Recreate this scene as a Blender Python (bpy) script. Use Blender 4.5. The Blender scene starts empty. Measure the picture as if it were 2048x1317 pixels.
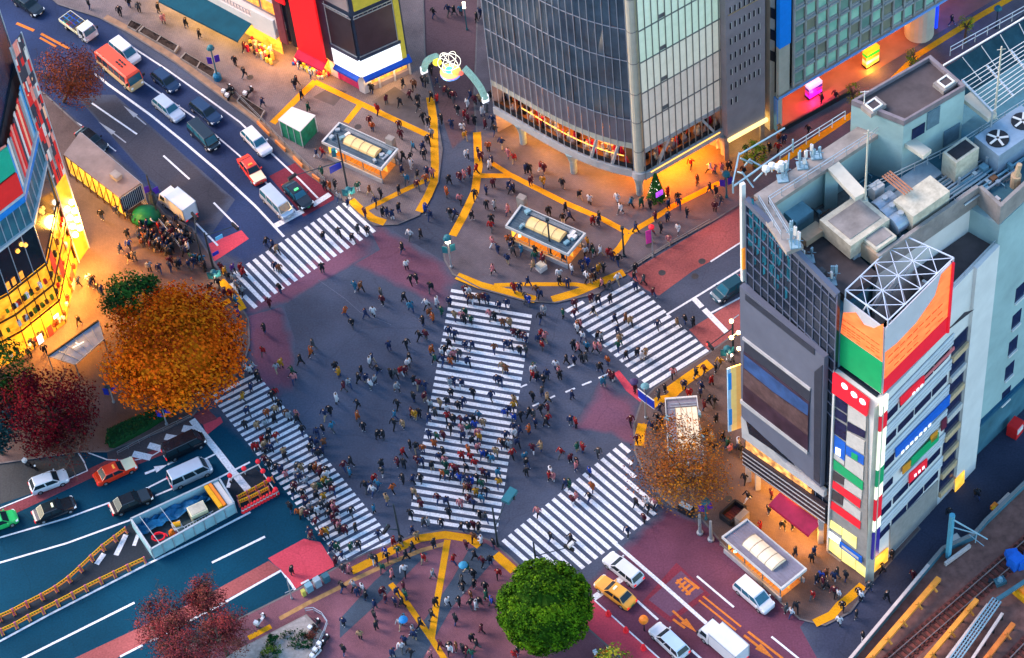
import bpy, bmesh, math, random
from mathutils import Vector as V, Matrix
EXPO, EM, LP = 2.65, .165, .24
sc = bpy.context.scene
COL = sc.collection
# ---------------------------------------------------------------- camera
CAMH, FPX, PITCH, ROLL = 230.0, 5300.0, math.radians(52), math.radians(7)
cp, sp, cr, sr = math.cos(PITCH), math.sin(PITCH), math.cos(ROLL), math.sin(ROLL)
_r, _d, _f = V((1, 0, 0)), V((0, -sp, -cp)), V((0, cp, -sp))
RX, RY, RZ = _r * cr + _d * sr, _d * cr - _r * sr, _f
CAMP = V((0, 0, CAMH))
def G(x, y, z=0.0):
    """the place at height z that the photograph shows at (x, y)"""
    d = RX * ((x - 1024) / FPX) + RY * ((y - 658.5) / FPX) + RZ
    return CAMP + d * ((CAMH - z) / -d.z)
def PX(p):
    d = V(p) - CAMP
    return (d.dot(RX) / d.dot(RZ) * FPX + 1024, d.dot(RY) / d.dot(RZ) * FPX + 658.5)
def HT(g, ty):
    lo, hi = 0.0, 120.0
    for _ in range(40):
        m = (lo + hi) / 2
        if PX((g.x, g.y, m))[1] > ty: lo = m
        else: hi = m
    return lo
def GP(pts, z=0.0): return [G(x, y, z) for x, y in pts]
cam = bpy.data.cameras.new('camera')
co = bpy.data.objects.new('camera', cam); COL.objects.link(co)
cam.sensor_width = 36; cam.lens = FPX / 2048 * 36; cam.clip_start = 1; cam.clip_end = 3000
co.matrix_world = Matrix(((RX.x, -RY.x, -RZ.x, 0), (RX.y, -RY.y, -RZ.y, 0), (RX.z, -RY.z, -RZ.z, CAMH), (0, 0, 0, 1)))
sc.camera = co
# ---------------------------------------------------------------- materials
def ramp(nt, fac, c0, c1, p0=.3, p1=.7):
    r = nt.nodes.new('ShaderNodeValToRGB'); nt.links.new(fac, r.inputs[0])
    r.color_ramp.elements[0].position = p0; r.color_ramp.elements[1].position = p1
    r.color_ramp.elements[0].color = (*c0, 1); r.color_ramp.elements[1].color = (*c1, 1)
    return r.outputs[0]
def M(name, col, rough=.75, metal=0.0, var=.18, scale=1.5, emit=0.0, spec=.22, bump=0.0, ecol=None, coat=0.0):
    m = bpy.data.materials.new(name); m.use_nodes = True
    nt = m.node_tree; b = nt.nodes['Principled BSDF']
    b.inputs['Roughness'].default_value = rough; b.inputs['Metallic'].default_value = metal
    b.inputs['Specular IOR Level'].default_value = spec
    b.inputs['Coat Weight'].default_value = coat
    if var:
        tc = nt.nodes.new('ShaderNodeTexCoord'); n = nt.nodes.new('ShaderNodeTexNoise')
        n.inputs['Scale'].default_value = scale; n.inputs['Detail'].default_value = 6; n.inputs['Roughness'].default_value = .65
        nt.links.new(tc.outputs['Object'], n.inputs['Vector'])
        c0 = [max(0, c * (1 - var)) for c in col]; c1 = [min(1, c * (1 + var)) for c in col]
        o = ramp(nt, n.outputs['Fac'], c0, c1)
        nt.links.new(o, b.inputs['Base Color'])
        if bump:
            bp = nt.nodes.new('ShaderNodeBump'); bp.inputs['Strength'].default_value = bump; bp.inputs['Distance'].default_value = .05
            nt.links.new(n.outputs['Fac'], bp.inputs['Height']); nt.links.new(bp.outputs[0], b.inputs['Normal'])
    else: b.inputs['Base Color'].default_value = (*col, 1)
    if emit:
        b.inputs['Emission Color'].default_value = (*(ecol or col), 1); b.inputs['Emission Strength'].default_value = emit * EM
    return m
def glow(name, c0, c1, emit, scale=2.0, p0=.35, p1=.65, kind='noise', stretch=(1, 1, 1)):
    """lit interior or lamp: warm light broken up by the things standing in it"""
    m = bpy.data.materials.new(name); m.use_nodes = True
    nt = m.node_tree; b = nt.nodes['Principled BSDF']
    tc = nt.nodes.new('ShaderNodeTexCoord'); mp = nt.nodes.new('ShaderNodeMapping'); mp.inputs['Scale'].default_value = stretch
    nt.links.new(tc.outputs['Object'], mp.inputs[0])
    if kind == 'noise':
        n = nt.nodes.new('ShaderNodeTexNoise'); n.inputs['Detail'].default_value = 5; f = n.outputs['Fac']
    else:
        n = nt.nodes.new('ShaderNodeTexVoronoi'); f = n.outputs['Distance']
    n.inputs['Scale'].default_value = scale; nt.links.new(mp.outputs[0], n.inputs['Vector'])
    o = ramp(nt, f, c0, c1, p0, p1)
    nt.links.new(o, b.inputs['Emission Color']); b.inputs['Emission Strength'].default_value = emit * EM
    b.inputs['Base Color'].default_value = (*[c * .5 for c in c1], 1); b.inputs['Roughness'].default_value = .4
    return m
# ---------------------------------------------------------------- mesh builder
ORG = {}
class MB:
    cnt = 0
    def __init__(s, mat=None): s.v = []; s.f = []; s.m = []; s.mats = []; s.cur = mat
    def mi(s, mat):
        mat = mat or s.cur
        if mat not in s.mats: s.mats.append(mat)
        return s.mats.index(mat)
    def face(s, pts, mat=None):
        n = len(s.v); s.v += [tuple(p) for p in pts]; s.f.append(tuple(range(n, n + len(pts)))); s.m.append(s.mi(mat)); return s
    def hexa(s, b, t, mat=None):
        """solid between bottom quad b and top quad t"""
        n = len(s.v); k = len(b); s.v += [tuple(p) for p in b] + [tuple(p) for p in t]; i = s.mi(mat)
        s.f.append(tuple(range(n + k - 1, n - 1, -1))); s.f.append(tuple(range(n + k, n + 2 * k))); s.m += [i, i]
        for j in range(k):
            s.f.append((n + j, n + (j + 1) % k, n + k + (j + 1) % k, n + k + j)); s.m.append(i)
        return s
    def prism(s, poly, z0, z1, mat=None):
        return s.hexa([V((p[0], p[1], z0)) for p in poly], [V((p[0], p[1], z1)) for p in poly], mat)
    def box(s, c, sx, sy, sz, ang=0.0, mat=None, top=1.0):
        ca, sa = math.cos(ang), math.sin(ang); c = V(c)
        def q(k, z): return [c + V((ca * x * k - sa * y * k, sa * x * k + ca * y * k, z)) for x, y in ((-sx / 2, -sy / 2), (sx / 2, -sy / 2), (sx / 2, sy / 2), (-sx / 2, sy / 2))]
        return s.hexa(q(1, 0), q(top, sz), mat)
    def bar(s, a, b, w, h=None, mat=None):
        a, b = V(a), V(b); d = b - a
        if d.length < 1e-6: return s
        h = h or w; d.normalize(); up = V((0, 0, 1)) if abs(d.z) < .9 else V((1, 0, 0))
        x = d.cross(up).normalized() * (w / 2); y = x.cross(d).normalized() * (h / 2)
        return s.hexa([a - x - y, a + x - y, a + x + y, a - x + y], [b - x - y, b + x - y, b + x + y, b - x + y], mat)
    def tube(s, a, b, r0, r1=None, n=8, mat=None, cap=True):
        a, b = V(a), V(b); r1 = r0 if r1 is None else r1; d = (b - a).normalized()
        up = V((0, 0, 1)) if abs(d.z) < .9 else V((1, 0, 0)); x = d.cross(up).normalized(); y = x.cross(d)
        k = len(s.v); i = s.mi(mat)
        for c, r in ((a, r0), (b, r1)):
            for j in range(n):
                t = 2 * math.pi * j / n; s.v.append(tuple(c + x * (r * math.cos(t)) + y * (r * math.sin(t))))
        for j in range(n):
            s.f.append((k + j, k + (j + 1) % n, k + n + (j + 1) % n, k + n + j)); s.m.append(i)
        if cap: s.f.append(tuple(range(k + n - 1, k - 1, -1))); s.f.append(tuple(range(k + n, k + 2 * n))); s.m += [i, i]
        return s
    def lathe(s, c, prof, n=12, mat=None, sq=1.0):
        c = V(c); k = len(s.v); i = s.mi(mat)
        for r, z in prof:
            for j in range(n):
                t = 2 * math.pi * j / n; s.v.append((c.x + r * math.cos(t), c.y + r * math.sin(t) * sq, c.z + z))
        for q in range(len(prof) - 1):
            for j in range(n):
                s.f.append((k + q * n + j, k + q * n + (j + 1) % n, k + (q + 1) * n + (j + 1) % n, k + (q + 1) * n + j)); s.m.append(i)
        m = k + (len(prof) - 1) * n
        s.f.append(tuple(range(k + n - 1, k - 1, -1))); s.f.append(tuple(range(m, m + n))); s.m += [i, i]
        return s
    def strip(s, pts, w, z, mat=None):
        """flat painted line of width w along world points"""
        MB.cnt = (MB.cnt + 1) % 30; z += MB.cnt * .00025
        q = [V((p[0], p[1], 0)) for p in pts]; L = []; R = []
        for i, p in enumerate(q):
            d = (q[min(i + 1, len(q) - 1)] - q[max(i - 1, 0)]); d.normalize(); nrm = V((-d.y, d.x, 0)) * (w / 2)
            L.append(p + nrm); R.append(p - nrm)
        for i in range(len(q) - 1):
            s.face([(R[i].x, R[i].y, z), (R[i + 1].x, R[i + 1].y, z), (L[i + 1].x, L[i + 1].y, z), (L[i].x, L[i].y, z)], mat)
        return s
    def split(s, name, parent):
        """one part for each separate solid in the builder"""
        p = list(range(len(s.v)))
        def root(i):
            while p[i] != i: p[i] = p[p[i]]; i = p[i]
            return i
        for f in s.f:
            for i in f[1:]: p[root(i)] = root(f[0])
        g = {}
        for f, m in zip(s.f, s.m): g.setdefault(root(f[0]), []).append((f, m))
        for fs in g.values():
            b = MB(s.mats[0])
            for f, m in fs: b.face([s.v[i] for i in f], s.mats[m])
            b.build(name, parent, fix=True)
    def build(s, name, parent=None, org=None, smooth=False, fix=False):
        if parent is not None: o3 = ORG.get(parent.name, V((0, 0, 0)))
        else: o3 = V(org) if org is not None else V((0, 0, 0))
        me = bpy.data.meshes.new(name)
        me.from_pydata([(x - o3.x, y - o3.y, z - o3.z) for x, y, z in s.v], [], s.f)
        for m in s.mats: me.materials.append(m)
        me.polygons.foreach_set('material_index', s.m)
        if smooth: me.polygons.foreach_set('use_smooth', [True] * len(me.polygons))
        if fix:
            bm = bmesh.new(); bm.from_mesh(me); bmesh.ops.remove_doubles(bm, verts=bm.verts, dist=1e-4)
            bmesh.ops.recalc_face_normals(bm, faces=bm.faces); bm.to_mesh(me); bm.free()
        ob = bpy.data.objects.new(name, me); COL.objects.link(ob)
        if parent is not None: ob.parent = parent
        else: ob.location = o3
        ORG[ob.name] = o3
        return ob
def tag(o, label, cat=None, group=None, kind=None):
    if label: o['label'] = label
    if cat: o['category'] = cat
    if group: o['group'] = group
    if kind: o['kind'] = kind
    return o
def thing(name, label, cat, loc, rotz=0.0, group=None):
    o = bpy.data.objects.new(name, None); COL.objects.link(o); o.location = V(loc); o.rotation_euler = (0, 0, rotz)
    ORG[o.name] = V(loc); o.empty_display_size = .3
    return tag(o, label, cat, group)
def dup(o, parent=None):
    c = o.copy(); COL.objects.link(c)
    if parent is not None: c.parent = parent
    for ch in KIDS.get(o.name, list(o.children)): dup(ch, c)
    return c
KIDS = {}
def struct(mb, name, label):
    o = mb.build(name); o['kind'] = 'structure'; o['label'] = label; return o
def pip(x, y, poly):
    c = False; j = len(poly) - 1
    for i in range(len(poly)):
        xi, yi = poly[i]; xj, yj = poly[j]
        if (yi > y) != (yj > y) and x < (xj - xi) * (y - yi) / (yj - yi) + xi: c = not c
        j = i
    return c
def lerp(a, b, t): return a + (b - a) * t
def xy(p): return V((p[0], p[1], 0))
def at(p, z): return V((p[0], p[1], z))
# ---------------------------------------------------------------- ground materials
def asphalt(name, col, patch=.25, wear_tint=None, grain=.16):
    m = bpy.data.materials.new(name); m.use_nodes = True; nt = m.node_tree; b = nt.nodes['Principled BSDF']
    tc = nt.nodes.new('ShaderNodeTexCoord')
    def noise(s, d=4):
        n = nt.nodes.new('ShaderNodeTexNoise'); n.inputs['Scale'].default_value = s; n.inputs['Detail'].default_value = d
        nt.links.new(tc.outputs['Object'], n.inputs['Vector']); return n.outputs['Fac']
    c0 = [c * (1 - patch) for c in col]; c1 = [c * (1 + patch) for c in col]
    big = ramp(nt, noise(.09, 5), c0, c1, .36, .64)
    g = ramp(nt, noise(5.0, 8), (1 - grain,) * 3, (1 + grain,) * 3, .3, .7)
    mx = nt.nodes.new('ShaderNodeMix'); mx.data_type = 'RGBA'; mx.blend_type = 'MULTIPLY'; mx.inputs[0].default_value = 1
    nt.links.new(big, mx.inputs[6]); nt.links.new(g, mx.inputs[7]); out = mx.outputs[2]
    vor = nt.nodes.new('ShaderNodeTexVoronoi'); vor.feature = 'DISTANCE_TO_EDGE'; vor.inputs['Scale'].default_value = .11
    wn = nt.nodes.new('ShaderNodeTexNoise'); wn.inputs['Scale'].default_value = .35; wn.inputs['Detail'].default_value = 6
    nt.links.new(tc.outputs['Object'], wn.inputs['Vector'])
    va = nt.nodes.new('ShaderNodeMix'); va.data_type = 'RGBA'; va.blend_type = 'ADD'; va.inputs[0].default_value = 3.0
    nt.links.new(tc.outputs['Object'], va.inputs[6]); nt.links.new(wn.outputs['Color'], va.inputs[7]); nt.links.new(va.outputs[2], vor.inputs['Vector'])
    crack = ramp(nt, vor.outputs['Distance'], (.84,) * 3, (1,) * 3, .0, .008)
    m3 = nt.nodes.new('ShaderNodeMix'); m3.data_type = 'RGBA'; m3.blend_type = 'MULTIPLY'; m3.inputs[0].default_value = 1
    nt.links.new(out, m3.inputs[6]); nt.links.new(crack, m3.inputs[7]); out = m3.outputs[2]
    if wear_tint:
        at_ = nt.nodes.new('ShaderNodeAttribute'); at_.attribute_name = 'wear_tint'
        ad = nt.nodes.new('ShaderNodeMath'); ad.operation = 'MULTIPLY_ADD'; nt.links.new(noise(.5, 8), ad.inputs[0]); ad.inputs[1].default_value = .9
        nt.links.new(at_.outputs['Fac'], ad.inputs[2])
        f = ramp(nt, ad.outputs[0], (0, 0, 0), (1, 1, 1), wear_tint[1], wear_tint[2])
        m2 = nt.nodes.new('ShaderNodeMix'); m2.data_type = 'RGBA'; nt.links.new(f, m2.inputs[0])
        base = ramp(nt, noise(5, 8), [c * .86 for c in wear_tint[0]], [c * 1.14 for c in wear_tint[0]], .3, .7)
        nt.links.new(base, m2.inputs[6]); nt.links.new(out, m2.inputs[7]); out = m2.outputs[2]
    nt.links.new(out, b.inputs['Base Color']); b.inputs['Roughness'].default_value = .9; b.inputs['Specular IOR Level'].default_value = .12
    bp = nt.nodes.new('ShaderNodeBump'); bp.inputs['Strength'].default_value = .25; bp.inputs['Distance'].default_value = .03
    nt.links.new(noise(9, 6), bp.inputs['Height']); nt.links.new(bp.outputs[0], b.inputs['Normal'])
    return m
def paving(name, c0, c1, mortar, size=.6, ang=.6, big=.2):
    m = bpy.data.materials.new(name); m.use_nodes = True; nt = m.node_tree; b = nt.nodes['Principled BSDF']
    tc = nt.nodes.new('ShaderNodeTexCoord'); mp = nt.nodes.new('ShaderNodeMapping'); mp.inputs['Rotation'].default_value = (0, 0, ang)
    nt.links.new(tc.outputs['Object'], mp.inputs[0])
    br = nt.nodes.new('ShaderNodeTexBrick'); br.inputs['Scale'].default_value = 1 / size; br.inputs['Mortar Size'].default_value = .02
    br.inputs['Color1'].default_value = (*c0, 1); br.inputs['Color2'].default_value = (*c1, 1); br.inputs['Mortar'].default_value = (*mortar, 1)
    nt.links.new(mp.outputs[0], br.inputs['Vector'])
    n = nt.nodes.new('ShaderNodeTexNoise'); n.inputs['Scale'].default_value = .25; n.inputs['Detail'].default_value = 8; nt.links.new(tc.outputs['Object'], n.inputs['Vector'])
    r = ramp(nt, n.outputs['Fac'], (1 - big * 1.6,) * 3, (1 + big,) * 3, .3, .7)
    mx = nt.nodes.new('ShaderNodeMix'); mx.data_type = 'RGBA'; mx.blend_type = 'MULTIPLY'; mx.inputs[0].default_value = 1
    nt.links.new(br.outputs['Color'], mx.inputs[6]); nt.links.new(r, mx.inputs[7]); nt.links.new(mx.outputs[2], b.inputs['Base Color'])
    b.inputs['Roughness'].default_value = .85; b.inputs['Specular IOR Level'].default_value = .14
    return m
A0 = (.061, .072, .105)
mAsph = asphalt('crossing_asphalt', A0)
mAsphW = asphalt('west_road_asphalt', (.001, .041, .074), .2, (A0, .35, .95))  # teal colour cast painted into the asphalt of this road
mAsphN = asphalt('north_road_asphalt', (.024, .041, .098), .25, (A0, .35, .95))
mAsphP = asphalt('purple_cast_asphalt', (.118, .040, .066), .3, (A0, .45, 1.05))  # purple colour grading painted into plain asphalt, no coating
mAsphPk = asphalt('faded_pink_coating', (.150, .064, .096), .3, (A0, .45, 1.2))
mAsphBr = asphalt('brown_resurfacing', (.050, .049, .062), .25, (A0, .5, 1.1))
mRed = asphalt('red_lane_coating', (.55, .060, .085), .16, (A0, .3, .55), .15)
mRedD = asphalt('old_red_lane_coating', (.21, .048, .058), .3, (A0, .4, .75), .25)
mRedP = asphalt('dusty_red_lane_coating', (.30, .080, .075), .25, (A0, .4, .7), .22)
mRedB = asphalt('maroon_lane_coating', (.18, .028, .045), .2, (A0, .25, .45), .2)
mWhite = asphalt('road_paint_white', (.66, .66, .68), .1, (A0, .22, .62), .22)
mOrange = asphalt('road_paint_orange', (.58, .17, .03), .15, (A0, .25, .75), .2)
mKerb = M('kerb_stone', (.13, .115, .115), .8, var=.25, scale=1.2)
mYel = paving('tactile_yellow', (.82, .36, .006), (.72, .30, .006), (.34, .15, .012), .45, .6, .16)
mPaveN = paving('pavement_grey_brown', (.205, .160, .158), (.172, .138, .142), (.07, .06, .06))
mPaveQ = paving('pavement_grey', (.135, .108, .120), (.112, .092, .106), (.055, .05, .055), .5, .3)
mPaveP = paving('pavement_mauve', (.230, .092, .112), (.195, .078, .098), (.06, .035, .045), .4, 1.0)
mPaveB = paving('pavement_blue_grey', (.062, .088, .122), (.052, .074, .105), (.03, .035, .045), .4, 1.0)
mPaveE = paving('pavement_station_brown', (.140, .092, .082), (.118, .078, .072), (.06, .045, .04), .5, .8)
mGround = M('outer_ground', (.05, .055, .065), .9, scale=.1)
# ---------------------------------------------------------------- ground sheets
SOFT = [0]
def soft(poly, z, mat, name, label, k=.72, px=True):
    """sheet whose rim carries wear 0 and whose middle carries wear 1"""
    SOFT[0] = (SOFT[0] + 1) % 12; z += SOFT[0] * .0003
    w = [at(p, z) for p in (GP(poly) if px else poly)]
    c = sum(w, V((0, 0, 0))) / len(w); inn = [c + (p - c) * k for p in w]; n = len(w)
    me = bpy.data.meshes.new(name)
    me.from_pydata([tuple(p) for p in w + inn], [], [(i, (i + 1) % n, n + (i + 1) % n, n + i) for i in range(n)] + [tuple(range(n, 2 * n))])
    a = me.attributes.new('wear_tint', 'FLOAT', 'POINT'); a.data.foreach_set('value', [0.0] * n + [1.0] * n)
    me.materials.append(mat); o = bpy.data.objects.new(name, me); COL.objects.link(o)
    o['kind'] = 'structure'; o['label'] = label; return o
def wear1(o, v=1.0):
    a = o.data.attributes.new('wear_tint', 'FLOAT', 'POINT'); a.data.foreach_set('value', [v] * len(o.data.vertices)); return o
b = MB(mGround); b.face([(-400, -200, -.02), (400, -200, -.02), (400, 700, -.02), (-400, 700, -.02)])
struct(b, 'ground', 'dark city ground spreading out under the whole crossing')
b = MB(mAsph); b.face([(-160, 60, 0), (160, 60, 0), (160, 340, 0), (-160, 340, 0)])
struct(b, 'road', 'blue grey asphalt of the scramble crossing between the five crosswalks')
soft([(-60, 880), (390, 820), (440, 830), (600, 960), (690, 1140), (600, 1210), (300, 1370), (-100, 1500)], .002, mAsphW, 'road', 'teal tinted asphalt of the wide road running out under the work barriers', .84)
soft([(-60, 60), (-60, -80), (120, -60), (260, 80), (640, 370), (690, 410), (500, 540), (430, 500), (280, 360)], .002, mAsphN, 'road', 'blue asphalt of the queueing road beside the long planters', .84)
soft([(150, 190), (230, 190), (470, 400), (415, 480), (300, 360)], .003, mAsphBr, 'road', 'brownish resurfaced lane beside the long flat roofed shelter', .75)
soft([(1165, 1170), (1330, 1010), (1420, 1050), (1460, 1100), (1640, 1262), (1700, 1300), (1690, 1420), (1420, 1420), (1180, 1220)], .002, mAsphP, 'road', 'purple tinted road running down past the glass subway entrance', .84)
soft([(1600, 1255), (1720, 1110), (2100, 740), (2140, 1000), (1900, 1200), (1680, 1400)], .0055, asphalt('alley_asphalt', (.030, .036, .062), .25, (A0, .3, .8)), 'road', 'dark blue grey alley between the sign fronted building and the railway', .72)
soft([(750, 440), (900, 530), (920, 560), (890, 620), (760, 560), (640, 500)], .003, mAsphPk, 'road', 'faded pink coating in front of the pedestrian street mouth', .45)
soft([(480, 600), (560, 590), (590, 680), (590, 790), (530, 800), (500, 740)], .003, mAsphPk, 'road', 'faded pink coating along the rounded ginkgo corner', .4)
soft([(1200, 760), (1280, 800), (1275, 900), (1220, 870), (1140, 860)], .003, mAsphPk, 'road', 'faded pink coating beside the small island pavement', .4)
soft([(650, 500), (740, 460), (760, 500), (560, 615), (470, 640), (500, 610)], .003, mAsphPk, 'road', 'faded pink edge below the upper left crosswalk', .5)
soft([(835, -60), (965, -60), (962, 100), (956, 200), (950, 262), (905, 300), (872, 200), (852, 120)], .004, asphalt('street_brown_paving', (.105, .062, .070), .2, (A0, .3, .7)), 'road', 'brown paved pedestrian street running up under the festive arch', .85)
for q_, m_, l_ in (([(262, 1046), (304, 1116), (200, 1170), (0, 1266), (-40, 1280), (-40, 1256), (0, 1238), (150, 1155)], (.022, .030, .040), 'dark grey asphalt between the two lines of yellow barriers'), ([(470, 1002), (446, 962), (510, 935), (556, 988), (492, 1022)], (.026, .032, .042), 'dark grey asphalt inside the coned corner'), ([(-40, 935), (160, 907), (176, 938), (62, 988), (-40, 1022)], (.055, .056, .056), 'grey bus bay left of the dull red lane strip'), ([(214, 906), (330, 863), (384, 836), (404, 846), (330, 893), (258, 918), (216, 919)], (.075, .058, .060), 'brownish hatched verge below the hedge')): soft(q_, .006, asphalt('patched_asphalt', m_, .2, (A0, .2, .6)), 'road', l_, .93)
soft([(590, 326), (628, 352), (668, 390), (668, 400), (607, 434), (572, 392), (538, 353)], .009, mRedB, 'road_marking', 'maroon coated stop zone under the black taxi', .93)
soft([(417, 488), (483, 461), (498, 478), (428, 524)], .009, mRed, 'road_marking', 'bright red coated patch beside the crowded kerb', .9)
soft([(608, 1078), (641, 1085), (671, 1132), (618, 1161), (591, 1179), (562, 1143), (536, 1117)], .009, mRed, 'road_marking', 'large bright red coated patch beside the tiled plaza', .94)
soft([(538, 1122), (564, 1141), (380, 1238), (200, 1335), (110, 1335), (380, 1208)], .009, mRedP, 'road_marking', 'dusty red coated lane edge leading to the bright red patch', .95)
soft([(1254, 548), (1430, 443), (1520, 380), (1530, 460), (1425, 521), (1385, 543), (1318, 592), (1292, 582)], .009, mRedP, 'road_marking', 'worn red bus lane between plaza kerb and dark glass building', .93)
soft([(1492, 588), (1378, 660), (1416, 702), (1500, 655)], .009, mRedP, 'road_marking', 'worn red coating beside the rightmost crosswalk', .93)
soft([(1228, 747), (1238, 741), (1262, 770), (1296, 800), (1282, 806), (1252, 782)], .009, mRed, 'road_marking', 'bright red curved kerb strip under blue direction signs', .9)
soft([(1187, 1200), (1193, 1206), (1330, 1330), (1240, 1330), (1170, 1250), (1150, 1215)], .009, mRed, 'road_marking', 'bright red lane strip beside the round clipped tree', .94)
soft([(-40, 1038), (62, 992), (144, 955), (214, 921), (280, 914), (332, 888), (338, 905), (260, 936), (182, 957), (90, 1000), (-40, 1060)], .009, mRedD, 'road_marking', 'dull red lane strip under the white and orange cars', .97)
soft([(405, 848), (441, 834), (446, 845), (414, 870)], .009, mRed, 'road_marking', 'small red patch at the end of the lower left crosswalk', .85)
soft([(384, 832), (412, 815), (436, 838), (405, 850)], .009, mRedD, 'road_marking', 'small dull red patch beside the ginkgo', .8)
# ---------------------------------------------------------------- painted lines
def lines(segs, name, label, mat=None, z=.018):
    b = MB(mat or mWhite)
    for q in segs:
        if q[0] == 'A':
            p, e = G(*q[1]), G(*q[2]); u = (e - p).normalized(); n = V((-u.y, u.x, 0)); m_ = p.lerp(e, .45); b.strip([p, m_], q[3], z); b.face([at(m_ - n * q[4] / 2, z), at(m_ + n * q[4] / 2, z), at(e, z)])
        else: b.strip(GP(q[0]), q[1], z)
    return wear1(struct(b, name, label), .75)
lines([([(257, 90), (334, 140), (414, 197), (480, 245), (543, 307), (580, 342), (600, 360), (636, 397)], .22)], 'road_marking', 'white kerb side lane line beside the long planters')
lines([([(262, 145), (287, 164), (391, 237), (478, 311), (534, 368), (592, 424)], .2)], 'road_marking', 'white lane line under the orange topped taxi')
lines([([(190, 148), (217, 170), (301, 230.5), (367, 284), (434, 341), (512, 414), (568, 474)], .3)], 'road_marking', 'broad white centre line left of the silver van')
lines([([(184, 207), (274, 269)], .22), ([(327, 312), (379, 359)], .22), ([(427.5, 406), (476, 455)], .22), ([(120, 227), (164, 252)], .16), ([(215, 290), (232, 303)], .16), ([(392, 447), (436, 492)], .22)], 'road_marking', 'dashed white lane lines on the brownish lanes')
lines([('A', (252, 286), (197, 244), .16, .6), ('A', (292, 250), (247, 212), .16, .6)], 'road_marking', 'faded white straight ahead arrows on the brownish lanes', asphalt('faded_white_paint', (.34, .35, .38), .1, (A0, .3, .9)))
lines([([(33, 47), (68, 62)], .4), ([(82, 68), (138, 98)], .35), ([(80, 76), (112, 94)], .3)], 'road_marking', 'faint orange diagonal strokes on the top left road', mOrange)
lines([([(551, 452), (606, 422)], .75), ([(625, 411), (660, 389)], .7)], 'road_marking', 'white stop line ahead of the silver van')
lines([([(384, 840), (404, 866), (436, 905), (470, 949)], .75), ([(470, 949), (496, 980)], .8)], 'road_marking', 'white stop line before the lower left crosswalk')
lines([([(-20, 1026), (0, 1017), (62, 992), (144, 955.5), (175, 942), (168, 924), (157, 907)], .14), ([(174, 905), (190, 911), (214, 920), (258, 922), (272, 920.5), (301, 914), (327, 899)], .14)], 'road_marking', 'thin white bay outline beside the white hatchback')
lines([([(220, 1005.6), (133.6, 1037), (0, 1075.7), (-30, 1084)], .2), ([(297, 975.5), (347, 950.5)], .2), ([(310.6, 992), (354, 974)], .2), ([(404, 922), (433, 907.5)], .2), ([(430, 960), (470, 940), (500, 925)], .22)], 'road_marking', 'white lane lines between the black cars')
lines([([(260, 1041), (133.6, 1087), (0, 1126), (-30, 1134)], .22)], 'road_marking', 'white lane line running to the work pit corner')
lines([([(-20, 1293), (0, 1283), (100, 1229), (200, 1177.6), (300.6, 1126), (401, 1077), (501, 1025)], .24)], 'road_marking', 'long white line below the work barriers')
lines([([(30, 1326), (47, 1317), (269, 1206)], .26), ([(424, 1126), (530, 1074)], .26)], 'road_marking', 'long white lane dashes on the teal road')
lines([([(300, 1284), (441, 1210), (561.5, 1142), (578, 1162), (592, 1183)], .26), ([(240, 1314), (285, 1291)], .24), ([(602, 1168), (618, 1160)], .22)], 'road_marking', 'white line edging the dusty red lane')
lines([([(365, 857), (397, 862)], .9), ([(330, 874), (354, 878)], .8), ([(297, 891), (326, 899)], .8), ([(266, 908), (302, 916)], .8)], 'road_marking', 'white slanting hatch bars beside the black van')
lines([([(252, 1070), (232, 1111)], .55), ([(208, 1108), (193, 1129)], .55), ([(276, 1070), (268, 1092)], .4), ([(462, 953), (456, 976)], .4)], 'road_marking', 'worn white hatch bars inside the yellow barriers')
lines([('A', (290, 948), (335, 930), .3, .9), ([(335, 930), (352, 922)], .2)], 'road_marking', 'worn white turn arrow beside the silver van at the stop line')
lines([([(1333, 630), (1404, 587), (1478, 541), (1520, 516)], .24), ([(1421, 524), (1476, 489), (1510, 470)], .2), ([(1421, 627), (1475, 599), (1500, 585)], .22)], 'road_marking', 'white lane lines right of the plaza beside the red bus lane')
lines([([(1387, 597), (1404, 615)], .62), ([(1408, 619), (1454, 666)], .62)], 'road_marking', 'white stop line in front of the teal car')
lines([([(1131, 785), (1150, 777)], .22), ([(1164, 771), (1183, 763.5)], .22), ([(1197, 757), (1216, 748)], .22), ([(1135.6, 736), (1148, 730)], .22), ([(1094, 800), (1110, 792)], .22), ([(1065, 813), (1078, 807)], .22), ([(1041, 775), (1054, 769.5)], .2)], 'road_marking', 'short white guide dashes curving across the crossing')
lines([([(636, 560), (690, 598), (720, 625), (782, 650)], .07)], 'road_marking', 'faint worn guide line on the empty middle of the crossing', asphalt('ghost_line', (.11, .125, .165), .1, (A0, .5, 1.1)))
lines([([(1226, 1084), (1328, 1172), (1418, 1252), (1500, 1325)], .4)], 'road_marking', 'long pale line between the white wagon and the purple lane')
lines([([(1394, 1153), (1467.6, 1215)], .22), ([(1543, 1274), (1606, 1325)], .22), ([(1273, 1201), (1316, 1240)], .24), ([(1383, 1301), (1412, 1327)], .24)], 'road_marking', 'thin pale lane lines on the purple road')
lines([([(1187, 1197), (1252, 1152)], .7)], 'road_marking', 'white stop line under the yellow taxi')
lines([([(1189, 1201), (1316, 1315), (1335, 1332)], .16)], 'road_marking', 'thin white line edging the bright red lane strip')
lines([([(1398, 1201), (1472, 1261)], .2), ([(1406, 1193), (1482, 1254)], .2), ('A', (1345, 1222), (1394, 1266), .25, .8), ([(1346, 1239), (1370, 1257)], .26), ('A', (1488, 1271), (1550, 1320), .28, .85), ([(1496, 1264), (1566, 1318)], .26)], 'road_marking', 'orange arrows and crossed strokes on the purple road', mOrange)
soft([(1353, 1126), (1421, 1190), (1341, 1246), (1284, 1205)], .009, mRedB, 'road_marking', 'dark maroon bus stop square on the purple road', .96)
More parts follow.
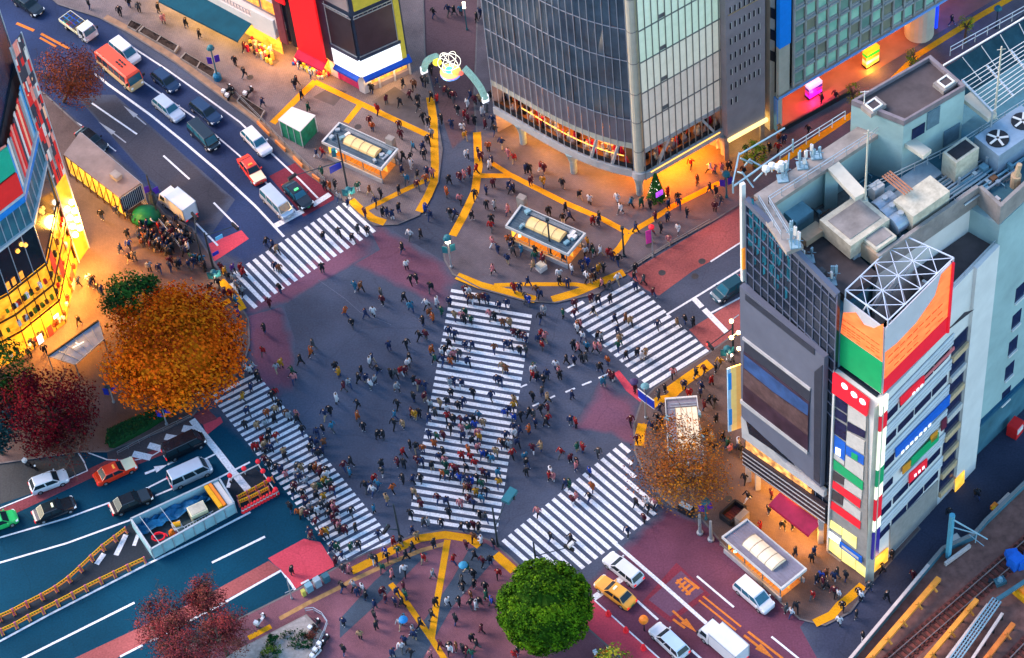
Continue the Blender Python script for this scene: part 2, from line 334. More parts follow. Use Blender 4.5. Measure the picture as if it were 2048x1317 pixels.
soft([(1362, 1142), (1408, 1184), (1341, 1234), (1297, 1200)], .0135, asphalt('mauve_square', (.13, .062, .10), .2, (A0, .1, .3)), 'road_marking', 'paler mauve square inside the maroon bus stop square', .96)
lines([([(1352, 1168), (1364, 1158)], .3), ([(1358, 1176), (1372, 1164)], .3), ([(1364, 1183), (1380, 1170)], .3), ([(1372, 1190), (1394, 1172)], .3), ([(1368, 1156), (1398, 1178)], .3), ([(1376, 1161), (1394, 1174)], .25), ([(1354, 1160), (1380, 1190)], .25)], 'road_marking', 'orange painted characters inside the maroon bus stop square', mOrange)
# ---------------------------------------------------------------- crosswalks
def crosswalk(L0, L1, R0, R1, n, label, clip={}, w=.52):
    b = MB(mWhite); l0, l1, r0, r1 = [xy(G(*p)) for p in (L0, L1, R0, R1)]
    for i in range(n):
        t0 = i / (n - 1 + w); t1 = t0 + w / (n - 1 + w)
        a, a2, c, c2 = l0.lerp(l1, t0), l0.lerp(l1, t1), r0.lerp(r1, t0), r0.lerp(r1, t1)
        f0, f1 = clip.get(i, (0, 1))
        b.face([at(a.lerp(c, f0), .0275), at(a.lerp(c, f1), .0275), at(a2.lerp(c2, f1), .0275), at(a2.lerp(c2, f0), .0275)])
    return wear1(struct(b, 'crosswalk', label), .62)
crosswalk((465.5, 546), (690.5, 404), (523, 606), (752, 463), 18, 'upper left zebra crosswalk below the waiting silver van')
crosswalk((902.6, 578.5), (817, 1040), (1068, 606), (994, 1068), 36, 'broad middle zebra crosswalk packed with people', {0: (0, .34), 1: (0, .72), 2: (0, 1)})
crosswalk((421, 793), (690, 1134), (513, 746), (787, 1082), 35, 'lower left zebra crosswalk running down from the ginkgo')
crosswalk((1129, 621), (1300, 777), (1255, 553), (1418, 703), 16, 'right hand zebra crosswalk beside the red bus lane', {0: (0, .28)})
crosswalk((1003, 1083), (1243, 886), (1110.8, 1179), (1365, 990), 20, 'lower right zebra crosswalk above the round tree', {0: (0, .5), 1: (0, .62), 2: (0, .75), 3: (0, .9), 16: (0, .92), 17: (0, .46), 18: (0, .30), 19: (0, .16)})
lines([([(462, 567), (482, 600)], .5), ([(488, 592), (512, 616)], .5)], 'road_marking', 'two short white stubs beside the upper left crosswalk')
# ---------------------------------------------------------------- pavements
PAV = {}
def pavement(key, poly, mat, label, ext=None):
    PAV[key] = poly; b = MB(mat); w = GP(poly)
    # kerb stones all round, the paving as the top
    n = len(w); c = sum(w, V((0, 0, 0))) / n
    b.face([at(p, .12) for p in w], mat)
    for i in range(n):
        a, d = w[i], w[(i + 1) % n]; b.face([at(a, 0), at(d, 0), at(d, .12), at(a, .12)], mKerb)
    o = struct(b, 'pavement', label)
    k = MB(mKerb); k.strip(w, .2, .128); struct(k, 'kerb', 'pale kerb stones edging ' + label)
    return o
pavement('N', [(60, -40), (117, 10), (200, 37), (257, 67), (347, 124), (431, 187), (512, 247), (567, 303), (617, 350), (647, 372), (672, 392), (702, 412), (724, 436), (750, 452), (795, 450), (838, 432), (876, 366), (884, 300), (866, 190), (850, 120), (845, -60), (400, -160)], mPaveN, 'the shopping pavement below the red sign')
pavement('Q', [(1254, 546), (1314, 504), (1430, 441), (1480, 410), (1620, 325), (1790, 215), (2140, -40), (2100, -140), (1500, -140), (960, -140), (952, 120), (948, 200), (954, 265), (958, 340), (926, 434), (900, 472), (886, 495), (890, 522), (906, 550), (960, 578), (1050, 603), (1110, 607), (1200, 587)], mPaveQ, 'the plaza below the curved glass tower')
pavement('E', [(1490, 655), (1420, 706), (1310, 777), (1283, 805), (1268, 850), (1270, 905), (1295, 965), (1345, 1015), (1400, 1035), (1450, 1095), (1560, 1205), (1600, 1240), (1650, 1252), (1700, 1226), (1745, 1165), (1840, 1060), (1700, 900), (1560, 650)], mPaveE, 'the island pavement below the dark glass building')
pavement('P', [(250, 1360), (325, 1318), (400, 1281), (485, 1236), (595, 1181), (671, 1138), (740, 1104), (830, 1072), (890, 1061), (940, 1067), (985, 1085), (1020, 1115), (1100, 1190), (1180, 1262), (1245, 1320), (1290, 1380), (700, 1500)], mPaveP, 'the mauve tiled station plaza at the bottom')
pavement('W', [(-120, 70), (30, 150), (90, 190), (150, 245), (240, 330), (285, 375), (330, 430), (385, 458), (412, 500), (440, 545), (470, 590), (497, 640), (499, 690), (484, 740), (455, 765), (418, 792), (384, 835), (330, 862), (215, 905), (160, 905), (0, 928), (-200, 960)], mPaveE, 'the wide pavement below the lit department store')
for pts, lab in (([(680, 1240), (680, 1278), (765, 1200), (856, 1108), (822, 1100), (748, 1165)], 'upper'), ([(765, 1330), (840, 1330), (905, 1215), (1002, 1108), (972, 1088), (938, 1100), (905, 1160), (850, 1240)], 'lower')):
    b = MB(mPaveB); b.face([at(p, .124) for p in GP(pts)]); struct(b, 'path', 'blue grey tile band crossing the station plaza, the %s of two' % lab)
b = MB(mPaveP); b.face([at(p, .122) for p in GP([(390, 1284), (485, 1240), (640, 1158), (690, 1180), (520, 1300), (400, 1330)])]); struct(b, 'path', 'mauve tiled strip along the teal road')
def tactile(segs, label):
    b = MB(mYel)
    for pts, w in segs: b.strip(GP(pts, .12), w, .131)
    return struct(b, 'pavement_marking', label)
tactile([([(545, 247), (600, 192), (631, 163)], .85), ([(629, 164), (726, 210), (849, 268), (862, 272)], .75), ([(719, 212), (692, 246)], .75), ([(860, 195), (867, 240), (870, 327), (868, 364), (856, 392), (838, 424)], .95), ([(733, 419), (800, 385), (858, 358)], .65), ([(702, 401), (722, 420), (746, 438), (770, 446)], .95)], 'yellow tactile lines over the shopping pavement')
tactile([([(954, 265), (957, 334), (950, 384), (926, 434), (905, 472)], .95), ([(958, 352), (1024, 352), (1067, 374), (1130, 406), (1204, 438), (1256, 466)], .7), ([(976, 322), (1030, 356)], .6), ([(1258, 467), (1304, 440), (1345, 413), (1440, 366)], .7), ([(1257, 468), (1240, 495), (1226, 510)], .75), ([(1248, 545), (1201, 565), (1157, 584), (1104, 600)], 1.0), ([(1071, 600), (1020, 586), (960, 571), (914, 552)], 1.0), ([(1178, 574), (1150, 569), (1044, 569), (988, 571)], .55), ([(1540, 340), (1600, 300), (1660, 260), (1740, 205), (1836, 110), (1960, 32), (2030, -8)], .8)], 'yellow tactile lines over the plaza below the glass tower')
tactile([([(1421, 727), (1380, 754), (1338, 784)], 1.3), ([(1366, 770), (1338, 796), (1318, 800), (1302, 812)], 1.0), ([(1285, 848), (1280, 868), (1279, 892)], 1.0), ([(1726, 1171), (1700, 1195), (1680, 1211), (1663, 1231), (1629, 1247)], .95)], 'yellow tactile lines over the island pavement')
tactile([([(703, 1143), (741, 1124), (785, 1101), (840, 1077), (890, 1070), (941, 1078), (960, 1092)], .95), ([(991, 1109), (1028, 1142)], 1.0), ([(497, 1277), (542, 1253)], .6), ([(895, 1080), (882, 1158), (873, 1208), (863, 1278)], .7), ([(781, 1168), (815, 1208), (863, 1278), (890, 1320)], .6)], 'bright yellow tactile lines over the station plaza')
mTan = M('worn_tactile_tan', (.36, .19, .07), .7, var=.3, scale=2)
b = MB(mTan)
for pts, w in [([(559, 1238), (614, 1208), (680, 1175), (703, 1162), (785, 1124), (844, 1101), (890, 1088)], .5)]: b.strip(GP(pts, .12), w, .129)
struct(b, 'pavement_marking', 'worn tan tactile line along the station plaza edge')
tactile([([(441, 562), (467, 588), (486, 620)], .9), ([(417, 625), (460, 601)], .7)], 'yellow tactile lines at the ginkgo corner')
b = MB(M('tan_kerb_strip', (.27, .16, .10), .85, var=.25, scale=1)); b.strip(GP([(210, 34), (262, 62), (352, 119), (436, 181), (517, 242), (572, 297), (622, 344)], .12), .9, .124); struct(b, 'path', 'tan strip along the kerb of the long planters')
# repaired squares and manholes in the pavements
mDarkPave = M('darker_paving', (.085, .070, .072), .7, var=.2, scale=.8)
for poly, lab in (([(657, 178), (694, 184), (668, 214), (626, 196)], 'dark slab beside the yellow line below the red sign'), ([(522, 120), (540, 110), (560, 124), (545, 135)], 'small dark slab before the lit fruit shop'), ([(745, 205), (790, 175), (850, 215), (850, 262), (770, 226)], 'darker slab area below the blue awning')):
    b = MB(mDarkPave); b.face([at(p, .1215) for p in GP(poly)]); struct(b, 'pavement_patch', lab)
mIron = M('manhole_iron', (.05, .05, .055), .5, .3, var=.2)
def manhole(x, y, z, label, r=.42):
    b = MB(mIron); c = G(x, y, z); b.lathe(at(c, z), [(r, .001), (r, .006), (r * .9, .008)], 14)
    o = b.build('manhole_cover', org=c); tag(o, label, 'manhole cover', 'manhole covers set into the ground')
for x, y, z, l in ((1390, 553, .003, 'iron manhole cover in the blue lane right of the plaza'), (1404, 523, .006, 'iron manhole cover at the edge of the worn red bus lane'), (1324, 546, .006, 'small iron manhole cover low in the worn red bus lane'), (716, 254, .122, 'iron manhole cover above the upper left subway roof'), (1298, 491, .122, 'iron manhole cover beside the pink banner pole'), (500, 155, .122, 'iron manhole cover on pavement beside the long planters'), (960, 700, .0105, 'iron manhole cover in the middle zebra crosswalk'), (1457, 998, .122, 'iron manhole cover near the maroon street cabinet')):
    manhole(x, y, z, l)
# ---------------------------------------------------------------- building helpers
def outn(a, b):
    d = xy(b) - xy(a); n = V((-d.y, d.x, 0)).normalized()
    return n if n.dot(xy(CAMP) - xy(a)) > 0 else -n
def slab(mb, a, b, z0, z1, mat, off=0.0, th=.08, z0b=None, z1b=None):
    """upright plate on the line a-b, its outer face off+th in front of it"""
    n = outn(a, b); i, o = n * off, n * (off + th)
    z0b = z0 if z0b is None else z0b; z1b = z1 if z1b is None else z1b
    return mb.hexa([at(a + i, z0), at(b + i, z0b), at(b + o, z0b), at(a + o, z0)], [at(a + i, z1), at(b + i, z1b), at(b + o, z1b), at(a + o, z1)], mat)
def on(a, b, t): return xy(a).lerp(xy(b), t)
def arealight(name, loc, size, col, power, sizey=None, rot=(0, 0, 0)):
    l = bpy.data.lights.new(name, 'AREA'); l.shape = 'RECTANGLE'; l.size = size; l.size_y = sizey or size; l.color = col; l.energy = power
    o = bpy.data.objects.new(name, l); COL.objects.link(o); o.location = loc; o.rotation_euler = rot; return o
def bulb(name, loc, col, power, r=.15):
    l = bpy.data.lights.new(name, 'POINT'); l.color = col; l.energy = power; l.shadow_soft_size = r
    o = bpy.data.objects.new(name, l); COL.objects.link(o); o.location = loc; return o
ORA, WARM, YELW = (1, .42, .06), (1, .58, .22), (1, .60, .12)
def text(body, origin, right, up, size, mat, parent, name='lettering', depth=.02):
    """raised letters on a wall: origin is the lower left corner"""
    cu = bpy.data.curves.new('txt', 'FONT'); cu.body = body; cu.size = 1; cu.extrude = depth / size
    o = bpy.data.objects.new('txt', cu); COL.objects.link(o)
    dg = bpy.context.evaluated_depsgraph_get(); me = bpy.data.meshes.new_from_object(o.evaluated_get(dg)); bpy.data.objects.remove(o)
    me.name = name; n = right.cross(up)
    org = ORG.get(parent.name, V((0, 0, 0))) if parent else V(origin)
    for v in me.vertices:
        p = V(origin) + right * (v.co.x * size) + up * (v.co.y * size) + n * (v.co.z * size + depth); v.co = p - org
    me.materials.clear(); me.materials.append(mat)
    ob = bpy.data.objects.new(name, me); COL.objects.link(ob)
    if parent: ob.parent = parent
    else: ob.location = org
    ORG[ob.name] = org; return ob
mGlassD = M('dark_blue_glass', (.044, .072, .104), .16, var=.45, scale=.4, spec=.7)
mGlassK = M('black_glass', (.010, .016, .026), .10, var=.3, scale=.5, spec=.6)
mGlassT = M('teal_glass', (.03, .16, .20), .12, var=.4, scale=.6, spec=.7)
mMull = M('pale_mullion', (.42, .45, .52), .4, .4, var=.1)
mMullD = M('grey_mullion', (.20, .20, .20), .5, .3, var=.1)
mPanelG = M('pale_panel', (.40, .385, .37), .35, var=.10, scale=.5, spec=.4)
mCream = M('cream_concrete', (.46, .42, .34), .7, var=.14, scale=.5)
mLouv = M('lilac_louvre', (.13, .115, .14), .45, var=.2, scale=.6)
mSlabW = M('pale_slab', (.38, .37, .37), .6, var=.15, scale=.8)
mGreyW = M('grey_cladding', (.26, .215, .225), .6, var=.14, scale=.4)
mConc = M('weathered_concrete', (.235, .205, .185), .85, var=.3, scale=.6, bump=.2)
mConcT = M('tan_render', (.34, .245, .165), .85, var=.28, scale=.5)
mDeck = M('brown_roof_deck', (.072, .056, .056), .85, var=.3, scale=.4)
mWhiteW = M('white_render', (.61, .58, .545), .75, var=.10, scale=.25)
mTealW = M('pale_teal_tone', (.28, .385, .375), .75, var=.16, scale=.25)
mTealD = M('deep_teal_wall', (.045, .13, .17), .8, var=.3, scale=.4)
mBlack = M('matt_black', (.014, .015, .020), .6, var=.3)
mNavy = M('navy_glass', (.006, .018, .05), .25, var=.5, scale=.25)
mSteel = M('galvanised_steel', (.42, .47, .50), .45, .6, var=.15, scale=2)
mSteelB = M('pale_blue_steel', (.24, .36, .42), .5, .3, var=.15, scale=2)
mRedP_ = M('red_sign_face', (.72, .012, .02), .5, var=.06, emit=.55, ecol=(1, .012, .012))
mRedS = M('red_cloth', (.50, .012, .045), .8, var=.2, scale=1)
mBlueS = M('blue_awning_cloth', (.008, .07, .40), .6, var=.15)
mTealA = M('teal_awning_sheet', (.002, .060, .095), .9, var=.2, scale=.5)
mGreen = M('green_board', (.005, .30, .10), .5, var=.12, scale=.4, emit=.12)
mWhiteL = M('white_lightbox', (.9, .9, .95), .5, var=.03, emit=1.15, ecol=(.86, .93, 1))
gShop = glow('warm_shop_light', (.45, .08, .005), (1, .40, .05), 1.6, 1.3, .3, .7)
gShopY = glow('yellow_shop_light', (.75, .27, .01), (1, .58, .07), 1.35, .9, .3, .7)
gShelf = glow('stocked_shelves', (.08, .02, .008), (1, .46, .07), 1.25, 2.2, .38, .56)
gFruit = glow('bright_goods', (.8, .05, .005), (1, .42, .05), 1.5, 2.5, .35, .6)
gCafe = glow('cafe_interior', (.05, .02, .015), (1, .40, .10), 2.2, 1.4, .40, .66)
gBlue = glow('blue_interior', (.004, .025, .055), (.02, .13, .20), .5, .9)
# ---------------------------------------------------------------- curved glass tower on the plaza
Z8 = 8.15
tower = thing('glass_tower', 'curved dark glass tower with pale grid and lit cafe level above the plaza', 'building', G(1284, 400))
cur = [xy(G(x, y, Z8)) for x, y in ((984, 171.5), (1000, 180), (1019, 191), (1051, 209.5), (1086, 230), (1121, 249), (1156, 265), (1191, 279), (1229, 290.5), (1266, 298.5))]
def resample(pts, n):
    L = [0]
    for i in range(1, len(pts)): L.append(L[-1] + (pts[i] - pts[i - 1]).length)
    out = []
    for k in range(n + 1):
        s = L[-1] * k / n; i = 1
        while i < len(pts) - 1 and L[i] < s: i += 1
        t = (s - L[i - 1]) / (L[i] - L[i - 1]); out.append(pts[i - 1].lerp(pts[i], t))
    return out
cur = resample(cur, 22)
qc = xy(G(1277, 298, Z8)); qR0 = xy(G(1288, 303.5, Z8)); qR1 = xy(G(1452, 209.5, Z8))
right = [qR0.lerp(qR1, i / 13) for i in range(14)]
back = qR1 + (cur[0] - qR0) * .9; inner = cur[0] + (qR1 - qR0)
ZS = [12.96, 17.57, 22.4, 27.25, 32.1, 36.9, 41.7]
rj = random.Random(3)
def facade(pts, z0, z1, mat, jit=.05):
    b = MB(mat)
    for i in range(len(pts) - 1):
        n = outn(pts[i], pts[i + 1]); j = [n * rj.uniform(-jit, jit) for _ in range(4)]
        b.face([at(pts[i] + j[0], z0), at(pts[i + 1] + j[1], z0), at(pts[i + 1] + j[2], z1), at(pts[i] + j[3], z1)])
    return b
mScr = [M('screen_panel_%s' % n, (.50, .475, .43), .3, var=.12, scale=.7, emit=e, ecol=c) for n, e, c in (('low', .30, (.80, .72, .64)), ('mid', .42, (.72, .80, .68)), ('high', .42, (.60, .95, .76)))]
for k in range(len(ZS)):
    z0 = Z8 + .9 if k == 0 else ZS[k - 1]; z1 = ZS[k]
    facade(cur, z0, z1, mLouv if k == 0 else mGlassD, .03 if k == 0 else .06).build('curtain_wall', tower)
    facade(right, Z8 + .35 if k == 0 else z0, z1, mScr[0 if k < 2 else 1 if k < 3 else 2], .01).build('screen_panel', tower)
b = MB(mMull)
for i, p in enumerate(cur):
    a = cur[min(i, len(cur) - 2)]; n = outn(a, cur[min(i, len(cur) - 2) + 1]); q = p + n * .12
    b.box(at(q, 3.4), .055, .09, ZS[-1] - 3.4, math.atan2(n.y, n.x) + math.pi / 2)
for z in ZS:
    for i in range(len(cur) - 1):
        n = outn(cur[i], cur[i + 1]) * .1; b.bar(at(cur[i] + n, z), at(cur[i + 1] + n, z), .07, .08)
b.build('mullion_grid', tower)
b = MB(mMullD); n = outn(qR0, qR1)
for i, p in enumerate(right):
    q = p + n * .1; b.box(at(q, 3.4), .07, .14, ZS[-1] - 3.4, math.atan2(n.y, n.x) + math.pi / 2)
for z in ZS: b.bar(at(qR0 + n * .08, z), at(qR1 + n * .08, z), .08, .14)
for z in ZS[:4]: slab(b, on(qR0, qR1, .23), on(qR0, qR1, .31), z + .12, z + .75, mMullD, .0, .02)
b.build('panel_grid', tower)
b = MB(mCream); b.tube(at(qc, 3.6), at(qc, ZS[-1]), .62, .62, 16)
for z in [Z8] + ZS: b.tube(at(qc, z - .05), at(qc, z + .05), .65, .65, 16, mMullD)
b.build('corner_column', tower)
b = MB(mCream)
for i in range(len(cur) - 1): slab(b, cur[i], cur[i + 1], Z8, Z8 + .9, mCream, -.05, .05)
for i in range(len(right) - 1): slab(b, right[i], right[i + 1], Z8 - .25, Z8 + .35, mSlabW, 0, .1)
b.split('cream_band', tower)
# lit cafe level
ins = [p + (inner - p).normalized() * 3.2 for p in cur]; insR = [p + (inner - p).normalized() * 3.0 for p in right]
b = MB(gCafe)
for P_ in (ins, insR):
    for i in range(len(P_) - 1): b.face([at(P_[i], 4.8), at(P_[i + 1], 4.8), at(P_[i + 1], Z8), at(P_[i], Z8)])
b.build('cafe_back_wall', tower)
mWood = M('cafe_floor', (.30, .13, .05), .5, var=.3, scale=1)
b = MB(mWood)
for P_, Q_ in ((cur, ins), (right, insR)):
    for i in range(len(P_) - 1): b.face([at(P_[i], 4.78), at(P_[i + 1], 4.78), at(Q_[i + 1], 4.78), at(Q_[i], 4.78)])
b.build('cafe_floor', tower)
b = MB(mWood); rr = random.Random(5)
for P_, Q_ in ((cur, ins), (right, insR)):
    for i in range(len(P_) - 1):
        for k in range(3):
            c = P_[i].lerp(P_[i + 1], rr.random()).lerp(Q_[i], .15 + .6 * rr.random()); m_ = rr.choice([mWood, mBlack, mCream, mRedS, mGreyW])
            b.lathe(at(c, 4.79), [(.3, 0), (.28, .5), (.16, .75), (.14, 1.15)], 6, m_)
b.split('cafe_table', tower)
b = MB(mSlabW)
for P_ in (cur, right):
    for i in range(len(P_) - 1): slab(b, P_[i], P_[i + 1], 3.65, 4.76, mSlabW, -.3, .6)
    for i in range(len(P_) - 1): slab(b, P_[i], P_[i + 1], 4.76, 5.5, mBlack, -.1, .06)
b.tube(at(qc, 3.65), at(qc, 4.76), .9, .9, 16, mSlabW)
b.build('floor_slab', tower)
mLedW = M('warm_strip_light', (1, .5, .12), .5, var=0, emit=2.2, ecol=(1, .42, .08))
b = MB(mLedW); n = outn(qR0, qR1)
b.bar(at(on(qR0, qR1, .05) + n * .34, 4.55), at(on(qR0, qR1, .9) + n * .34, 4.55), .1, .1)
for i in range(4, 21): b.bar(at(cur[i].lerp(ins[i], .25), 5.9), at(cur[i + 1].lerp(ins[i + 1], .25), 5.9), .1, .08)
b.build('strip_light', tower)
b = MB(mSlabW)
for i, s in ((16, 1), (19, 1)): b.bar(at(cur[i], 4.8), at(cur[i + s], Z8), .3, .3)
b.bar(at(right[2], 4.8), at(right[4], Z8), .3, .3); b.bar(at(right[9], Z8), at(right[11], 4.8), .3, .3)
b.split('brace', tower)
# ground floor: recessed shop fronts and pillars
b = MB(gCafe); g_in = [p.lerp(q, 1.15) for p, q in zip(cur, ins)]
for i in range(len(g_in) - 1): b.face([at(g_in[i], .12), at(g_in[i + 1], .12), at(g_in[i + 1], 3.7), at(g_in[i], 3.7)], gShop if i < 12 else gCafe)
b.build('shop_front', tower)
b = MB(mSlabW)
b.face([at(p, 3.66) for p in cur] + [at(p, 3.66) for p in right] + [at(back, 3.66), at(inner, 3.66)]); b.build('soffit', tower)
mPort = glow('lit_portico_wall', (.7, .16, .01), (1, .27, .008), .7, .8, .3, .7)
rin = [qR0.lerp(inner, .78), qR1.lerp(back, .15) + (inner - qR1) * .62]
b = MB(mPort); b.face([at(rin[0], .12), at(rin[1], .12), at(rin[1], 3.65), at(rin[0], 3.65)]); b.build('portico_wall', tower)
mV = M('pale_teal_steel', (.30, .40, .42), .5, .3, var=.15)
for c, w in ((qc.lerp(inner, .02), 1), (qR1.lerp(qR0, .03), 1), (cur[13].lerp(inner, .04), 1), (cur[4].lerp(inner, .05), 1)):
    b = MB(mV); b.lathe(at(c, .12), [(.42, 0), (.42, 1.6), (.62, 2.6), (.95, 3.5), (1.0, 3.66)], 10); b.split('pillar', tower)
rf = MB(mConc); rf.face([at(p, ZS[-1]) for p in cur] + [at(p, ZS[-1]) for p in right] + [at(back, ZS[-1]), at(inner, ZS[-1])]); rf.build('roof', tower)
b = MB(mGreyW); b.face([at(qR1, 0), at(back, 0), at(back, ZS[-1]), at(qR1, ZS[-1])]); b.face([at(cur[0], 0), at(inner, 0), at(inner, ZS[-1]), at(cur[0], ZS[-1])]); b.face([at(inner, 0), at(back, 0), at(back, ZS[-1]), at(inner, ZS[-1])]); b.build('rear_wall', tower)
pc = (qR0 + qR1) / 2; arealight('portico_lamp', at(pc.lerp(inner, .12), 3.5), 6.5, (1, .24, .005), 4600 * LP, 4.0, (0, 0, math.atan2((qR1 - qR0).y, (qR1 - qR0).x)))
for i in (3, 8, 13, 18): bulb('shop_front_lamp', at(cur[i].lerp(ins[i], .4), 3.2), ORA, 700 * LP, .3)
for i in (6, 12, 18): bulb('cafe_lamp', at(cur[i].lerp(ins[i], .5), 7.6), ORA, 260 * LP, .3)
bulb('cafe_lamp', at(right[5].lerp(insR[5], .5), 7.6), ORA, 260 * LP, .3)
# ---------------------------------------------------------------- grey tower with slit windows
ga, gb = xy(G(1455, 277.5, 3.9)), xy(G(1530, 236, 3.9))
gt = thing('grey_tower', 'plain grey clad tower with rows of narrow slit windows beside the glass tower', 'building', at(ga, 0))
gd = outn(ga, gb) * -9
b = MB(mGreyW); b.prism([ga, gb, gb + gd, ga + gd], 3.9, 46); b.build('wall', gt)
b = MB(gShop); slab(b, ga + gd * .25, gb + gd * .25, .12, 3.9, gCafe, 0, .05); b.build('shop_front', gt)
b = MB(mConc)
for t in (.0, .96): b.box(at(on(ga, gb, t) - gd * -.03, .12), .5, .5, 3.8)
b.split('pillar', gt)
b = MB(M('lit_sign_strip', (1, .75, .35), .5, var=0, emit=1.7, ecol=(1, .70, .22))); slab(b, ga, on(ga, gb, 1.04), 3.45, 3.9, None, .02, .3); b.build('sign', gt)
mSlit = M('slit_glass', (.02, .022, .03), .2, var=.2); mSlitL = M('slit_sill', (.50, .46, .42), .5, var=.2)
cnt = 0
for r in range(13):
    for c in range(7):
        t = .10 + .12 * c; p, q = on(ga, gb, t), on(ga, gb, t + .035); z = 9.2 + 2.42 * r
        if r == 0 and c > 1: continue
        b = MB(mSlit); slab(b, p, q, z, z + .9, mSlit, -.02, .05); slab(b, q, on(ga, gb, t + .05), z, z + .95, mSlitL, -.02, .10)
        b.build('window', gt); cnt += 1
b = MB(M('gold_trim', (.65, .42, .22), .35, .5, var=.1))
for r in range(6, 13): slab(b, on(ga, gb, .06), on(ga, gb, .92), 9.0 + 2.42 * r, 9.12 + 2.42 * r, None, 0, .06)
b.split('trim', gt)
arealight('entrance_lamp', at(on(ga, gb, .5) + gd * .1, 3.3), 5, YELW, 320 * LP, 1.0, (0, 0, math.atan2((gb - ga).y, (gb - ga).x)))
# ---------------------------------------------------------------- department store with staggered window grid
sa, sb = xy(G(1553, 195, 5.7)), xy(G(1868, 8, 5.7)); sd = outn(sa, sb) * -1; slen = (sb - sa).length; su = (sb - sa).normalized()
st = thing('department_store', 'tall store with pale grid of mint windows over an open lit arcade', 'building', at(sa, 0))
mGrid = M('pale_grid_concrete', (.33, .325, .31), .7, var=.15, scale=.7)
mMint = [glow('mint_window_%d' % i, c0, c1, e, .9, .35, .65) for i, (c0, c1, e) in enumerate((((.10, .33, .27), (.28, .60, .50), .42), ((.10, .14, .12), (.22, .26, .20), .35), ((.05, .13, .13), (.16, .34, .30), .35)))]
b = MB(mBlack); s2 = sb + su * 14
b.prism([sa + sd * .3, s2 + sd * .3, s2 + sd * 12, sa + sd * 12], 6.2, 45); b.build('wall', st)
b = MB(M('blue_fascia', (.18, .36, .70), .45, var=.08)); slab(b, sa, s2, 5.6, 5.95, None, .35, .15); slab(b, sa, s2, 5.95, 6.3, mConc, .1, .3); b.build('fascia', st)
b = MB(mCream); slab(b, sa, sa + su * 1.55, 5.7, 14.0, mCream, -.1, .5); b.build('corner_pier', st)
b = MB(M('blue_sign_panel', (.006, .17, .62), .4, var=.08, emit=.25)); slab(b, sa, sa + su * 1.6, 14.0, 45, None, -.1, .62, 14.0); b.build('blue_sign', st)
wr = random.Random(8); proto = None; wcount = 0
n = outn(sa, sb); cw, rh = 1.62, 2.5
for c in range(17):
    for r in range(9):
        p = sa + su * (1.95 + cw * c); z = 6.5 + rh * r + (.0 if c % 2 else .0)
        x_, y_ = PX(at(p, z))
        if y_ < -45: continue
        q = p + su * (cw - .12); b = MB(mGrid)
        slab(b, p, p + su * .22, z, z + rh - .05, mGrid, .3, .32); slab(b, p + su * .22, q, z, z + .28, mGrid, .3, .22); slab(b, p + su * .22, q, z + rh - .30, z + rh - .05, mGrid, .3, .40)
        w = b.build('window', st)
        pn = MB(mMint[wr.choices([0, 1, 2], [5, 3, 2])[0] if c else 2]); slab(pn, p + su * .24, q, z + .3, z + rh - .32, None, .28, .12); ORG[w.name] = ORG[st.name]; pn.build('pane', w); wcount += 1
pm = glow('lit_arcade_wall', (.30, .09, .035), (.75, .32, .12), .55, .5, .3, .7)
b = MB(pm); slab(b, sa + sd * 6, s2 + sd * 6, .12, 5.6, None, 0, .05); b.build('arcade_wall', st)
b = MB(M('arcade_floor', (.22, .10, .075), .45, var=.15, scale=.6)); b.face([at(sa, .14), at(s2, .14), at(s2 + sd * 6, .14), at(sa + sd * 6, .14)]); b.build('arcade_floor', st)
b = MB(mSlabW); b.face([at(sa, 5.58), at(s2, 5.58), at(s2 + sd * 6, 5.58), at(sa + sd * 6, 5.58)]); b.build('soffit', st)
b = MB(mCream); slab(b, sa, sa + su * .6, .12, 5.6, mCream, -.4, .7); slab(b, sa - su * .12, sa, .12, 5.6, M('blue_edge', (.10, .28, .62), .4, var=.1), -.4, .72); b.split('pillar', st)
cc = xy(G(1838, 66, .12)); b = MB(mCream); b.tube(at(cc, .12), at(cc, 5.6), 1.75, 1.75, 22); b.build('round_pillar', st)
b = MB(M('blue_light_panel', (.02, .08, .9), .4, var=.1, emit=.8, ecol=(.01, .05, 1))); p = cc + su * 1.9; slab(b, p, p + su * .3, .12, 5.7, None, .2, .6); slab(b, p + su * .4, p + su * 4.5, 3.2, 4.6, None, -2, .2); b.build('blue_lit_panel', st)
for x, y, col, pw in ((1600, 215, (1, .22, .08), 900), (1700, 150, (1, .34, .10), 800), (1800, 85, (1, .34, .10), 800), (1890, 40, (.15, .15, 1), 700)):
    g = G(x, y); bulb('arcade_lamp', at(xy(g) + sd * 2, 5.0), col, pw * LP, .4)
# lit display boxes in the arcade
def lightbox(x, y, w, h, cols, label, em=1.6):
    c = xy(G(x, y, .14)); t = thing('display_box', label, 'lit display', at(c, .14))
    b = MB(mBlack); k = len(cols)
    b.box(at(c, .14), w + .1, .9, .25, math.atan2(su.y, su.x)); b.build('base', t)
    for i, cl in enumerate(cols):
        m_ = M('display_light', cl, .4, var=0, emit=em); b = MB(m_); b.box(at(c, .40 + h * i / k), w, .8, h / k - .02, math.atan2(su.y, su.x)); b.build('light_band', t)
    return t
lightbox(1741, 128, 1.9, 2.5, [(1, .55, .06), (1, .62, .30), (1, .25, .01), (.02, .55, .03), (.95, .5, .02)], 'glowing display box banded green, orange and yellow under the arcade', .8)
lightbox(1627, 190, 1.9, 1.9, [(.45, .02, .75), (.9, .02, .25), (.03, .03, .22), (.75, .55, .9)], 'glowing display box banded red and violet under the arcade', .8)
bulb('red_display_lamp', at(xy(G(1625, 200)), 1.2), (1, .01, .12), 1500 * LP, .3); bulb('yellow_display_lamp', at(xy(G(1741, 142)), 1.0), (1, .45, .05), 400 * LP, .3)
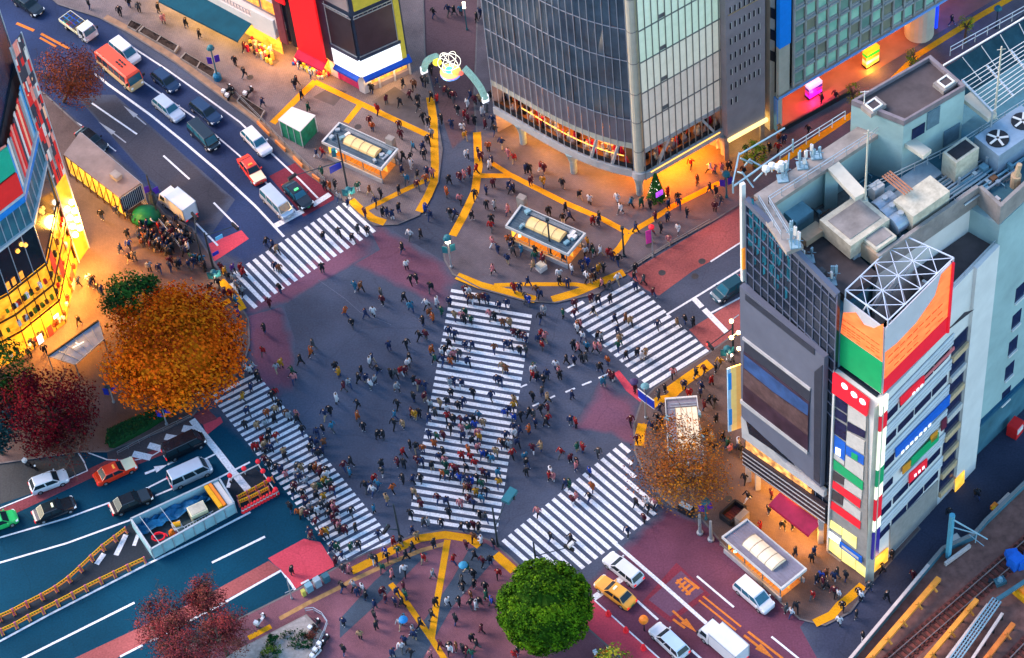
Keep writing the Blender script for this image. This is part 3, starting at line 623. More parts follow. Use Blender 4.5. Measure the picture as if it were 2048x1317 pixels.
b = MB(mBlack); b.bar(G(1560, 262, .5), G(1704, 183, .5), .14, .75)
o = b.build('railing', org=G(1560, 262)); tag(o, 'long low black railing between arcade and pavement', 'railing')
# striped recess between the towers
b = MB(mCream); p = xy(G(1540, 205, 5)); q = xy(G(1552, 198, 5)); d_ = outn(p, q) * -4
b.prism([p, q, q + d_, p + d_], 0, 45, mCream); 
ra = thing('side_tower', 'narrow beige tower with dark slanting bands between grey tower and store', 'building', at(p, 0)); b.build('wall', ra)
b = MB(mBlack)
for k in range(9): slab(b, p, q, 12 + 3.4 * k, 13.6 + 3.4 * k, None, .0, .1, 11.0 + 3.4 * k, 12.6 + 3.4 * k)
b.build('dark_band', ra)
# ---------------------------------------------------------------- corner shop building with the red sign
k0 = xy(G(731, 190)); kl = xy(G(597, 118)); kr = xy(G(822, 149)); lu = (kl - k0).normalized(); ru = (kr - k0).normalized()
cs = thing('corner_shop_building', 'corner shop building with two dark screens over a white light box and red sign', 'building', at(k0, 0))
mWallD = M('dark_blue_cladding', (.035, .05, .085), .4, var=.2, scale=.5)
bk = kl + (kr - k0) * 1.0; kc = k0 + (lu + ru) * .5
b = MB(mWallD); b.prism([k0 + lu * .35, k0 + ru * .35, kr, bk + ru * 3, kl + ru * 3, kl], 3.0, 24); b.build('wall', cs)
def cface(t0, t1, side, z0, z1, mat, name, off=.05, th=.15):
    u = lu if side == 'l' else ru; b = MB(mat); slab(b, k0 + u * t0, k0 + u * t1, z0, z1, mat, off, th); return b.build(name, cs)
Ll = (xy(G(664, 92, 6.4)) - k0).dot(lu); Lr = (xy(G(793, 83, 6.4)) - k0).dot(ru)
mScrD = M('dark_screen', (.030, .026, .036), .35, var=.25, scale=.5); mScrB = M('dark_plum_screen', (.055, .032, .042), .4, var=.2, scale=.5)
cface(.15, Ll, 'l', 6.75, 12.9, mScrD, 'screen', .1, .15); cface(.15, Lr, 'r', 6.75, 12.9, mScrB, 'screen', .1, .15)
for side, L in (('l', Ll), ('r', Lr)):
    u = lu if side == 'l' else ru; b = MB(mSteel); n = outn(k0, k0 + u)
    for z in (6.7, 12.95): b.bar(at(k0 + n * .3, z), at(k0 + u * (L + .1) + n * .3, z), .1, .12)
    b.bar(at(k0 + u * (L + .1) + n * .3, 6.7), at(k0 + u * (L + .1) + n * .3, 13.7), .1)
    for i in range(9): b.bar(at(k0 + u * (L * i / 8) + n * .3, 12.95), at(k0 + u * (L * i / 8) + n * .6, 13.7), .06)
    b.bar(at(k0 + n * .6, 13.7), at(k0 + u * L + n * .6, 13.7), .09)
    b.build('screen_frame', cs)
cface(-.1, Ll + .4, 'l', 6.15, 6.6, mWallD, 'ledge', .1, .3); cface(-.1, Lr + .4, 'r', 6.15, 6.6, mWallD, 'ledge', .1, .3)
cface(-.15, Ll + .1, 'l', 3.45, 6.1, mWhiteL, 'light_box', .15, .25); cface(-.15, Lr + .25, 'r', 3.45, 6.1, mWhiteL, 'light_box', .15, .25)
mYelW = M('yellow_wall', (.55, .45, .05), .6, var=.15, emit=.1); cface(.3, Lr, 'r', 14.0, 18, mYelW, 'yellow_panel', .05, .2)
cface(Lr + .2, Lr + .9, 'r', 3.4, 22, mYelW, 'yellow_pier', .05, .25); cface(.2, Ll, 'l', 14.0, 17.5, mGreyW, 'grey_panel', .05, .2); cface(-.1, Lr, 'r', 17.9, 24, M('deep_blue_band', (.01, .02, .25), .4, var=.1), 'blue_band', .1, .4); cface(-.1, Ll, 'l', 17.9, 24, M('deep_blue_band', (.01, .02, .25), .4, var=.1), 'blue_band', .1, .4)
n = outn(k0, k0 + ru)
def awning(a, b_, z0, z1, n, reach, mat, name, parent, lip=.25):
    m_ = MB(mat); m_.hexa([at(a, z1 - .06), at(b_, z1 - .06), at(b_ + n * reach, z0), at(a + n * reach, z0)], [at(a, z1), at(b_, z1), at(b_ + n * reach, z0 + .06), at(a + n * reach, z0 + .06)])
    m_.hexa([at(a + n * reach, z0 - lip), at(b_ + n * reach, z0 - lip), at(b_ + n * (reach + .04), z0 - lip), at(a + n * (reach + .04), z0 - lip)], [at(a + n * reach, z0 + .06), at(b_ + n * reach, z0 + .06), at(b_ + n * (reach + .04), z0 + .06), at(a + n * (reach + .04), z0 + .06)])
    return m_.build(name, parent)
awning(k0 - ru * .05, kr + ru * .1, 3.0, 3.5, n, .75, mBlueS, 'awning', cs)
nl = outn(k0, k0 + lu); awning(k0 + lu * .2, k0 + lu * (Ll + .1), 2.9, 3.3, nl, .7, mBlueS, 'awning', cs)
b = MB(mWhiteW); b.prism([k0, k0 + ru * 1.0, k0 + ru * 1.0 + lu * .9, k0 + lu * .9], .12, 3.0); b.build('corner_pier', cs)
b = MB(M('pink_shutter', (.55, .04, .12), .5, var=.2, scale=3, emit=.15)); slab(b, k0 + lu * 1.0, k0 + lu * 4.2, .12, 2.8, None, -.3, .1); b.build('shutter', cs)
b = MB(M('white_shutter_frame', (.6, .55, .6), .5, var=.1)); slab(b, k0 + lu * 4.2, k0 + lu * 5.4, .12, 3.0, None, -.3, .15); slab(b, k0 + lu * .9, k0 + lu * 1.05, .12, 3, M('pink_frame', (.8, .03, .25), .4, var=.1), -.3, .2); slab(b, k0 + lu * 4.1, k0 + lu * 4.25, .12, 3, M('pink_frame', (.8, .03, .25), .4, var=.1), -.3, .2); b.build('shutter_frame', cs)
b = MB(gShelf); slab(b, k0 + ru * 1.2, kr - ru * .2, .5, 2.8, None, -.5, .1); slab(b, k0 + ru * 1.2, kr - ru * .2, .12, .9, mGreyW, -.4, .4); b.build('shop_front', cs)
b = MB(mSlabW)
for t in (.33, .66, .99): b.box(at(k0.lerp(kr, t), .12), .25, .25, 2.9)
b.split('pillar', cs)
# red sign wall with lit fruit shop below
r0, r1 = xy(G(657, 124, 3.4)), xy(G(603, 97, 3.4))
b = MB(mRedP_); slab(b, r0, r1, 3.7, 26, None, .25, .3); b.build('red_sign', cs)
awning(r0, r1 - lu * -.2, 2.9, 3.8, nl, 1.2, mRedS, 'awning', cs)
b = MB(gFruit); p = k0 + lu * 5.6; slab(b, p, p + lu * 5.2, .12, 2.9, None, -.4, .1); b.build('fruit_shop_front', cs)
fr = random.Random(2); fb = MB(gFruit)
for i in range(60):
    c = p + lu * fr.uniform(0, 5) + nl * fr.uniform(.1, 1.2)
    fb.box(at(c, .12), .28, .28, fr.uniform(.3, .9), fr.random(), fr.choice([gShop, mRedS, mYelW, mWhiteW, mCream, mRedS, mBlueS]))
fb.split('display_item', cs)
r2, r3 = xy(G(597, 95, 3.4)), xy(G(563, 78, 3.4))
b = MB(M('maroon_pier', (.16, .035, .05), .5, var=.2)); slab(b, r2, r2.lerp(r3, .3), 3.2, 26, mBlack, -.2, .2); slab(b, r2.lerp(r3, .55), r3, 3.2, 26, None, .1, .2); slab(b, r2.lerp(r3, .25), r2.lerp(r3, .6), 3.2, 26, mGlassK, -.3, .2); b.build('side_pier', cs)
b = MB(mRedP_); slab(b, r2.lerp(r3, .2), r2.lerp(r3, .75), 10.5, 26, None, .2, .2); b.build('red_sign', cs)
# ---------------------------------------------------------------- awning shop at the upper left
w0, w1 = xy(G(555, 80, 3)), xy(G(330, -40, 3))
ws = thing('awning_shop', 'white shop building with a long dark teal awning over lit stalls', 'building', at(w0, 0)); wu = (w1 - w0).normalized(); wn = outn(w0, w1)
b = MB(mWhiteW); b.prism([w0, w1 + wu * 8, w1 + wu * 8 - wn * 10, w0 - wn * 10], 3.2, 4.6); b.build('ledge', ws)
b = MB(mGreyW); b.prism([w0 - wn * 1.6, w1 + wu * 8 - wn * 1.6, w1 + wu * 8 - wn * 10, w0 - wn * 10], 4.6, 20); b.build('wall', ws)
b = MB(mWhiteW); slab(b, w0, w0 + wu * 3.6, 3.2, 6.3, None, -.2, .4); b.build('white_fascia', ws)
cl = random.Random(4)
b = MB(mBlack); mGt = M('green_sign_cloth', (.01, .30, .20), .5, var=.2)
for k in range(6):
    p = w0 + wu * (1.2 + 2.6 * k); m_ = MB(cl.choice([gFruit, gShop, mGlassK])); slab(m_, p, p + wu * 2.1, 5.2, 7.2, None, -1.58, .1); m_.build('window', ws)
    m_ = MB(cl.choice([mGt, mRedS, mWhiteW, mGt])); slab(m_, p - wu * .1, p + wu * 2.3, 7.4, 8.6, None, -1.55, .25); m_.build('sign_board', ws)
b = MB(mSteel)
for k in range(30): b.box(at(w0 + wu * (3.8 + .5 * k) - wn * .2, 4.6), .07, .07, .8)
b.bar(at(w0 + wu * 3.8 - wn * .2, 5.4), at(w0 + wu * 18.6 - wn * .2, 5.4), .07); b.build('railing', ws)
ta = [xy(G(*p, 3.0)) for p in ((508, 50), (405, -2))]
awning(ta[0] , ta[1] + (ta[1] - ta[0]) * .55, 2.75, 3.5, wn, 3.0, mTealA, 'awning', ws)
b = MB(gShopY); slab(b, w0 + wu * 3, w1 + wu * 6, .12, 3.1, None, -.6, .1); slab(b, w0, w0 + wu * 3, .12, 3.1, gFruit, -.5, .1); b.build('shop_front', ws)
fb = MB(gShop)
for i in range(40):
    c = w0 + wu * fr.uniform(0, 4.5) + wn * fr.uniform(.0, 1.7)
    fb.box(at(c, .12), .3, .3, fr.uniform(.4, 1.2), fr.random(), fr.choice([gShop, mYelW, mRedS, mCream, mConcT, mBlack]))
fb.split('display_item', ws)
arealight('awning_lamp', at(w0 + wu * 12 + wn * 1.2, 2.7), 14, YELW, 620 * LP, 2.0, (0, 0, math.atan2(wu.y, wu.x)))
arealight('fruit_shop_lamp', at(w0 + wu * 1.2 + wn * 1.0, 2.8), 4, ORA, 420 * LP, 1.6, (0, 0, math.atan2(wu.y, wu.x)))
arealight('red_shop_lamp', at(k0 + lu * 8.0 + nl * .8, 2.7), 6, ORA, 420 * LP, 1.4, (0, 0, math.atan2(lu.y, lu.x)))
arealight('blue_awning_lamp', at(k0 + ru * 2.8 + n * .6, 2.5), 4.5, WARM, 170 * LP, .8, (0, 0, math.atan2(ru.y, ru.x)))
# ---------------------------------------------------------------- lit faceted department store on the left
e_, a_, b_, c_, d_ = [xy(G(*p)) for p in ((178, 497), (158, 527), (134, 648), (60, 708), (-90, 790))]
ls = thing('faceted_store', 'bright faceted store with yellow lit lower floors and colourful poster walls above', 'building', at(b_, 0))
ZA = [0.12, HT(G(134, 648), 601), HT(G(134, 648), 568), HT(G(134, 648), 527), HT(G(134, 648), 448), HT(G(134, 648), 403)]
zT1 = HT(G(158, 527), 283); zT2 = HT(G(158, 527), 157); zE = HT(G(178, 497), 66)
bk1 = d_ + V((-6, 22, 0)); bk2 = e_ + V((-16, 14, 0))
b = MB(mBlack); sh = lambda p, k: p + ((bk1 + bk2) / 2 - p).normalized() * k
core = [sh(p, 1.0) for p in (e_, a_, b_, c_, d_)]
b.prism(core + [bk1, bk2], .1, zT2 - .5); b.build('wall', ls)
def wallrun(pts, z0, z1, mat, name, off=0.0, th=.1):
    b = MB(mat)
    for i in range(len(pts) - 1): slab(b, pts[i], pts[i + 1], z0, z1, mat, off, th)
    return b.build(name, ls)
front = [a_, b_, c_, d_]
gGold = glow('golden_display', (.62, .15, .003), (1, .48, .03), 1.45, 1.1, .3, .7)
gGoldD = glow('golden_stock', (.30, .06, .005), (1, .40, .02), 1.4, 1.5, .36, .62)
mFrameD = M('bronze_frame', (.10, .05, .02), .5, .3, var=.2)
# three golden display floors, each a lit back wall, a shelf strip with goods and a frame
zs = ZA
wallrun(front, zs[0], zs[1], gGold, 'display_window', -.5); wallrun(front, zs[1], zs[2], gGold, 'display_window', -.5); wallrun(front, zs[2], zs[3], gGold, 'display_window', -.5)
for z in zs[1:4]: wallrun(front, z - .14, z + .10, mFrameD, 'frame', .0, .12)
for z0, z1 in ((zs[1], zs[2]), (zs[2], zs[3])): wallrun(front, z0 + .15, z0 + .75, gGoldD, 'shelf', -.3, .25)
wallrun(front, zs[0], .95, gGoldD, 'shelf', -.35, .25)
g = random.Random(6); b = MB(mRedS)
cols_ = [M('goods_%s' % n, c, .5, var=.1) for n, c in (('red', (.6, .03, .02)), ('black', (.02, .02, .02)), ('green', (.10, .22, .02)), ('white', (.7, .7, .65)), ('brown', (.16, .06, .02)))]
for z in (zs[1], zs[2], .2):
    for i in range(32):
        s_ = g.choice([(a_, b_), (b_, c_), (b_, c_), (c_, d_)]); p = on(s_[0], s_[1], g.random()); nn = outn(*s_)
        b.box(at(p - nn * .12, z + .75 if z > 1 else .95), .35, .3, g.uniform(.3, .9), math.atan2((s_[1] - s_[0]).y, (s_[1] - s_[0]).x), g.choice(cols_))
b.split('displayed_item', ls)
b = MB(M('red_white_posters', (.75, .05, .03), .5, var=.1, emit=.3)); nn = outn(b_, c_)
for s_, t, z0, z1, m_ in (((b_, c_), .35, .3, 1.9, None), ((b_, c_), .62, .3, 1.7, mWhiteL), ((a_, b_), .30, 1.2, 2.7, None), ((a_, b_), .34, .2, 1.2, mWhiteW), ((b_, c_), .12, 2.2, 2.7, mWhiteL), ((a_, b_), .55, zs[1] + .4, zs[2] - .3, None), ((a_, b_), .75, zs[2] + .4, zs[3] - .3, None)):
    slab(b, on(*s_, t), on(*s_, t + .13), z0, z1, m_, .05, .06)
b.split('poster', ls)
# grey glazed storey with hanging lamps
wallrun(front, zs[3] + .1, zs[4], mGlassK, 'glazing', -.2)
b = MB(glow('amber_lamps', (1, .30, .02), (1, .55, .1), 2.0, 3))
for s_, t in (((b_, c_), .3), ((b_, c_), .38), ((b_, c_), .5), ((c_, d_), .2), ((a_, b_), .55), ((a_, b_), .6), ((a_, b_), .65)):
    p = on(*s_, t) - outn(*s_) * .05; b.lathe(at(p, zs[4] - 2.4 + g.uniform(-.6, .6)), [(.08, 0), (.28, .25), (.22, .5), (.05, .6)], 7)
for t in (.55, .75, .9): slab(b, on(b_, c_, t), on(b_, c_, t + .09), zs[3] + .5, zs[3] + 1.6, gShop, -.05, .05)
b.split('hanging_lamp', ls)
mLedge = M('white_blue_ledge', (.44, .46, .47), .4, var=.15)
for z in (zs[4], zs[5] + 1.2): wallrun(front, z - .12, z + .22, mLedge, 'ledge', -.1, .3)
wallrun(front, zs[4] + .22, zs[5], gBlue, 'teal_window', -.2)
wallrun(front, zs[5], zs[5] + 1.1, M('blue_sign_band', (.01, .16, .48), .4, var=.25, scale=1, emit=.15), 'sign_band', -.05)
b = MB(mMull)
for s_ in ((a_, b_), (b_, c_), (c_, d_)):
    for i in range(7):
        p = on(*s_, i / 6) + outn(*s_) * .02; b.box(at(p, zs[4] + .2), .09, .09, zs[5] - zs[4] - .2)
for s_ in ((b_, c_), (c_, d_)):
    for i in range(4): p = on(*s_, i / 3) + outn(*s_) * .02; b.box(at(p, zs[3]), .08, .08, zs[4] - zs[3])
b.build('mullion', ls)
# coloured vertical poster strips above
mats = {k: M('poster_%s' % k, c, .5, var=.12, scale=.8, emit=.35) for k, c in dict(red=(.55, .02, .02), white=(.50, .46, .43), green=(.01, .26, .17), pink=(.60, .20, .16), blue=(.03, .20, .42), grey=(.20, .20, .21), dark=(.03, .035, .05), sky=(.22, .34, .42), peach=(.70, .36, .22)).items()}
z5 = zs[5] + 1.45
seq = ['blue', 'sky', 'grey', 'red', 'peach', 'red', 'white', 'dark', 'red', 'pink', 'red', 'grey', 'white', 'blue']
for i, k in enumerate(seq):
    p, q = on(a_, b_, i / len(seq)), on(a_, b_, (i + .86) / len(seq)); b = MB(mats[k]); slab(b, p, q, z5, zT2 - 1 - .25 * (i % 3), None, -.15, .08 + .03 * (i % 3)); b.build('poster_strip', ls)
p = xy(b_); b = MB(mats['red']); slab(b, b_, c_, z5, z5 + 3.2, None, .0, .15); slab(b, c_, d_, z5, z5 + 3.2, None, .0, .15); b.build('red_board', ls)
b = MB(mats['green']); slab(b, b_, c_, z5 + 3.4, z5 + 7.2, None, -.1, .15); slab(b, c_, d_, z5 + 3.4, z5 + 7.2, None, -.1, .15); b.build('green_board', ls)
b = MB(mats['pink']); slab(b, b_, d_, z5 + 7.3, zT2 - 1.5, None, -.3, .15); b.build('pink_board', ls)
# poster wall between a and e: tilted collage of pieces
def collage(p, q, z0, z1, nx, nz, name, seed, pal, off=.0):
    r = random.Random(seed)
    for j in range(nz):
        b = MB(mats['red'])
        for i in range(nx):
            t0, t1 = i / nx, (i + 1) / nx; za, zb = lerp(z0, z1, j / nz), lerp(z0, z1, (j + 1) / nz); s = r.uniform(-.35, .35) * (zb - za)
            slab(b, on(p, q, t0), on(p, q, t1), za, zb, mats[r.choice(pal)], off, .06 + r.random() * .05, za + s * .0, zb)
            if r.random() < .75:
                c0, c1 = sorted((r.uniform(t0, t1), r.uniform(t0, t1))); h0 = r.uniform(za, zb)
                slab(b, on(p, q, c0), on(p, q, c1), h0, min(zb, h0 + r.uniform(.4, 1.6)), mats[r.choice(pal)], off + .12, .03, h0 + r.uniform(-.3, .3))
        b.build(name, ls)
collage(a_, e_, ZA[3] + 2.5, zE, 5, 12, 'poster_wall', 21, ['red', 'red', 'dark', 'pink', 'peach', 'red', 'dark', 'grey', 'white', 'dark'])
b = MB(mLedge); n_ = outn(a_, e_)
for p in (a_, e_): b.box(at(p + n_ * .08, .12), .14, .14, zE)
b.build('corner_trim', ls)
# bright round lamps on the poster wall foot
b = MB(mats['white']); slab(b, a_, e_, .12, ZA[3] + 2.4, gGold, -.1, .1); b.build('lit_entrance', ls); b = MB(mFrameD)
for s_ in ((e_, a_), (a_, b_), (b_, c_), (c_, d_)):
    for i in range(5): p = on(*s_, i / 4) - outn(*s_) * .1; b.box(at(p, .12), .1, .1, ZA[3])
b.build('window_frame', ls)
ml = M('white_lamp', (1, .95, .8), .4, var=0, emit=7, ecol=(1, .88, .62))
for i in range(2):
    for j in range(4):
        p = on(a_, e_, .25 + .45 * i) + n_ * .25; b = MB(ml); b.lathe(at(p, 4.2 + 1.5 * j), [(.1, 0), (.36, .2), (.36, .45), (.1, .65)], 10); b.build('lamp', ls)
p = on(a_, e_, .5) + n_ * 1.2; bulb('entrance_lamp', at(p, 6.5), (1, .46, .06), 5200 * LP, .8)
p = on(a_, b_, .5) + outn(a_, b_) * 1.0; arealight('window_light', at(p, 4.2), 7, ORA, 2600 * LP, 1.2, (0, 0, math.atan2((b_ - a_).y, (b_ - a_).x)))
p = on(b_, c_, .5) + outn(b_, c_) * 1.0; arealight('window_light', at(p, 4.2), 6, ORA, 1600 * LP, 1.2, (0, 0, math.atan2((c_ - b_).y, (c_ - b_).x)))
# dark upper storeys
top = [sh(e_, 1.2) + V((-.6, .5, 0)), sh(a_, 1.2), sh(b_, 1.2), sh(c_, 1.2), sh(d_, 1.2)]
b = MB(mNavy); b.prism(top + [bk1, bk2], zT2 - .4, zE + 30); b.build('upper_storey', ls)
b = MB(mLedge); b.bar(at(top[0], zT2), at(top[0], zE + 30), .14); b.build('upper_trim', ls)
# ---------------------------------------------------------------- dark screen building on the right, with its roof
def onplane(x, y, a, b):
    """(t along a-b, height) of the spot on the upright plane through a-b seen at (x, y)"""
    d = RX * ((x - 1024) / FPX) + RY * ((y - 658.5) / FPX) + RZ
    u = xy(b) - xy(a); n = V((-u.y, u.x, 0)); s = n.dot(xy(a) - xy(CAMP)) / n.dot(xy(d)); p = CAMP + d * s
    return (xy(p) - xy(a)).dot(u) / u.length_squared, p.z
def plate(mb, quad, a, b, mat=None, off=.05, th=.06):
    """plate on the plane a-b whose corners the photograph shows at quad"""
    n = outn(a, b); P_ = []
    for x, y in quad:
        t, z = onplane(x, y, a, b); P_.append(at(on(a, b, t), z))
    return mb.hexa([p + n * off for p in P_], [p + n * (off + th) for p in P_], mat)
F0, E0, C0, S0 = [xy(G(*p)) for p in ((1497, 962), (1657, 1099), (1738, 1160), (1945, 935))]
T0 = xy(G(2140, 745)); nS = outn(C0, S0)
sb_ = thing('screen_building', 'dark glass building with huge dark screen and grey rooftop machinery', 'building', at(F0, 0))
zF, zE_ = 45.3, 41.9
A1 = xy(G(1484, 380, 45)); A2 = xy(G(1520, 322, 45)); A3 = xy(G(2130, -80, 45)); A4 = T0 + V((10, 15, 0))
nF = outn(F0, E0); ins_ = lambda p: p - nF * .4
# the body: ground to court level
C1 = C0.lerp(S0, .03)
b = MB(mTealD); b.prism([ins_(F0), ins_(E0), C0 - nF * .3 - nS * .6, S0 - nS * .6, T0 - nS * 1.5, A4, A3, A2, A1], 4.2, 30.6, mGlassK); b.build('body', sb_)
COURT = 39.0
ZP = 41.9
W_ = [xy(p) for p in GP([(1656, 436), (1757, 514), (1958, 374)], ZP)] + [S0, T0, xy(G(2160, 120, ZP)), xy(G(1960, 205, ZP))]
b = MB(mTealD); b.prism([ins_(F0), ins_(E0), E0 - nF * 3.4, W_[1] - nS * .8, W_[2] - nS * .8, W_[2] - nS * .8 + (T0 - S0), A3, A2, A1], 30.6, COURT, mTealD); b.build('upper_body', sb_)
# front glass with grid
b = MB(mGlassK); slab(b, F0, E0, 4.2, zF, mGlassK, -.4, .4, 4.2, zE_); b.build('glass_front', sb_)
b = MB(M('teal_leaf_glass', (.008, .10, .15), .2, var=.6, scale=1.1)); 
lr = random.Random(12)
for i in range(60):
    t = lr.uniform(.02, .48); z = lr.uniform(37.0, 44.4) - t * 5
    s_ = .025; slab(b, on(F0, E0, t), on(F0, E0, t + s_), z, z + lr.uniform(.8, 2.2), None, .0, .03, z + .5)
b.build('glass_pattern', sb_)
b = MB(M('thin_mullion', (.17, .19, .27), .4, .4, var=.1))
for i in range(13):
    p = on(F0, E0, i / 12) + nF * .05; b.box(at(p, 4.2), .07, .12, lerp(zF, zE_, i / 12) - 4.2, math.atan2(nF.y, nF.x) + math.pi / 2)
for k in range(11):
    z0 = 43.6 - 1.75 * k; b.bar(at(F0 + nF * .05, z0), at(E0 + nF * .05, z0 - 3.0), .07, .12)
b.build('mullion_grid', sb_)
mFrG = M('grey_screen_frame', (.105, .115, .155), .5, var=.1, scale=.4); mFrD = M('dark_slot', (.030, .035, .05), .4, var=.2); mPlum = M('plum_screen', (.040, .022, .035), .3, var=.5, scale=.5)
b = MB(mFrG); plate(b, [(1490, 564), (1659, 708), (1651, 968), (1493, 826)], F0, E0, None, .1, .6); b.build('screen_frame', sb_)
b = MB(mFrD); plate(b, [(1500, 668), (1632, 772), (1631, 798), (1499, 694)], F0, E0, None, .7, .06); plate(b, [(1502, 580), (1640, 690), (1640, 702), (1502, 592)], F0, E0, None, .7, .06); plate(b, [(1640, 735), (1656, 722), (1650, 960), (1638, 950)], F0, E0, None, .7, .06); b.split('frame_slot', sb_)
b = MB(mPlum); plate(b, [(1499, 694), (1630, 796), (1627, 896), (1497, 792)], F0, E0, None, .7, .12); b.build('screen', sb_)
b = MB(M('blue_screen_picture', (.03, .075, .20), .35, var=.4, scale=.6, emit=.05)); plate(b, [(1500, 700), (1629, 800), (1628, 822), (1560, 775), (1500, 726)], F0, E0, None, .83, .02); b.build('screen_picture', sb_)
b = MB(M('brown_screen_picture', (.085, .05, .05), .35, var=.5, scale=1)); plate(b, [(1500, 728), (1560, 777), (1628, 824), (1628, 862), (1499, 760)], F0, E0, None, .83, .02); b.build('screen_picture', sb_)
b = MB(mSlabW); plate(b, [(1493, 790), (1497, 793), (1627, 893), (1627, 899), (1493, 797)], F0, E0, None, .7, .2); plate(b, [(1497, 665), (1632, 768), (1632, 773), (1497, 670)], F0, E0, None, .7, .15); b.split('screen_ledge', sb_)
b = MB(mSlabW); plate(b, [(1491, 826), (1500, 836), (1580, 920), (1657, 976), (1657, 988), (1493, 868)], F0, E0, None, .15, .5); b.build('slanting_canopy', sb_)
b = MB(mGlassK); plate(b, [(1502, 834), (1512, 842), (1600, 925), (1566, 900), (1508, 860)], F0, E0, None, .66, .05); b.build('canopy_glass', sb_)
b = MB(gCafe); plate(b, [(1494, 870), (1625, 978), (1625, 1004), (1494, 896)], F0, E0, None, .1, .1); b.build('lit_window', sb_)
mFas = M('black_fascia', (.022, .018, .024), .35, var=.2)
b = MB(mFas); plate(b, [(1493, 894), (1658, 1008), (1658, 1042), (1494, 925)], F0, E0, None, .15, .4); b.build('fascia', sb_)
b = MB(mSlabW)
for k in range(4): plate(b, [(1493, 897 + 8 * k), (1658, 1012 + 9 * k), (1658, 1013.5 + 9 * k), (1493, 898.5 + 8 * k)], F0, E0, None, .56, .05)
b.build('fascia_line', sb_)
b = MB(gShopY); slab(b, F0, E0, .12, 4.2, None, -3.0, .1); b.build('shop_front', sb_)
b = MB(mSlabW); b.face([at(F0, 4.18), at(E0, 4.18), at(E0 - nF * 3, 4.18), at(F0 - nF * 3, 4.18)]); b.build('soffit', sb_)
b = MB(mSlabW)
for t in (.0, .12, .9): b.box(at(on(F0, E0, t), .12), .55, .55, 4.1)
b.split('pillar', sb_)
arealight('arcade_lamp', at(on(F0, E0, .3) - nF * 1.0, 3.9), 8, (1, .45, .06), 900 * LP, 2.2, (0, 0, math.atan2((E0 - F0).y, (E0 - F0).x)))
# crimson awning over the lit shop
wq = [xy(G(*p, 3.0)) for p in ((1538, 1008), (1618, 1071))]
b = MB(M('crimson_awning_cloth', (.26, .008, .045), .7, var=.2, scale=1)); o_ = [xy(G(1560, 985, 3.6)), xy(G(1643, 1046, 3.6))]
b.hexa([at(o_[0], 3.55), at(o_[1], 3.55), at(wq[1], 2.9), at(wq[0], 2.9)], [at(o_[0], 3.62), at(o_[1], 3.62), at(wq[1], 2.97), at(wq[0], 2.97)])
b.hexa([at(wq[0], 2.6), at(wq[1], 2.6), at(wq[1] + nF * .05, 2.6), at(wq[0] + nF * .05, 2.6)], [at(wq[0], 2.98), at(wq[1], 2.98), at(wq[1] + nF * .05, 2.98), at(wq[0] + nF * .05, 2.98)]); b.build('awning', sb_)
arealight('awning_lamp', at((wq[0] + wq[1]) / 2 - nF * .6, 2.7), 6.5, (1, .42, .05), 620 * LP, 1.0, (0, 0, math.atan2((E0 - F0).y, (E0 - F0).x)))
# rainbow board and white column sign on the left flank
p, q = xy(G(1456, 863, 3)), xy(G(1490, 851, 3)); zr = HT(xy(G(1456, 863, 3)), 737)
for i, (m_, t0, t1) in enumerate(((M('board_pale_blue', (.30, .52, .75), .5, var=.2, scale=.6, emit=.35), 0, .18), (M('board_yellow', (.85, .62, .22), .5, var=.08, emit=.45), .18, .5), (M('board_amber', (.85, .45, .13), .5, var=.08, emit=.45), .5, .76), (M('board_red', (.70, .05, .03), .5, var=.08, emit=.45), .8, .95))):
    b = MB(m_); slab(b, on(p, q, t0), on(p, q, t1), 3.0, zr, None, 0, .15); b.build('rainbow_board', sb_)
b = MB(M('board_blue_blot', (.02, .25, .70), .5, var=.1, emit=.4))
n_ = outn(p, q)
for z in (zr - 3.6, 4.2):
    b.prism([on(p, q, .03) + n_ * .16, on(p, q, .22) + n_ * .16, on(p, q, .22) + n_ * .18, on(p, q, .03) + n_ * .18], z, z + 2.8)
b.split('board_blot', sb_)
b = MB(mSteel); b.bar(at(q + n_ * .1, .1), at(q + n_ * .1, 34), .25); b.build('sign_post', sb_)
p2 = xy(G(1481, 560, 33)); q2 = xy(G(1489, 556, 33)); zs2 = 33 + (HT(xy(G(1481, 560)), 396))
b = MB(mWhiteW); slab(b, p2, q2, 33, zs2, None, 0, .35); b.build('column_sign', sb_)
b = MB(M('orange_sign_band', (.8, .25, .03), .5, var=.1, emit=.5)); slab(b, p2 - (q2 - p2) * .1, q2, 35, 38, None, .3, .2); b.build('column_sign', sb_)
for k in range(6):
    b = MB(mBlack if k % 2 else mWhiteW); slab(b, p2, q2, 21.5 + 1.9 * k, 23.0 + 1.9 * k, None, 0, .3); b.build('column_sign', sb_)
ml2 = M('warm_floodlight', (1, .8, .5), .4, var=0, emit=16, ecol=(1, .62, .25))
for x, y, z in ((1463, 645, 20), (1463, 678, 17.5), (1478, 700, 15), (1477, 668, 18)):
    c = G(x, y, z); b = MB(ml2); b.lathe(c, [(.06, 0), (.2, .1), (.22, .26), (.06, .38)], 10); b.build('floodlight', sb_); bulb('floodlight_lamp', c + nF * .8, (1, .52, .10), 620 * LP, .4)
    b = MB(mSteel); b.bar(c + V((0, 0, .3)), at(xy(c) - nF * 1.0, z + .3), .08); b.build('floodlight_arm', sb_)
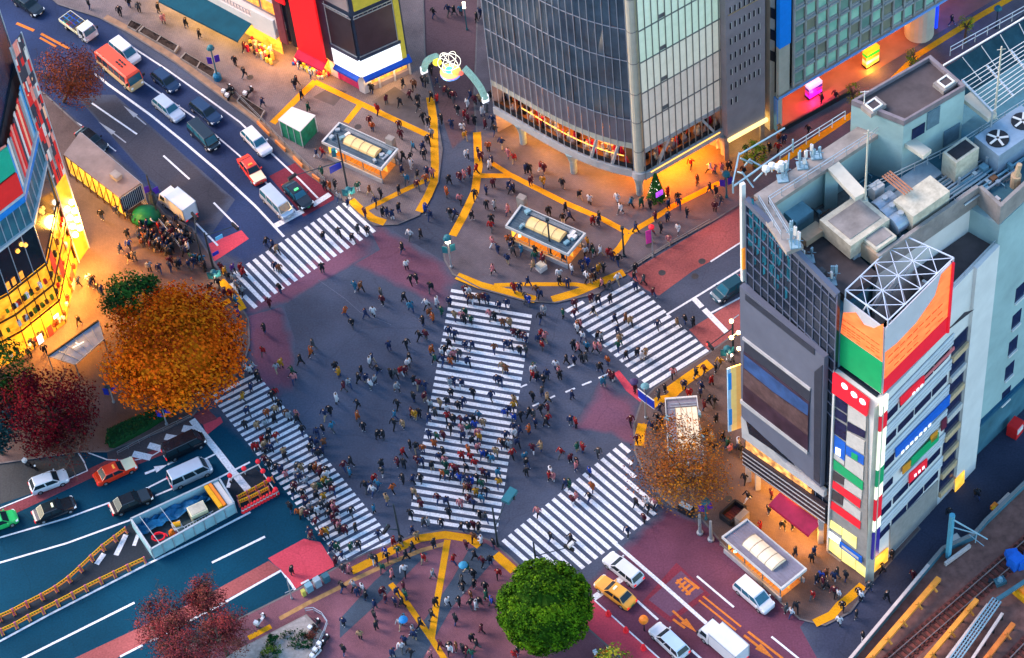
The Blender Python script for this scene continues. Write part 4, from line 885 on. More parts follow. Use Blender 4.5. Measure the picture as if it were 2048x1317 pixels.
# ------------------------------------------------ slim sign front between E and C
vC = (S0 - C0).normalized(); nS = outn(C0, S0)
sg = thing('sign_front_building', 'white building wing with banded sign front and window strips beside the railway', 'building', at(C0, 0))
b = MB(mWhiteW); b.prism([E0 + nF * .1, C0 + nF * .1, S0, S0 - nS * 5, E0 - nS * .2], .1, 30.5, mWhiteW); b.build('wall', sg)
EE, CC = E0 + nF * .12, C0 + nF * .12
Z3 = lambda x, y: (1460 + x / 3.291, 780 + y / 3.2925)
mNv = M('navy_window', (.012, .018, .055), .15, var=.3); mWp = M('ribbed_white_panel', (.50, .47, .43), .55, var=.12, scale=2); mRdS = M('red_sign_panel', (.70, .015, .03), .45, var=.06, emit=.38); mGnS = M('green_sign_panel', (.008, .30, .11), .45, var=.08, emit=.15)
mBuS = M('blue_sign_panel', (.01, .10, .45), .45, var=.2, emit=.15); mYlW = glow('yellow_lit_window', (.75, .62, .12), (1, .88, .30), 1.0, 1.2, .25, .6); mDkP = M('dark_panel', (.05, .045, .05), .4, var=.2); mGrP = M('grey_panel', (.25, .235, .22), .6, var=.15)
def sgn(pts, mat, name, off=.02, th=.06, lab=None):
    b = MB(mat); plate(b, [Z3(*p) for p in pts], EE, CC, mat, off, th); o = b.build(name, sg)
    if lab: o['label'] = lab
    return o
sgn([(690, 20), (912, 165), (905, 1230), (655, 1045)], mGrP, 'sign_frame', 0, .1)
rowsL = [((702, 32), (778, 80), (775, 150), (698, 100), mNv), ((700, 115), (776, 165), (772, 212), (696, 168), mNv), ((698, 185), (772, 232), (768, 330), (694, 280), mNv), ((696, 292), (768, 345), (760, 462), (690, 405), mBuS), ((688, 528), (760, 575), (757, 622), (684, 585), mDkP), ((682, 655), (752, 692), (748, 757), (676, 712), mDkP)]
for *q_, m_ in rowsL: sgn(q_, m_, 'window' if m_ in (mNv, mDkP) else 'sign_panel', .12)
rowsR = [((785, 95), (905, 160), (900, 265), (782, 195), mWp), ((782, 205), (898, 268), (893, 312), (778, 258), mNv), ((778, 268), (893, 332), (888, 420), (772, 352), mWp), ((772, 362), (888, 432), (886, 490), (768, 415), mBuS), ((768, 425), (886, 500), (882, 590), (764, 505), mWp), ((762, 580), (876, 660), (872, 712), (758, 640), mWp), ((756, 712), (868, 800), (864, 855), (750, 770), mWp)]
for *q_, m_ in rowsR: sgn(q_, m_, 'window' if m_ is mNv else 'sign_panel', .12)
b = MB(mRdS); plate(b, [(1671, 742), (1742, 797), (1738, 829), (1669, 781)], EE, CC, mRdS, .14, .25); b.build('red_sign', sg)
sgn([(690, 452), (884, 602), (880, 655), (688, 512)], mGnS, 'green_sign', .13); sgn([(686, 592), (866, 722), (862, 774), (680, 636)], mRdS, 'red_sign', .13); sgn([(676, 726), (866, 864), (862, 912), (668, 772)], mRdS, 'red_sign', .13)
sgn([(810, 402), (850, 425), (848, 462), (806, 440)], mGnS, 'green_sign', .19, .03); sgn([(704, 368), (738, 385), (736, 432), (702, 412)], mWhiteL, 'white_sign', .19, .03); sgn([(692, 412), (760, 462), (758, 490), (690, 442)], mWp, 'sign_panel', .12)
sgn([(670, 852), (742, 902), (740, 952), (664, 900)], mYlW, 'lit_window', .12); sgn([(748, 905), (840, 968), (836, 1042), (744, 968)], mYlW, 'lit_window', .12)
sgn([(664, 920), (738, 975), (736, 1012), (660, 960)], mWhiteL, 'white_sign', .2); sgn([(736, 988), (880, 1092), (880, 1128), (734, 1020)], mBuS, 'blue_sign', .2, .15); sgn([(752, 1008), (862, 1090), (862, 1104), (752, 1022)], mWp, 'sign_lettering_band', .37, .02)
sgn([(664, 972), (738, 1032), (736, 1110), (657, 1045)], mYlW, 'lit_window', .12); sgn([(744, 1040), (832, 1112), (832, 1180), (742, 1118)], mYlW, 'lit_window', .12); sgn([(838, 1118), (900, 1168), (898, 1232), (836, 1184)], mYlW, 'lit_window', .12)
sgn([(650, 1052), (908, 1258), (908, 1272), (650, 1062)], mGrP, 'plinth', .1, .2); sgn([(690, 20), (700, 22), (656, 1050), (648, 1048)], mWhiteW, 'edge_post', .12, .2)
ring = MB(mWhiteL)
for x, y in ((1695, 768), (1714, 785), (1731, 799)):
    t, z = onplane(x, y, EE, CC); ring.tube(at(on(EE, CC, t) + nF * .38, z), at(on(EE, CC, t) + nF * .5, z), .42, .3, 10)
ring.split('sign_lamp', sg)
# corner column of coloured lit boxes
vC = (S0 - C0).normalized(); nS = outn(C0, S0); cA, cB = C0 + nF * .3 + vC * .1, C0 + nF * .3 + vC * 1.15
def colbox(z0, z1, m_):
    b = MB(m_); slab(b, cA, cB, z0, z1, m_, .2, .25); b.build('corner_sign', sg)
mCrL = M('cream_lightbox', (.85, .85, .62), .5, var=.05, emit=.75, ecol=(.95, .95, .62)); mPur = M('violet_sign', (.03, .02, .22), .4, var=.1, emit=.3)
zc = lambda y: onplane(1745, y, cA, cB)[1]
for y0, y1, m_ in ((838, 810, mCrL), (868, 842, mRdS), (941, 870, mCrL), (972, 943, mGnS), (996, 974, mCrL), (1036, 998, mRdS), (1056, 1038, mCrL), (1108, 1060, mPur)): colbox(zc(y0), zc(y1), m_)
b = MB(mCream); b.prism([C0 + nF * .35 - vC * .3, C0 + nF * .35 + vC * .1, C0 + nS * .5 + vC * 0.1, C0 + nF * .2], .1, 30.2); b.build('corner_post', sg)
# side wall: floors with window strips, a dark stair strip and sign bands
t_at = lambda x, y: onplane(x, y, C0, S0)
mRib = M('ribbed_white_cladding', (.50, .53, .55), .6, var=.1, scale=.6)
tw0 = t_at(1903, 700)[0]; tw1 = t_at(1934, 660)[0]
S1 = C0.lerp(S0, tw1 + .01)
Rq = C0 + vC * (xy(G(1890, 664, 30.9)) - C0).dot(vC); b = MB(mWhiteW); b.prism([Rq, S0, S0 - nS * .4, Rq - nS * .4], 30.4, 36.5); b.prism([Rq, Rq - nS * .01 + vC * .3, Rq - nS * 3 + vC * .3, Rq - nS * 3], 30.5, 36.2); b.build('upper_wall', sg)
b = MB(mDeck); b.face([at(p, 36.0) for p in (Rq, S0, W_[2], W_[2] + (W_[1] - W_[2]).normalized() * (W_[2] - Rq).dot((W_[2] - W_[1]).normalized()))]); b.build('upper_deck', sg)
b = MB(mWhiteW); b.prism([S1 + nS * .35, S0 + nS * .35, S0 - nS * .2, S1 - nS * .2], .1, 36.6); b.build('white_pier', sg)
zr0 = t_at(1766, 838)[1]; dzr = 4.05
for r in range(7):
    z = zr0 - dzr * r
    if z < 3.5: break
    for a0, a1 in ((.02, .13), (.145, .25), (.26, .37), (.38, .48)):
        if r in (2, 3) and a0 > .1: continue
        b = MB(mNv); slab(b, C0.lerp(S0, a0 * tw0 / .5), C0.lerp(S0, a1 * tw0 / .5), z - 1.0, z + .1, None, .02, .05); b.build('window', sg)
    b = MB(mRib)
    for k in range(3): slab(b, C0, C0.lerp(S0, tw0), z + .55 + .62 * k, z + 1.0 + .62 * k, None, .04 + .02 * k, .12)
    b.build('cladding_band', sg)
mBg = M('beige_slab', (.50, .35, .20), .6, var=.2)
for r in range(9):
    z = t_at(1920, 668)[1] - 3.3 * r
    if z < 4: break
    b = MB(mNv); slab(b, C0.lerp(S0, tw0), C0.lerp(S0, tw1), z - 2.2, z, None, .05, .06); b.build('stair_window', sg)
    b = MB(mBg if r % 2 == 0 or r > 3 else mWp); slab(b, C0.lerp(S0, tw0), C0.lerp(S0, tw1), z - 3.1, z - 2.25, None, .05, .3); b.build('stair_slab', sg)
def side(quad, mat, name, th=.12):
    b = MB(mat); plate(b, quad, C0, S0, mat, .25, th); return b.build(name, sg)
side([(1795, 793), (1843, 748), (1843, 762), (1796, 808)], mRdS, 'side_sign'); side([(1843, 752), (1903, 690), (1903, 696), (1843, 756)], M('pale_red_trim', (.6, .15, .15), .5, var=.1), 'side_sign')
side([(1786, 895), (1895, 786), (1893, 806), (1786, 912)], mBuS, 'side_sign'); side([(1817, 915), (1872, 862), (1871, 878), (1816, 930)], mGnS, 'side_sign'); side([(1800, 932), (1816, 918), (1815, 932), (1800, 946)], M('orange_sign', (.65, .25, .02), .5, var=.1), 'side_sign'); side([(1814, 945), (1849, 914), (1848, 930), (1813, 964)], mRdS, 'side_sign')
wm = MB(mWhiteL)
for k in range(7): x = 1796 + k * 9; y = 900 - (x - 1796) * .99; plate(wm, [(x, y), (x + 5, y - 5), (x + 5, y), (x, y + 5)], C0, S0, None, .4, .03)
for k in range(3): x = 1818 + k * 8; y = 783 - (x - 1818) * .95; plate(wm, [(x, y), (x + 5, y - 4.7), (x + 5, y - 1), (x, y + 3.7)], C0, S0, None, .4, .03)
for k in range(3): x = 1822 + k * 8; y = 946 - (x - 1822) * .92; plate(wm, [(x, y), (x + 4, y - 3.7), (x + 4, y + 1), (x, y + 4.7)], C0, S0, None, .4, .03)
wm.build('sign_lettering', sg)
side([(1856, 870), (1870, 857), (1869, 872), (1856, 884)], M('orange_sign_small', (.65, .25, .02), .5, var=.1), 'side_sign'); side([(1878, 840), (1888, 830), (1887, 850), (1877, 860)], M('plum_sign', (.14, .02, .04), .5, var=.1), 'side_sign')
b = MB(mGrP); plate(b, [(1779, 1053), (1875, 960), (1872, 1010), (1778, 1110)], C0, S0, None, .02, .1); b.build('lower_wall', sg)
b = MB(gShopY); plate(b, [(1746, 1118), (1774, 1094), (1773, 1120), (1745, 1144)], C0, S0, None, .1, .08); plate(b, [(1904, 955), (1922, 937), (1921, 962), (1903, 980)], C0, S0, None, .4, .08); b.split('lit_window', sg)
bulb('shop_lamp', at(C0.lerp(S0, .1) + nS * 1.0, 2.0), WARM, 60 * LP, .3)
b = MB(mTealW); b.prism([S0 + nS * .1, T0 + nS * .1, T0 - nS * 5, S0 - nS * 5], 8.0, 39.35); b.build('teal_shade_wall', sg)  # white wing continued; its shade is painted in as a teal colour
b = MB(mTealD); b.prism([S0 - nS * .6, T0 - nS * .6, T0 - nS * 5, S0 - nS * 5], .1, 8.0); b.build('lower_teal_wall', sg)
b = MB(M('deep_blue_soffit_edge', (.01, .07, .13), .5, var=.1)); slab(b, S0, T0, 7.6, 8.2, None, .0, .4); b.build('soffit_edge', sg)
for x, y in ((2034, 583), (2027, 637), (2020, 690), (2013, 740), (2006, 790), (2088, 520), (2082, 575), (2075, 630)):
    t, z = onplane(x + 4, y, S0, T0); b = MB(mNv); w_ = .085; slab(b, S0.lerp(T0, t - w_ / 2), S0.lerp(T0, t + w_ / 2), z - 1.1, z + 1.1, mNv, -.02, .16); slab(b, S0.lerp(T0, t - w_ / 2), S0.lerp(T0, t + w_ / 2), z - 1.35, z - 1.15, mWhiteW, .0, .3); b.build('window', sg)
# ------------------------------------------------ billboard and its truss
Kb, Lb, Rb = [xy(G(x, y, 30.9)) for x, y in ((1763, 787), (1681, 727), (1890, 664))]
bbq = thing('billboard', 'corner billboard in orange, green and red on a white steel truss', 'billboard', at(Kb, 30.9))
mOrg = glow('orange_billboard_face', (1, .10, .02), (1, .26, .07), 1.1, .9, .3, .7, 'noise', (1, 1, 2.5)); mBlank = M('blank_billboard_face', (.50, .47, .48), .6, var=.06, scale=.5)
def bb(quad, a, b_, mat, name, off=.1, th=.06):
    b = MB(mat); plate(b, quad, a, b_, mat, off, th); return b.build(name, bbq)
bb([(1690, 596), (1770, 656), (1763, 787), (1681, 727)], Lb, Kb, mBlank, 'front_face', 0, .12); bb([(1770, 656), (1901, 524), (1890, 664), (1763, 787)], Kb, Rb, mBlank, 'side_face', 0, .12)
bb([(1689, 624), (1714, 624), (1730, 648), (1750, 655), (1769, 646), (1767, 722), (1684, 664)], Lb, Kb, mOrg, 'orange_area', .13); bb([(1684, 666), (1767, 724), (1764, 785), (1682, 727)], Lb, Kb, mGreen, 'green_area', .13)
bb([(1768, 704), (1792, 685), (1830, 645), (1868, 590), (1880, 548), (1901, 526), (1893, 630), (1766, 756)], Kb, Rb, mOrg, 'orange_area', .13); bb([(1766, 757), (1893, 632), (1891, 663), (1764, 786)], Kb, Rb, mRdS, 'red_area', .13)
bb([(1900, 526), (1904, 522), (1893, 662), (1889, 664)], Kb, Rb, mRdS, 'edge_strip', .14, .2)
mTx = M('billboard_text_red', (.62, .06, .015), .5, var=.1, emit=.25)
tr = random.Random(9); b = MB(mTx)
for k in range(6):
    for i in range(9):
        x0 = 1773 + i * 12.5 + tr.uniform(-1, 1); base = 722 + 7 * (k - 1) - (x0 - 1770) * .985
        if tr.random() < .75 and k in (2, 4) or k == 0: plate(b, [(x0, base), (x0 + 9, base - 8.9), (x0 + 9, base - 7.4), (x0, base + 1.5)], Kb, Rb, None, .2, .02)
for k in range(7):
    for i in range(8):
        x0 = 1687 + i * 9.6; base = 630 + 5.2 * k + (x0 - 1687) * .70
        if k in (1, 3) or tr.random() < .6 and k > 3: plate(b, [(x0, base), (x0 + 7.5, base + 5.3), (x0 + 7.5, base + 6.3), (x0, base + 1)], Lb, Kb, None, .2, .02)
b.build('billboard_lettering', bbq)
zt = 41.6; Qb = Lb + (Rb - Kb) * .92; b = MB(M('white_truss_steel', (.62, .64, .70), .4, .3, var=.1))
P4 = [Lb - nF * .3, Kb - nF * .3, Rb - nF * .3, Qb]
for i in range(4):
    b.bar(at(P4[i], zt), at(P4[(i + 1) % 4], zt), .11); b.bar(at(P4[i], 31), at(P4[i], zt), .12)
def gp(s, t): return P4[0].lerp(P4[1], s).lerp(P4[3].lerp(P4[2], s), t)
nb = 4
for i in range(nb + 1): b.bar(at(gp(0, i / nb), zt), at(gp(1, i / nb), zt), .07)
b.bar(at(gp(.5, 0), zt), at(gp(.5, 1), zt), .07)
for i in range(nb):
    for s in (0, .5):
        b.bar(at(gp(s, i / nb), zt), at(gp(s + .5, (i + 1) / nb), zt), .06); b.bar(at(gp(s + .5, i / nb), zt), at(gp(s, (i + 1) / nb), zt), .06)
    b.bar(at(gp(.5, i / nb), zt), at(gp(.0, i / nb), 34), .1); b.bar(at(gp(.5, i / nb), zt), at(gp(1, i / nb), 34), .1); b.bar(at(gp(.5, i / nb), zt), at(gp(.5, (i + 1) / nb), 32), .1)
b.build('truss', bbq)
b = MB(mDeck); b.face([at(p, 30.75) for p in (Lb, Kb, Rb, Rb - nF * 4, Lb - nF * 4)]); b.build('roof_below', sg)
# ---------------------------------------------------------------- roof of the screen building
ZD, ZR, ZM = 40.1, 44.8, 40.5
b = MB(mDeck); dk = GP([(1590, 498), (1659, 458), (1756, 548), (1690, 592)], ZD); b.prism(dk, COURT, ZD, mDeck); b.build('roof_deck', sb_)
b = MB(mFrG); b.bar(at(F0, zF), at(E0, zE_ + .05), .5, .7); b.build('parapet', sb_)
# mechanical block: tan front, grey parapet, white flank
b = MB(mConcT)
for i, m_ in ((0, mConcT), (1, mConc), (2, mConc), (3, mConc)):
    p, q = W_[i], W_[i + 1]; slab(b, p, q, 39.3 if i else 40.1, ZP + .002 * i, m_, -.35, .36)
b.build('plant_parapet', sb_)
b = MB(mWhiteW)
for i in (1, 2): slab(b, W_[i], W_[i + 1], 31, 39.3, (mWhiteW if i == 1 else mTealW), -.5, .42)
b.build('plant_wall', sb_)
b = MB(mTealD); b.face([at(p, ZM) for p in W_], mTealD); b.build('plant_floor', sb_)
# ring of concrete walkways round the sunken court
def walk(pts, w, z, mat=mConc, h=.5, name='walkway'):
    b = MB(mat)
    for i in range(len(pts) - 1):
        p, q = G(*pts[i], z), G(*pts[i + 1], z); d = (q - p).normalized() * (w / 2 if 0 < i else 0); b.bar(p - d + V((0, 0, -h / 2)), q + V((0, 0, -h / 2)), w, h)
    return b.build(name, sb_)
walk([(1522, 403), (1772, 238)], 2.0, ZR); walk([(1522, 398), (1590, 498)], 1.7, ZR - .02); walk([(1655, 318), (1722, 390)], 1.3, ZR - .04, mCream); walk([(1772, 250), (1855, 306)], 1.1, ZR - .03, mCream); walk([(1932, 190), (1985, 232)], 1.1, ZR - .05, mCream)
def courtwall(pts, z0, z1, mat, name='court_wall'):
    b = MB(mat)
    for i in range(len(pts) - 1): slab(b, xy(G(*pts[i], ZR)), xy(G(*pts[i + 1], ZR)), z0, z1, mat, -.2, .2)
    return b.build(name, sb_)
courtwall([(1530, 402), (1660, 318), (1768, 248)], COURT, ZR - .5, mTealW); courtwall([(1660, 318), (1664, 322)], COURT, ZR - .5, mTealW)
b = MB(mTealW); c = xy(G(1662, 326, ZR)); b.box(at(c, COURT), 1.2, 1.2, ZR - COURT - .5); b.build('court_pillar', sb_)
b = MB(mTealW); c = xy(G(1776, 250, ZR)); b.box(at(c, COURT), 1.6, 1.6, ZR - COURT - .5); b.build('court_pillar', sb_)
mBrd = M('grey_brown_boards', (.16, .15, .14), .8, var=.3); b = MB(mBrd); b.face([at(p, COURT + .02) for p in GP([(1560, 440), (1690, 360), (1760, 420), (1640, 500)], COURT)]); b.build('court_floor', sb_)
def rail(pts, z, h=1.0, name='railing', step=1.4, parent=sb_, mat=mSteel):
    b = MB(mat)
    for i in range(len(pts) - 1):
        p, q = G(*pts[i], z), G(*pts[i + 1], z); L = (q - p).length; k = max(1, int(L / step))
        for hh in (h, h * .55): b.bar(p + V((0, 0, hh)), q + V((0, 0, hh)), .06)
        for j in range(k + 1): b.bar(p.lerp(q, j / k), p.lerp(q, j / k) + V((0, 0, h)), .06)
    return b.build(name, parent)
rail([(1537, 408), (1768, 262)], ZR); rail([(1537, 408), (1580, 480)], ZR); rail([(1517, 405), (1562, 478)], ZR)
rail([(1906, 580), (1992, 492)], 36.1, 1.0); rail([(1560, 322), (1690, 240)], 44.0, 1.2); rail([(1700, 405), (1905, 305), (2060, 208)], 42.0, 1.1); rail([(1900, 112), (2048, 30), (2100, 0)], 45, 1.2)
# penthouse with brown roof
ph = [xy(p) for p in GP([(1703, 201), (1861, 110), (1931, 171), (1808, 243)], 48.0)]
b = MB(mTealW); b.prism(ph, COURT, 47.4, mTealW); b.build('penthouse_wall', sb_)
pc_ = sum(ph, V((0, 0, 0))) / 4; phi = [pc_ + (p - pc_) * .91 for p in ph]
b = MB(mDeck); b.face([at(p, 47.55) for p in phi]); b.build('penthouse_roof', sb_)
b = MB(M('mauve_parapet', (.17, .14, .15), .8, var=.2))
for i in range(4):
    j = (i + 1) % 4; b.hexa([at(ph[i], 47.3), at(ph[j], 47.3), at(phi[j], 47.3), at(phi[i], 47.3)], [at(ph[i], 48.0), at(ph[j], 48.0), at(phi[j], 48.0), at(phi[i], 48.0)])
b.build('penthouse_parapet', sb_)
for x, y, w, h in ((1866, 236, 1.5, 2.4), (1836, 262, 1.5, 1.4), (1902, 270, 1.9, 2.2)):
    t, z = onplane(x, y, ph[3], ph[2]); n_ = outn(ph[3], ph[2]); c = on(ph[3], ph[2], t); u_ = (ph[2] - ph[3]).normalized()
    b = MB(M('blue_grey_window', (.10, .16, .20), .2, var=.2) if h > 1.5 else mNv); slab(b, c - u_ * w / 2, c + u_ * w / 2, z - h / 2, z + h / 2, None, .02, .06); b.build('penthouse_window', sb_)
def put(name, label, cat, x, y, z, group=None): return thing(name, label, cat, G(x, y, z), 0, group)
uA = math.atan2((W_[2] - W_[1]).y, (W_[2] - W_[1]).x)   # run of the long parapet
def hatch(x, y, label):
    t = put('roof_hatch', label, 'roof hatch', x, y, 47.55, 'hatches on the brown penthouse roof'); c = ORG[t.name]
    b = MB(mConc); b.box(c, 1.9, 1.4, .5, uA); b.build('hatch_base', t); b = MB(mWhiteW)
    for s in (-1, 1): b.box(c + V((math.cos(uA) * .55 * s, math.sin(uA) * .55 * s, .5)), .14, 1.1, .15, uA)
    for s in (-1, 1): b.box(c + V((-math.sin(uA) * .5 * s, math.cos(uA) * .5 * s, .5)), 1.0, .14, .15, uA)
    b.build('hatch_frame', t); b = MB(mDeck); b.box(c + V((0, 0, .5)), .95, .85, .06, uA); b.build('hatch_lid', t)
hatch(1891, 172, 'pale roof hatch at the far end of the brown penthouse roof'); hatch(1747, 218, 'rusty roof hatch at the near end of the brown penthouse roof')
# boxes, tanks and chillers
mCreamBox = M('stained_cream_metal', (.46, .41, .31), .5, var=.28, scale=1.2); mGreyBox = M('grey_metal_box', (.28, .34, .38), .5, var=.2, scale=1); mTealBox = M('teal_metal_box', (.16, .30, .36), .5, var=.25, scale=.8); mBlueTank = M('pale_blue_tank', (.26, .33, .40), .35, .2, var=.12)
def acbox(x, y, z, sx, sy, sz, label, mat=mCreamBox, top=None, cat='air unit', group=None, fan=False, name='air_unit', ang=None):
    ang = uA if ang is None else ang
    t = put(name, label, cat, x, y, z, group); c = ORG[t.name]
    b = MB(mat); b.box(c + V((0, 0, .15)), sx, sy, sz, ang); b.build('casing', t)
    b = MB(mSteel)
    for s1 in (-1, 1):
        for s2 in (-1, 1): b.box(c + V((math.cos(ang) * sx * .42 * s1 - math.sin(ang) * sy * .42 * s2, math.sin(ang) * sx * .42 * s1 + math.cos(ang) * sy * .42 * s2, 0)), .15, .15, .15, ang)
    b.split('foot', t)
    if top:
        b = MB(top); b.box(c + V((0, 0, sz + .15)), sx * .8, sy * .7, .06, ang); b.build('top_grille', t)
    if fan:
        for s in (-.27, .27):
            fc = c + V((math.cos(ang) * sx * s, math.sin(ang) * sx * s, sz + .15)); b = MB(mBlack); b.lathe(fc, [(sy * .34, 0), (sy * .34, .1)], 16); f_ = b.build('fan_housing', t)
            b = MB(mWhiteW)
            for k in range(5):
                an = k * 2 * math.pi / 5; b.bar(fc + V((0, 0, .14)), fc + V((math.cos(an) * sy * .32, math.sin(an) * sy * .32, .14)), .22, .05)
            ORG[f_.name] = ORG[t.name]; b.build('fan_blade', f_)
    return t
acbox(1841, 428, ZM, 4.6, 2.6, 2.4, 'large stained cream air unit on the plant roof beside the grey parapet')
acbox(1918, 345, ZM, 2.9, 1.8, 3.0, 'tall cream vent box with an open dark top beside the pipe rack', mCreamBox, mBlack)
acbox(2016, 300, ZM, 6.0, 3.2, 2.6, 'wide pale blue chiller with two round fans on top', mBlueTank, None, 'chiller', None, True, 'chiller')
acbox(1708, 468, ZM, 4.8, 4.2, 1.9, 'broad grey topped plant cabin standing behind the tan wall', mCreamBox, mConc, 'plant cabin', None, False, 'plant_cabin')
b_ = acbox(1755, 497, ZM, 2.5, 2.2, 1.6, 'small grey topped cream box at the corner of the tan wall', mCreamBox, mConc)
acbox(1572, 428, COURT, 2.2, 1.8, 2.2, 'teal metal cabinet farther from the glass front in the sunken court', mTealBox, None, 'metal cabinet', 'metal cabinets in the sunken court', False, 'metal_cabinet')
acbox(1596, 455, COURT, 2.2, 1.8, 2.2, 'teal metal cabinet nearer the brown deck in the sunken court', mTealBox, None, 'metal cabinet', 'metal cabinets in the sunken court', False, 'metal_cabinet')
acbox(1622, 476, COURT + 1.5, 2.3, 1.3, .8, 'low rusty box beside the brown deck', mConcT, None, 'metal box', None, False, 'metal_box')
acbox(1818, 375, ZM - .2, 6.5, 2.2, .35, 'long flat grey duct cover beside the pipe rack', mGreyBox, None, 'duct', None, False, 'duct')
acbox(1752, 395, ZM, 1.2, .9, 1.6, 'small white cabinet beside the thin mast', mWhiteW, None, 'metal cabinet', None, False, 'metal_cabinet')
def tank(x, y, label):
    t = put('water_tank', label, 'water tank', x, y, ZM, 'pale blue tanks on the plant roof'); c = ORG[t.name]; d_ = V((math.cos(uA), math.sin(uA), 0))
    b = MB(mBlueTank); b.tube(c + V((0, 0, 1.0)) - d_ * 1.1, c + V((0, 0, 1.0)) + d_ * 1.1, .95, .95, 18); b.build('drum', t)
    b = MB(mSteelB)
    for s in (-.7, .7): b.box(c + d_ * s, .25, 1.5, .7, uA)
    b.build('cradle', t); b = MB(mSteel); b.tube(c + V((0, 0, 1.9)), c + V((0, 0, 2.2)), .3, .3, 10); b.build('lid', t)
tank(1768, 425, 'pale blue drum tank farther from the grey parapet'); tank(1782, 440, 'middle pale blue drum tank of the three'); tank(1800, 455, 'pale blue drum tank against the grey parapet')
# pipes
b = MB(mSteel); pr = random.Random(31)
o_ = G(1880, 400, ZM); d_ = V((math.cos(uA), math.sin(uA), 0)); e2 = V((-d_.y, d_.x, 0))
for k in range(7): b.tube(o_ + e2 * (.38 * k - .8) + V((0, 0, .4)) - d_ * 4, o_ + e2 * (.38 * k - .8) + V((0, 0, .4)) + d_ * (6 + pr.uniform(-1, 6)), .11, .11, 6)
for k in range(10): q = o_ + d_ * (-3.5 + k * 1.1); b.bar(q - e2 * 1.2 + V((0, 0, .2)), q + e2 * 1.9 + V((0, 0, .2)), .12)
for k in range(5): q = o_ + d_ * (pr.uniform(-3, 9)); b.tube(q + V((0, 0, .4)), q + V((0, 0, pr.uniform(1, 1.8))), .14, .14, 6)
o = b.build('pipe_rack', org=o_); tag(o, 'grey rack of parallel pipes on the plant roof beside the cream air unit', 'pipes')
o_ = G(1985, 345, ZM); b = MB(mTealBox)
for k in range(6): b.tube(o_ + e2 * (.5 * k - 1.4) + V((0, 0, .4)) - d_ * 5, o_ + e2 * (.5 * k - 1.4) + V((0, 0, .4)) + d_ * (3 + pr.uniform(-1, 3)), .12, .12, 6, pr.choice([mTealBox, mSteel, mGreyBox]))
o = b.build('pipe_rack', org=o_); tag(o, 'dark teal pipe run between the fan chiller and the grey parapet', 'pipes')
b = MB(M('copper_pipe', (.45, .20, .12), .4, .5, var=.2)); o_ = G(1786, 370, 43.8)
for k in range(4): b.tube(o_ + d_ * (.3 * k) - e2 * -1.4, o_ + d_ * (.3 * k) - e2 * 1.6, .1, .1, 6)
o = b.build('copper_pipes', org=o_); tag(o, 'four short copper coloured pipes crossing the roof railing', 'pipes')
b = MB(M('rusty_duct', (.52, .34, .20), .6, .2, var=.2)); c = G(2030, 372, ZM); b.tube(c, c + V((0, 0, 1.5)), .5, .5, 12); b.tube(c + V((0, 0, 1.5)), c + d_ * .3 + V((0, 0, 2.8)), .28, .25, 10)
o = b.build('vent_cowl', org=c); tag(o, 'tan round vent cowl by the grey parapet at the picture edge', 'vent')
# spiral stair, masts and aerials
t = put('spiral_stair', 'pale teal spiral stair climbing in the sunken court', 'spiral stair', 1776, 322, COURT); c = ORG[t.name]
b = MB(mTealW)
for k in range(20):
    a0 = k * .42; z = COURT + .28 * k; p0 = V((math.cos(a0), math.sin(a0), 0)); p1 = V((math.cos(a0 + .4), math.sin(a0 + .4), 0))
    b.hexa([at(c + p0 * .1, z), at(c + p0 * 1.35, z), at(c + p1 * 1.35, z), at(c + p1 * .1, z)], [at(c + p0 * .1, z + .06), at(c + p0 * 1.35, z + .06), at(c + p1 * 1.35, z + .06), at(c + p1 * .1, z + .06)])
b.build('tread', t); b = MB(mSteel)
for k in range(20):
    a0 = k * .42; z = COURT + .28 * k; p0 = V((math.cos(a0), math.sin(a0), 0)) * 1.35; p1 = V((math.cos(a0 + .42), math.sin(a0 + .42), 0)) * 1.35
    b.bar(at(c + p0, z), at(c + p0, z + 1), .04); b.bar(at(c + p0, z + 1), at(c + p1, z + 1.28), .05)
b.build('handrail', t); b = MB(mSteel); b.tube(c, c + V((0, 0, 6.4)), .1, .1, 8); b.build('post', t)
def mast(x, y, z, h, label, mat=mCream, r=.11):
    c = G(x, y, z); b = MB(mat); b.tube(c, c + V((0, 0, h)), r, r * .7, 8); b.box(c, .5, .5, .1); b.bar(c + V((-.4, 0, h * .96)), c + V((.4, 0, h * .96)), .05); o = b.build('mast', org=c); tag(o, label, 'mast', 'thin masts on the roof')
mast(1730, 400, ZR - 1, 9.5, 'thin pale mast rising beside the crossing beams of the sunken court'); mast(1989, 235, ZR - 1, 9.5, 'thin pale mast beside the white rod pergola'); mast(1728, 215, 47.5, 2.2, 'short white aerial on the brown penthouse roof', mWhiteW, .06)
def aerial(x, y, z, label, n=3, h=2.2, seed=0):
    r = random.Random(seed); c = G(x, y, z); b = MB(mSteelB); b.box(c, 1.0, 1.0, .12)
    for k in range(n):
        q = c + V((r.uniform(-.5, .5), r.uniform(-.5, .5), 0)); hh = h * r.uniform(.6, 1); b.tube(q, q + V((0, 0, hh)), .06, .06, 6); b.box(q + V((0, 0, hh * .55)), .28, .18, hh * .45, r.random() * 3, mWhiteW if k % 2 else mSteelB); b.bar(q + V((-.4, .1, hh * .5)), q + V((.4, -.1, hh * .5)), .05)
    o = b.build('aerial', org=c); tag(o, label, 'aerial', 'phone aerials on the roof edge')
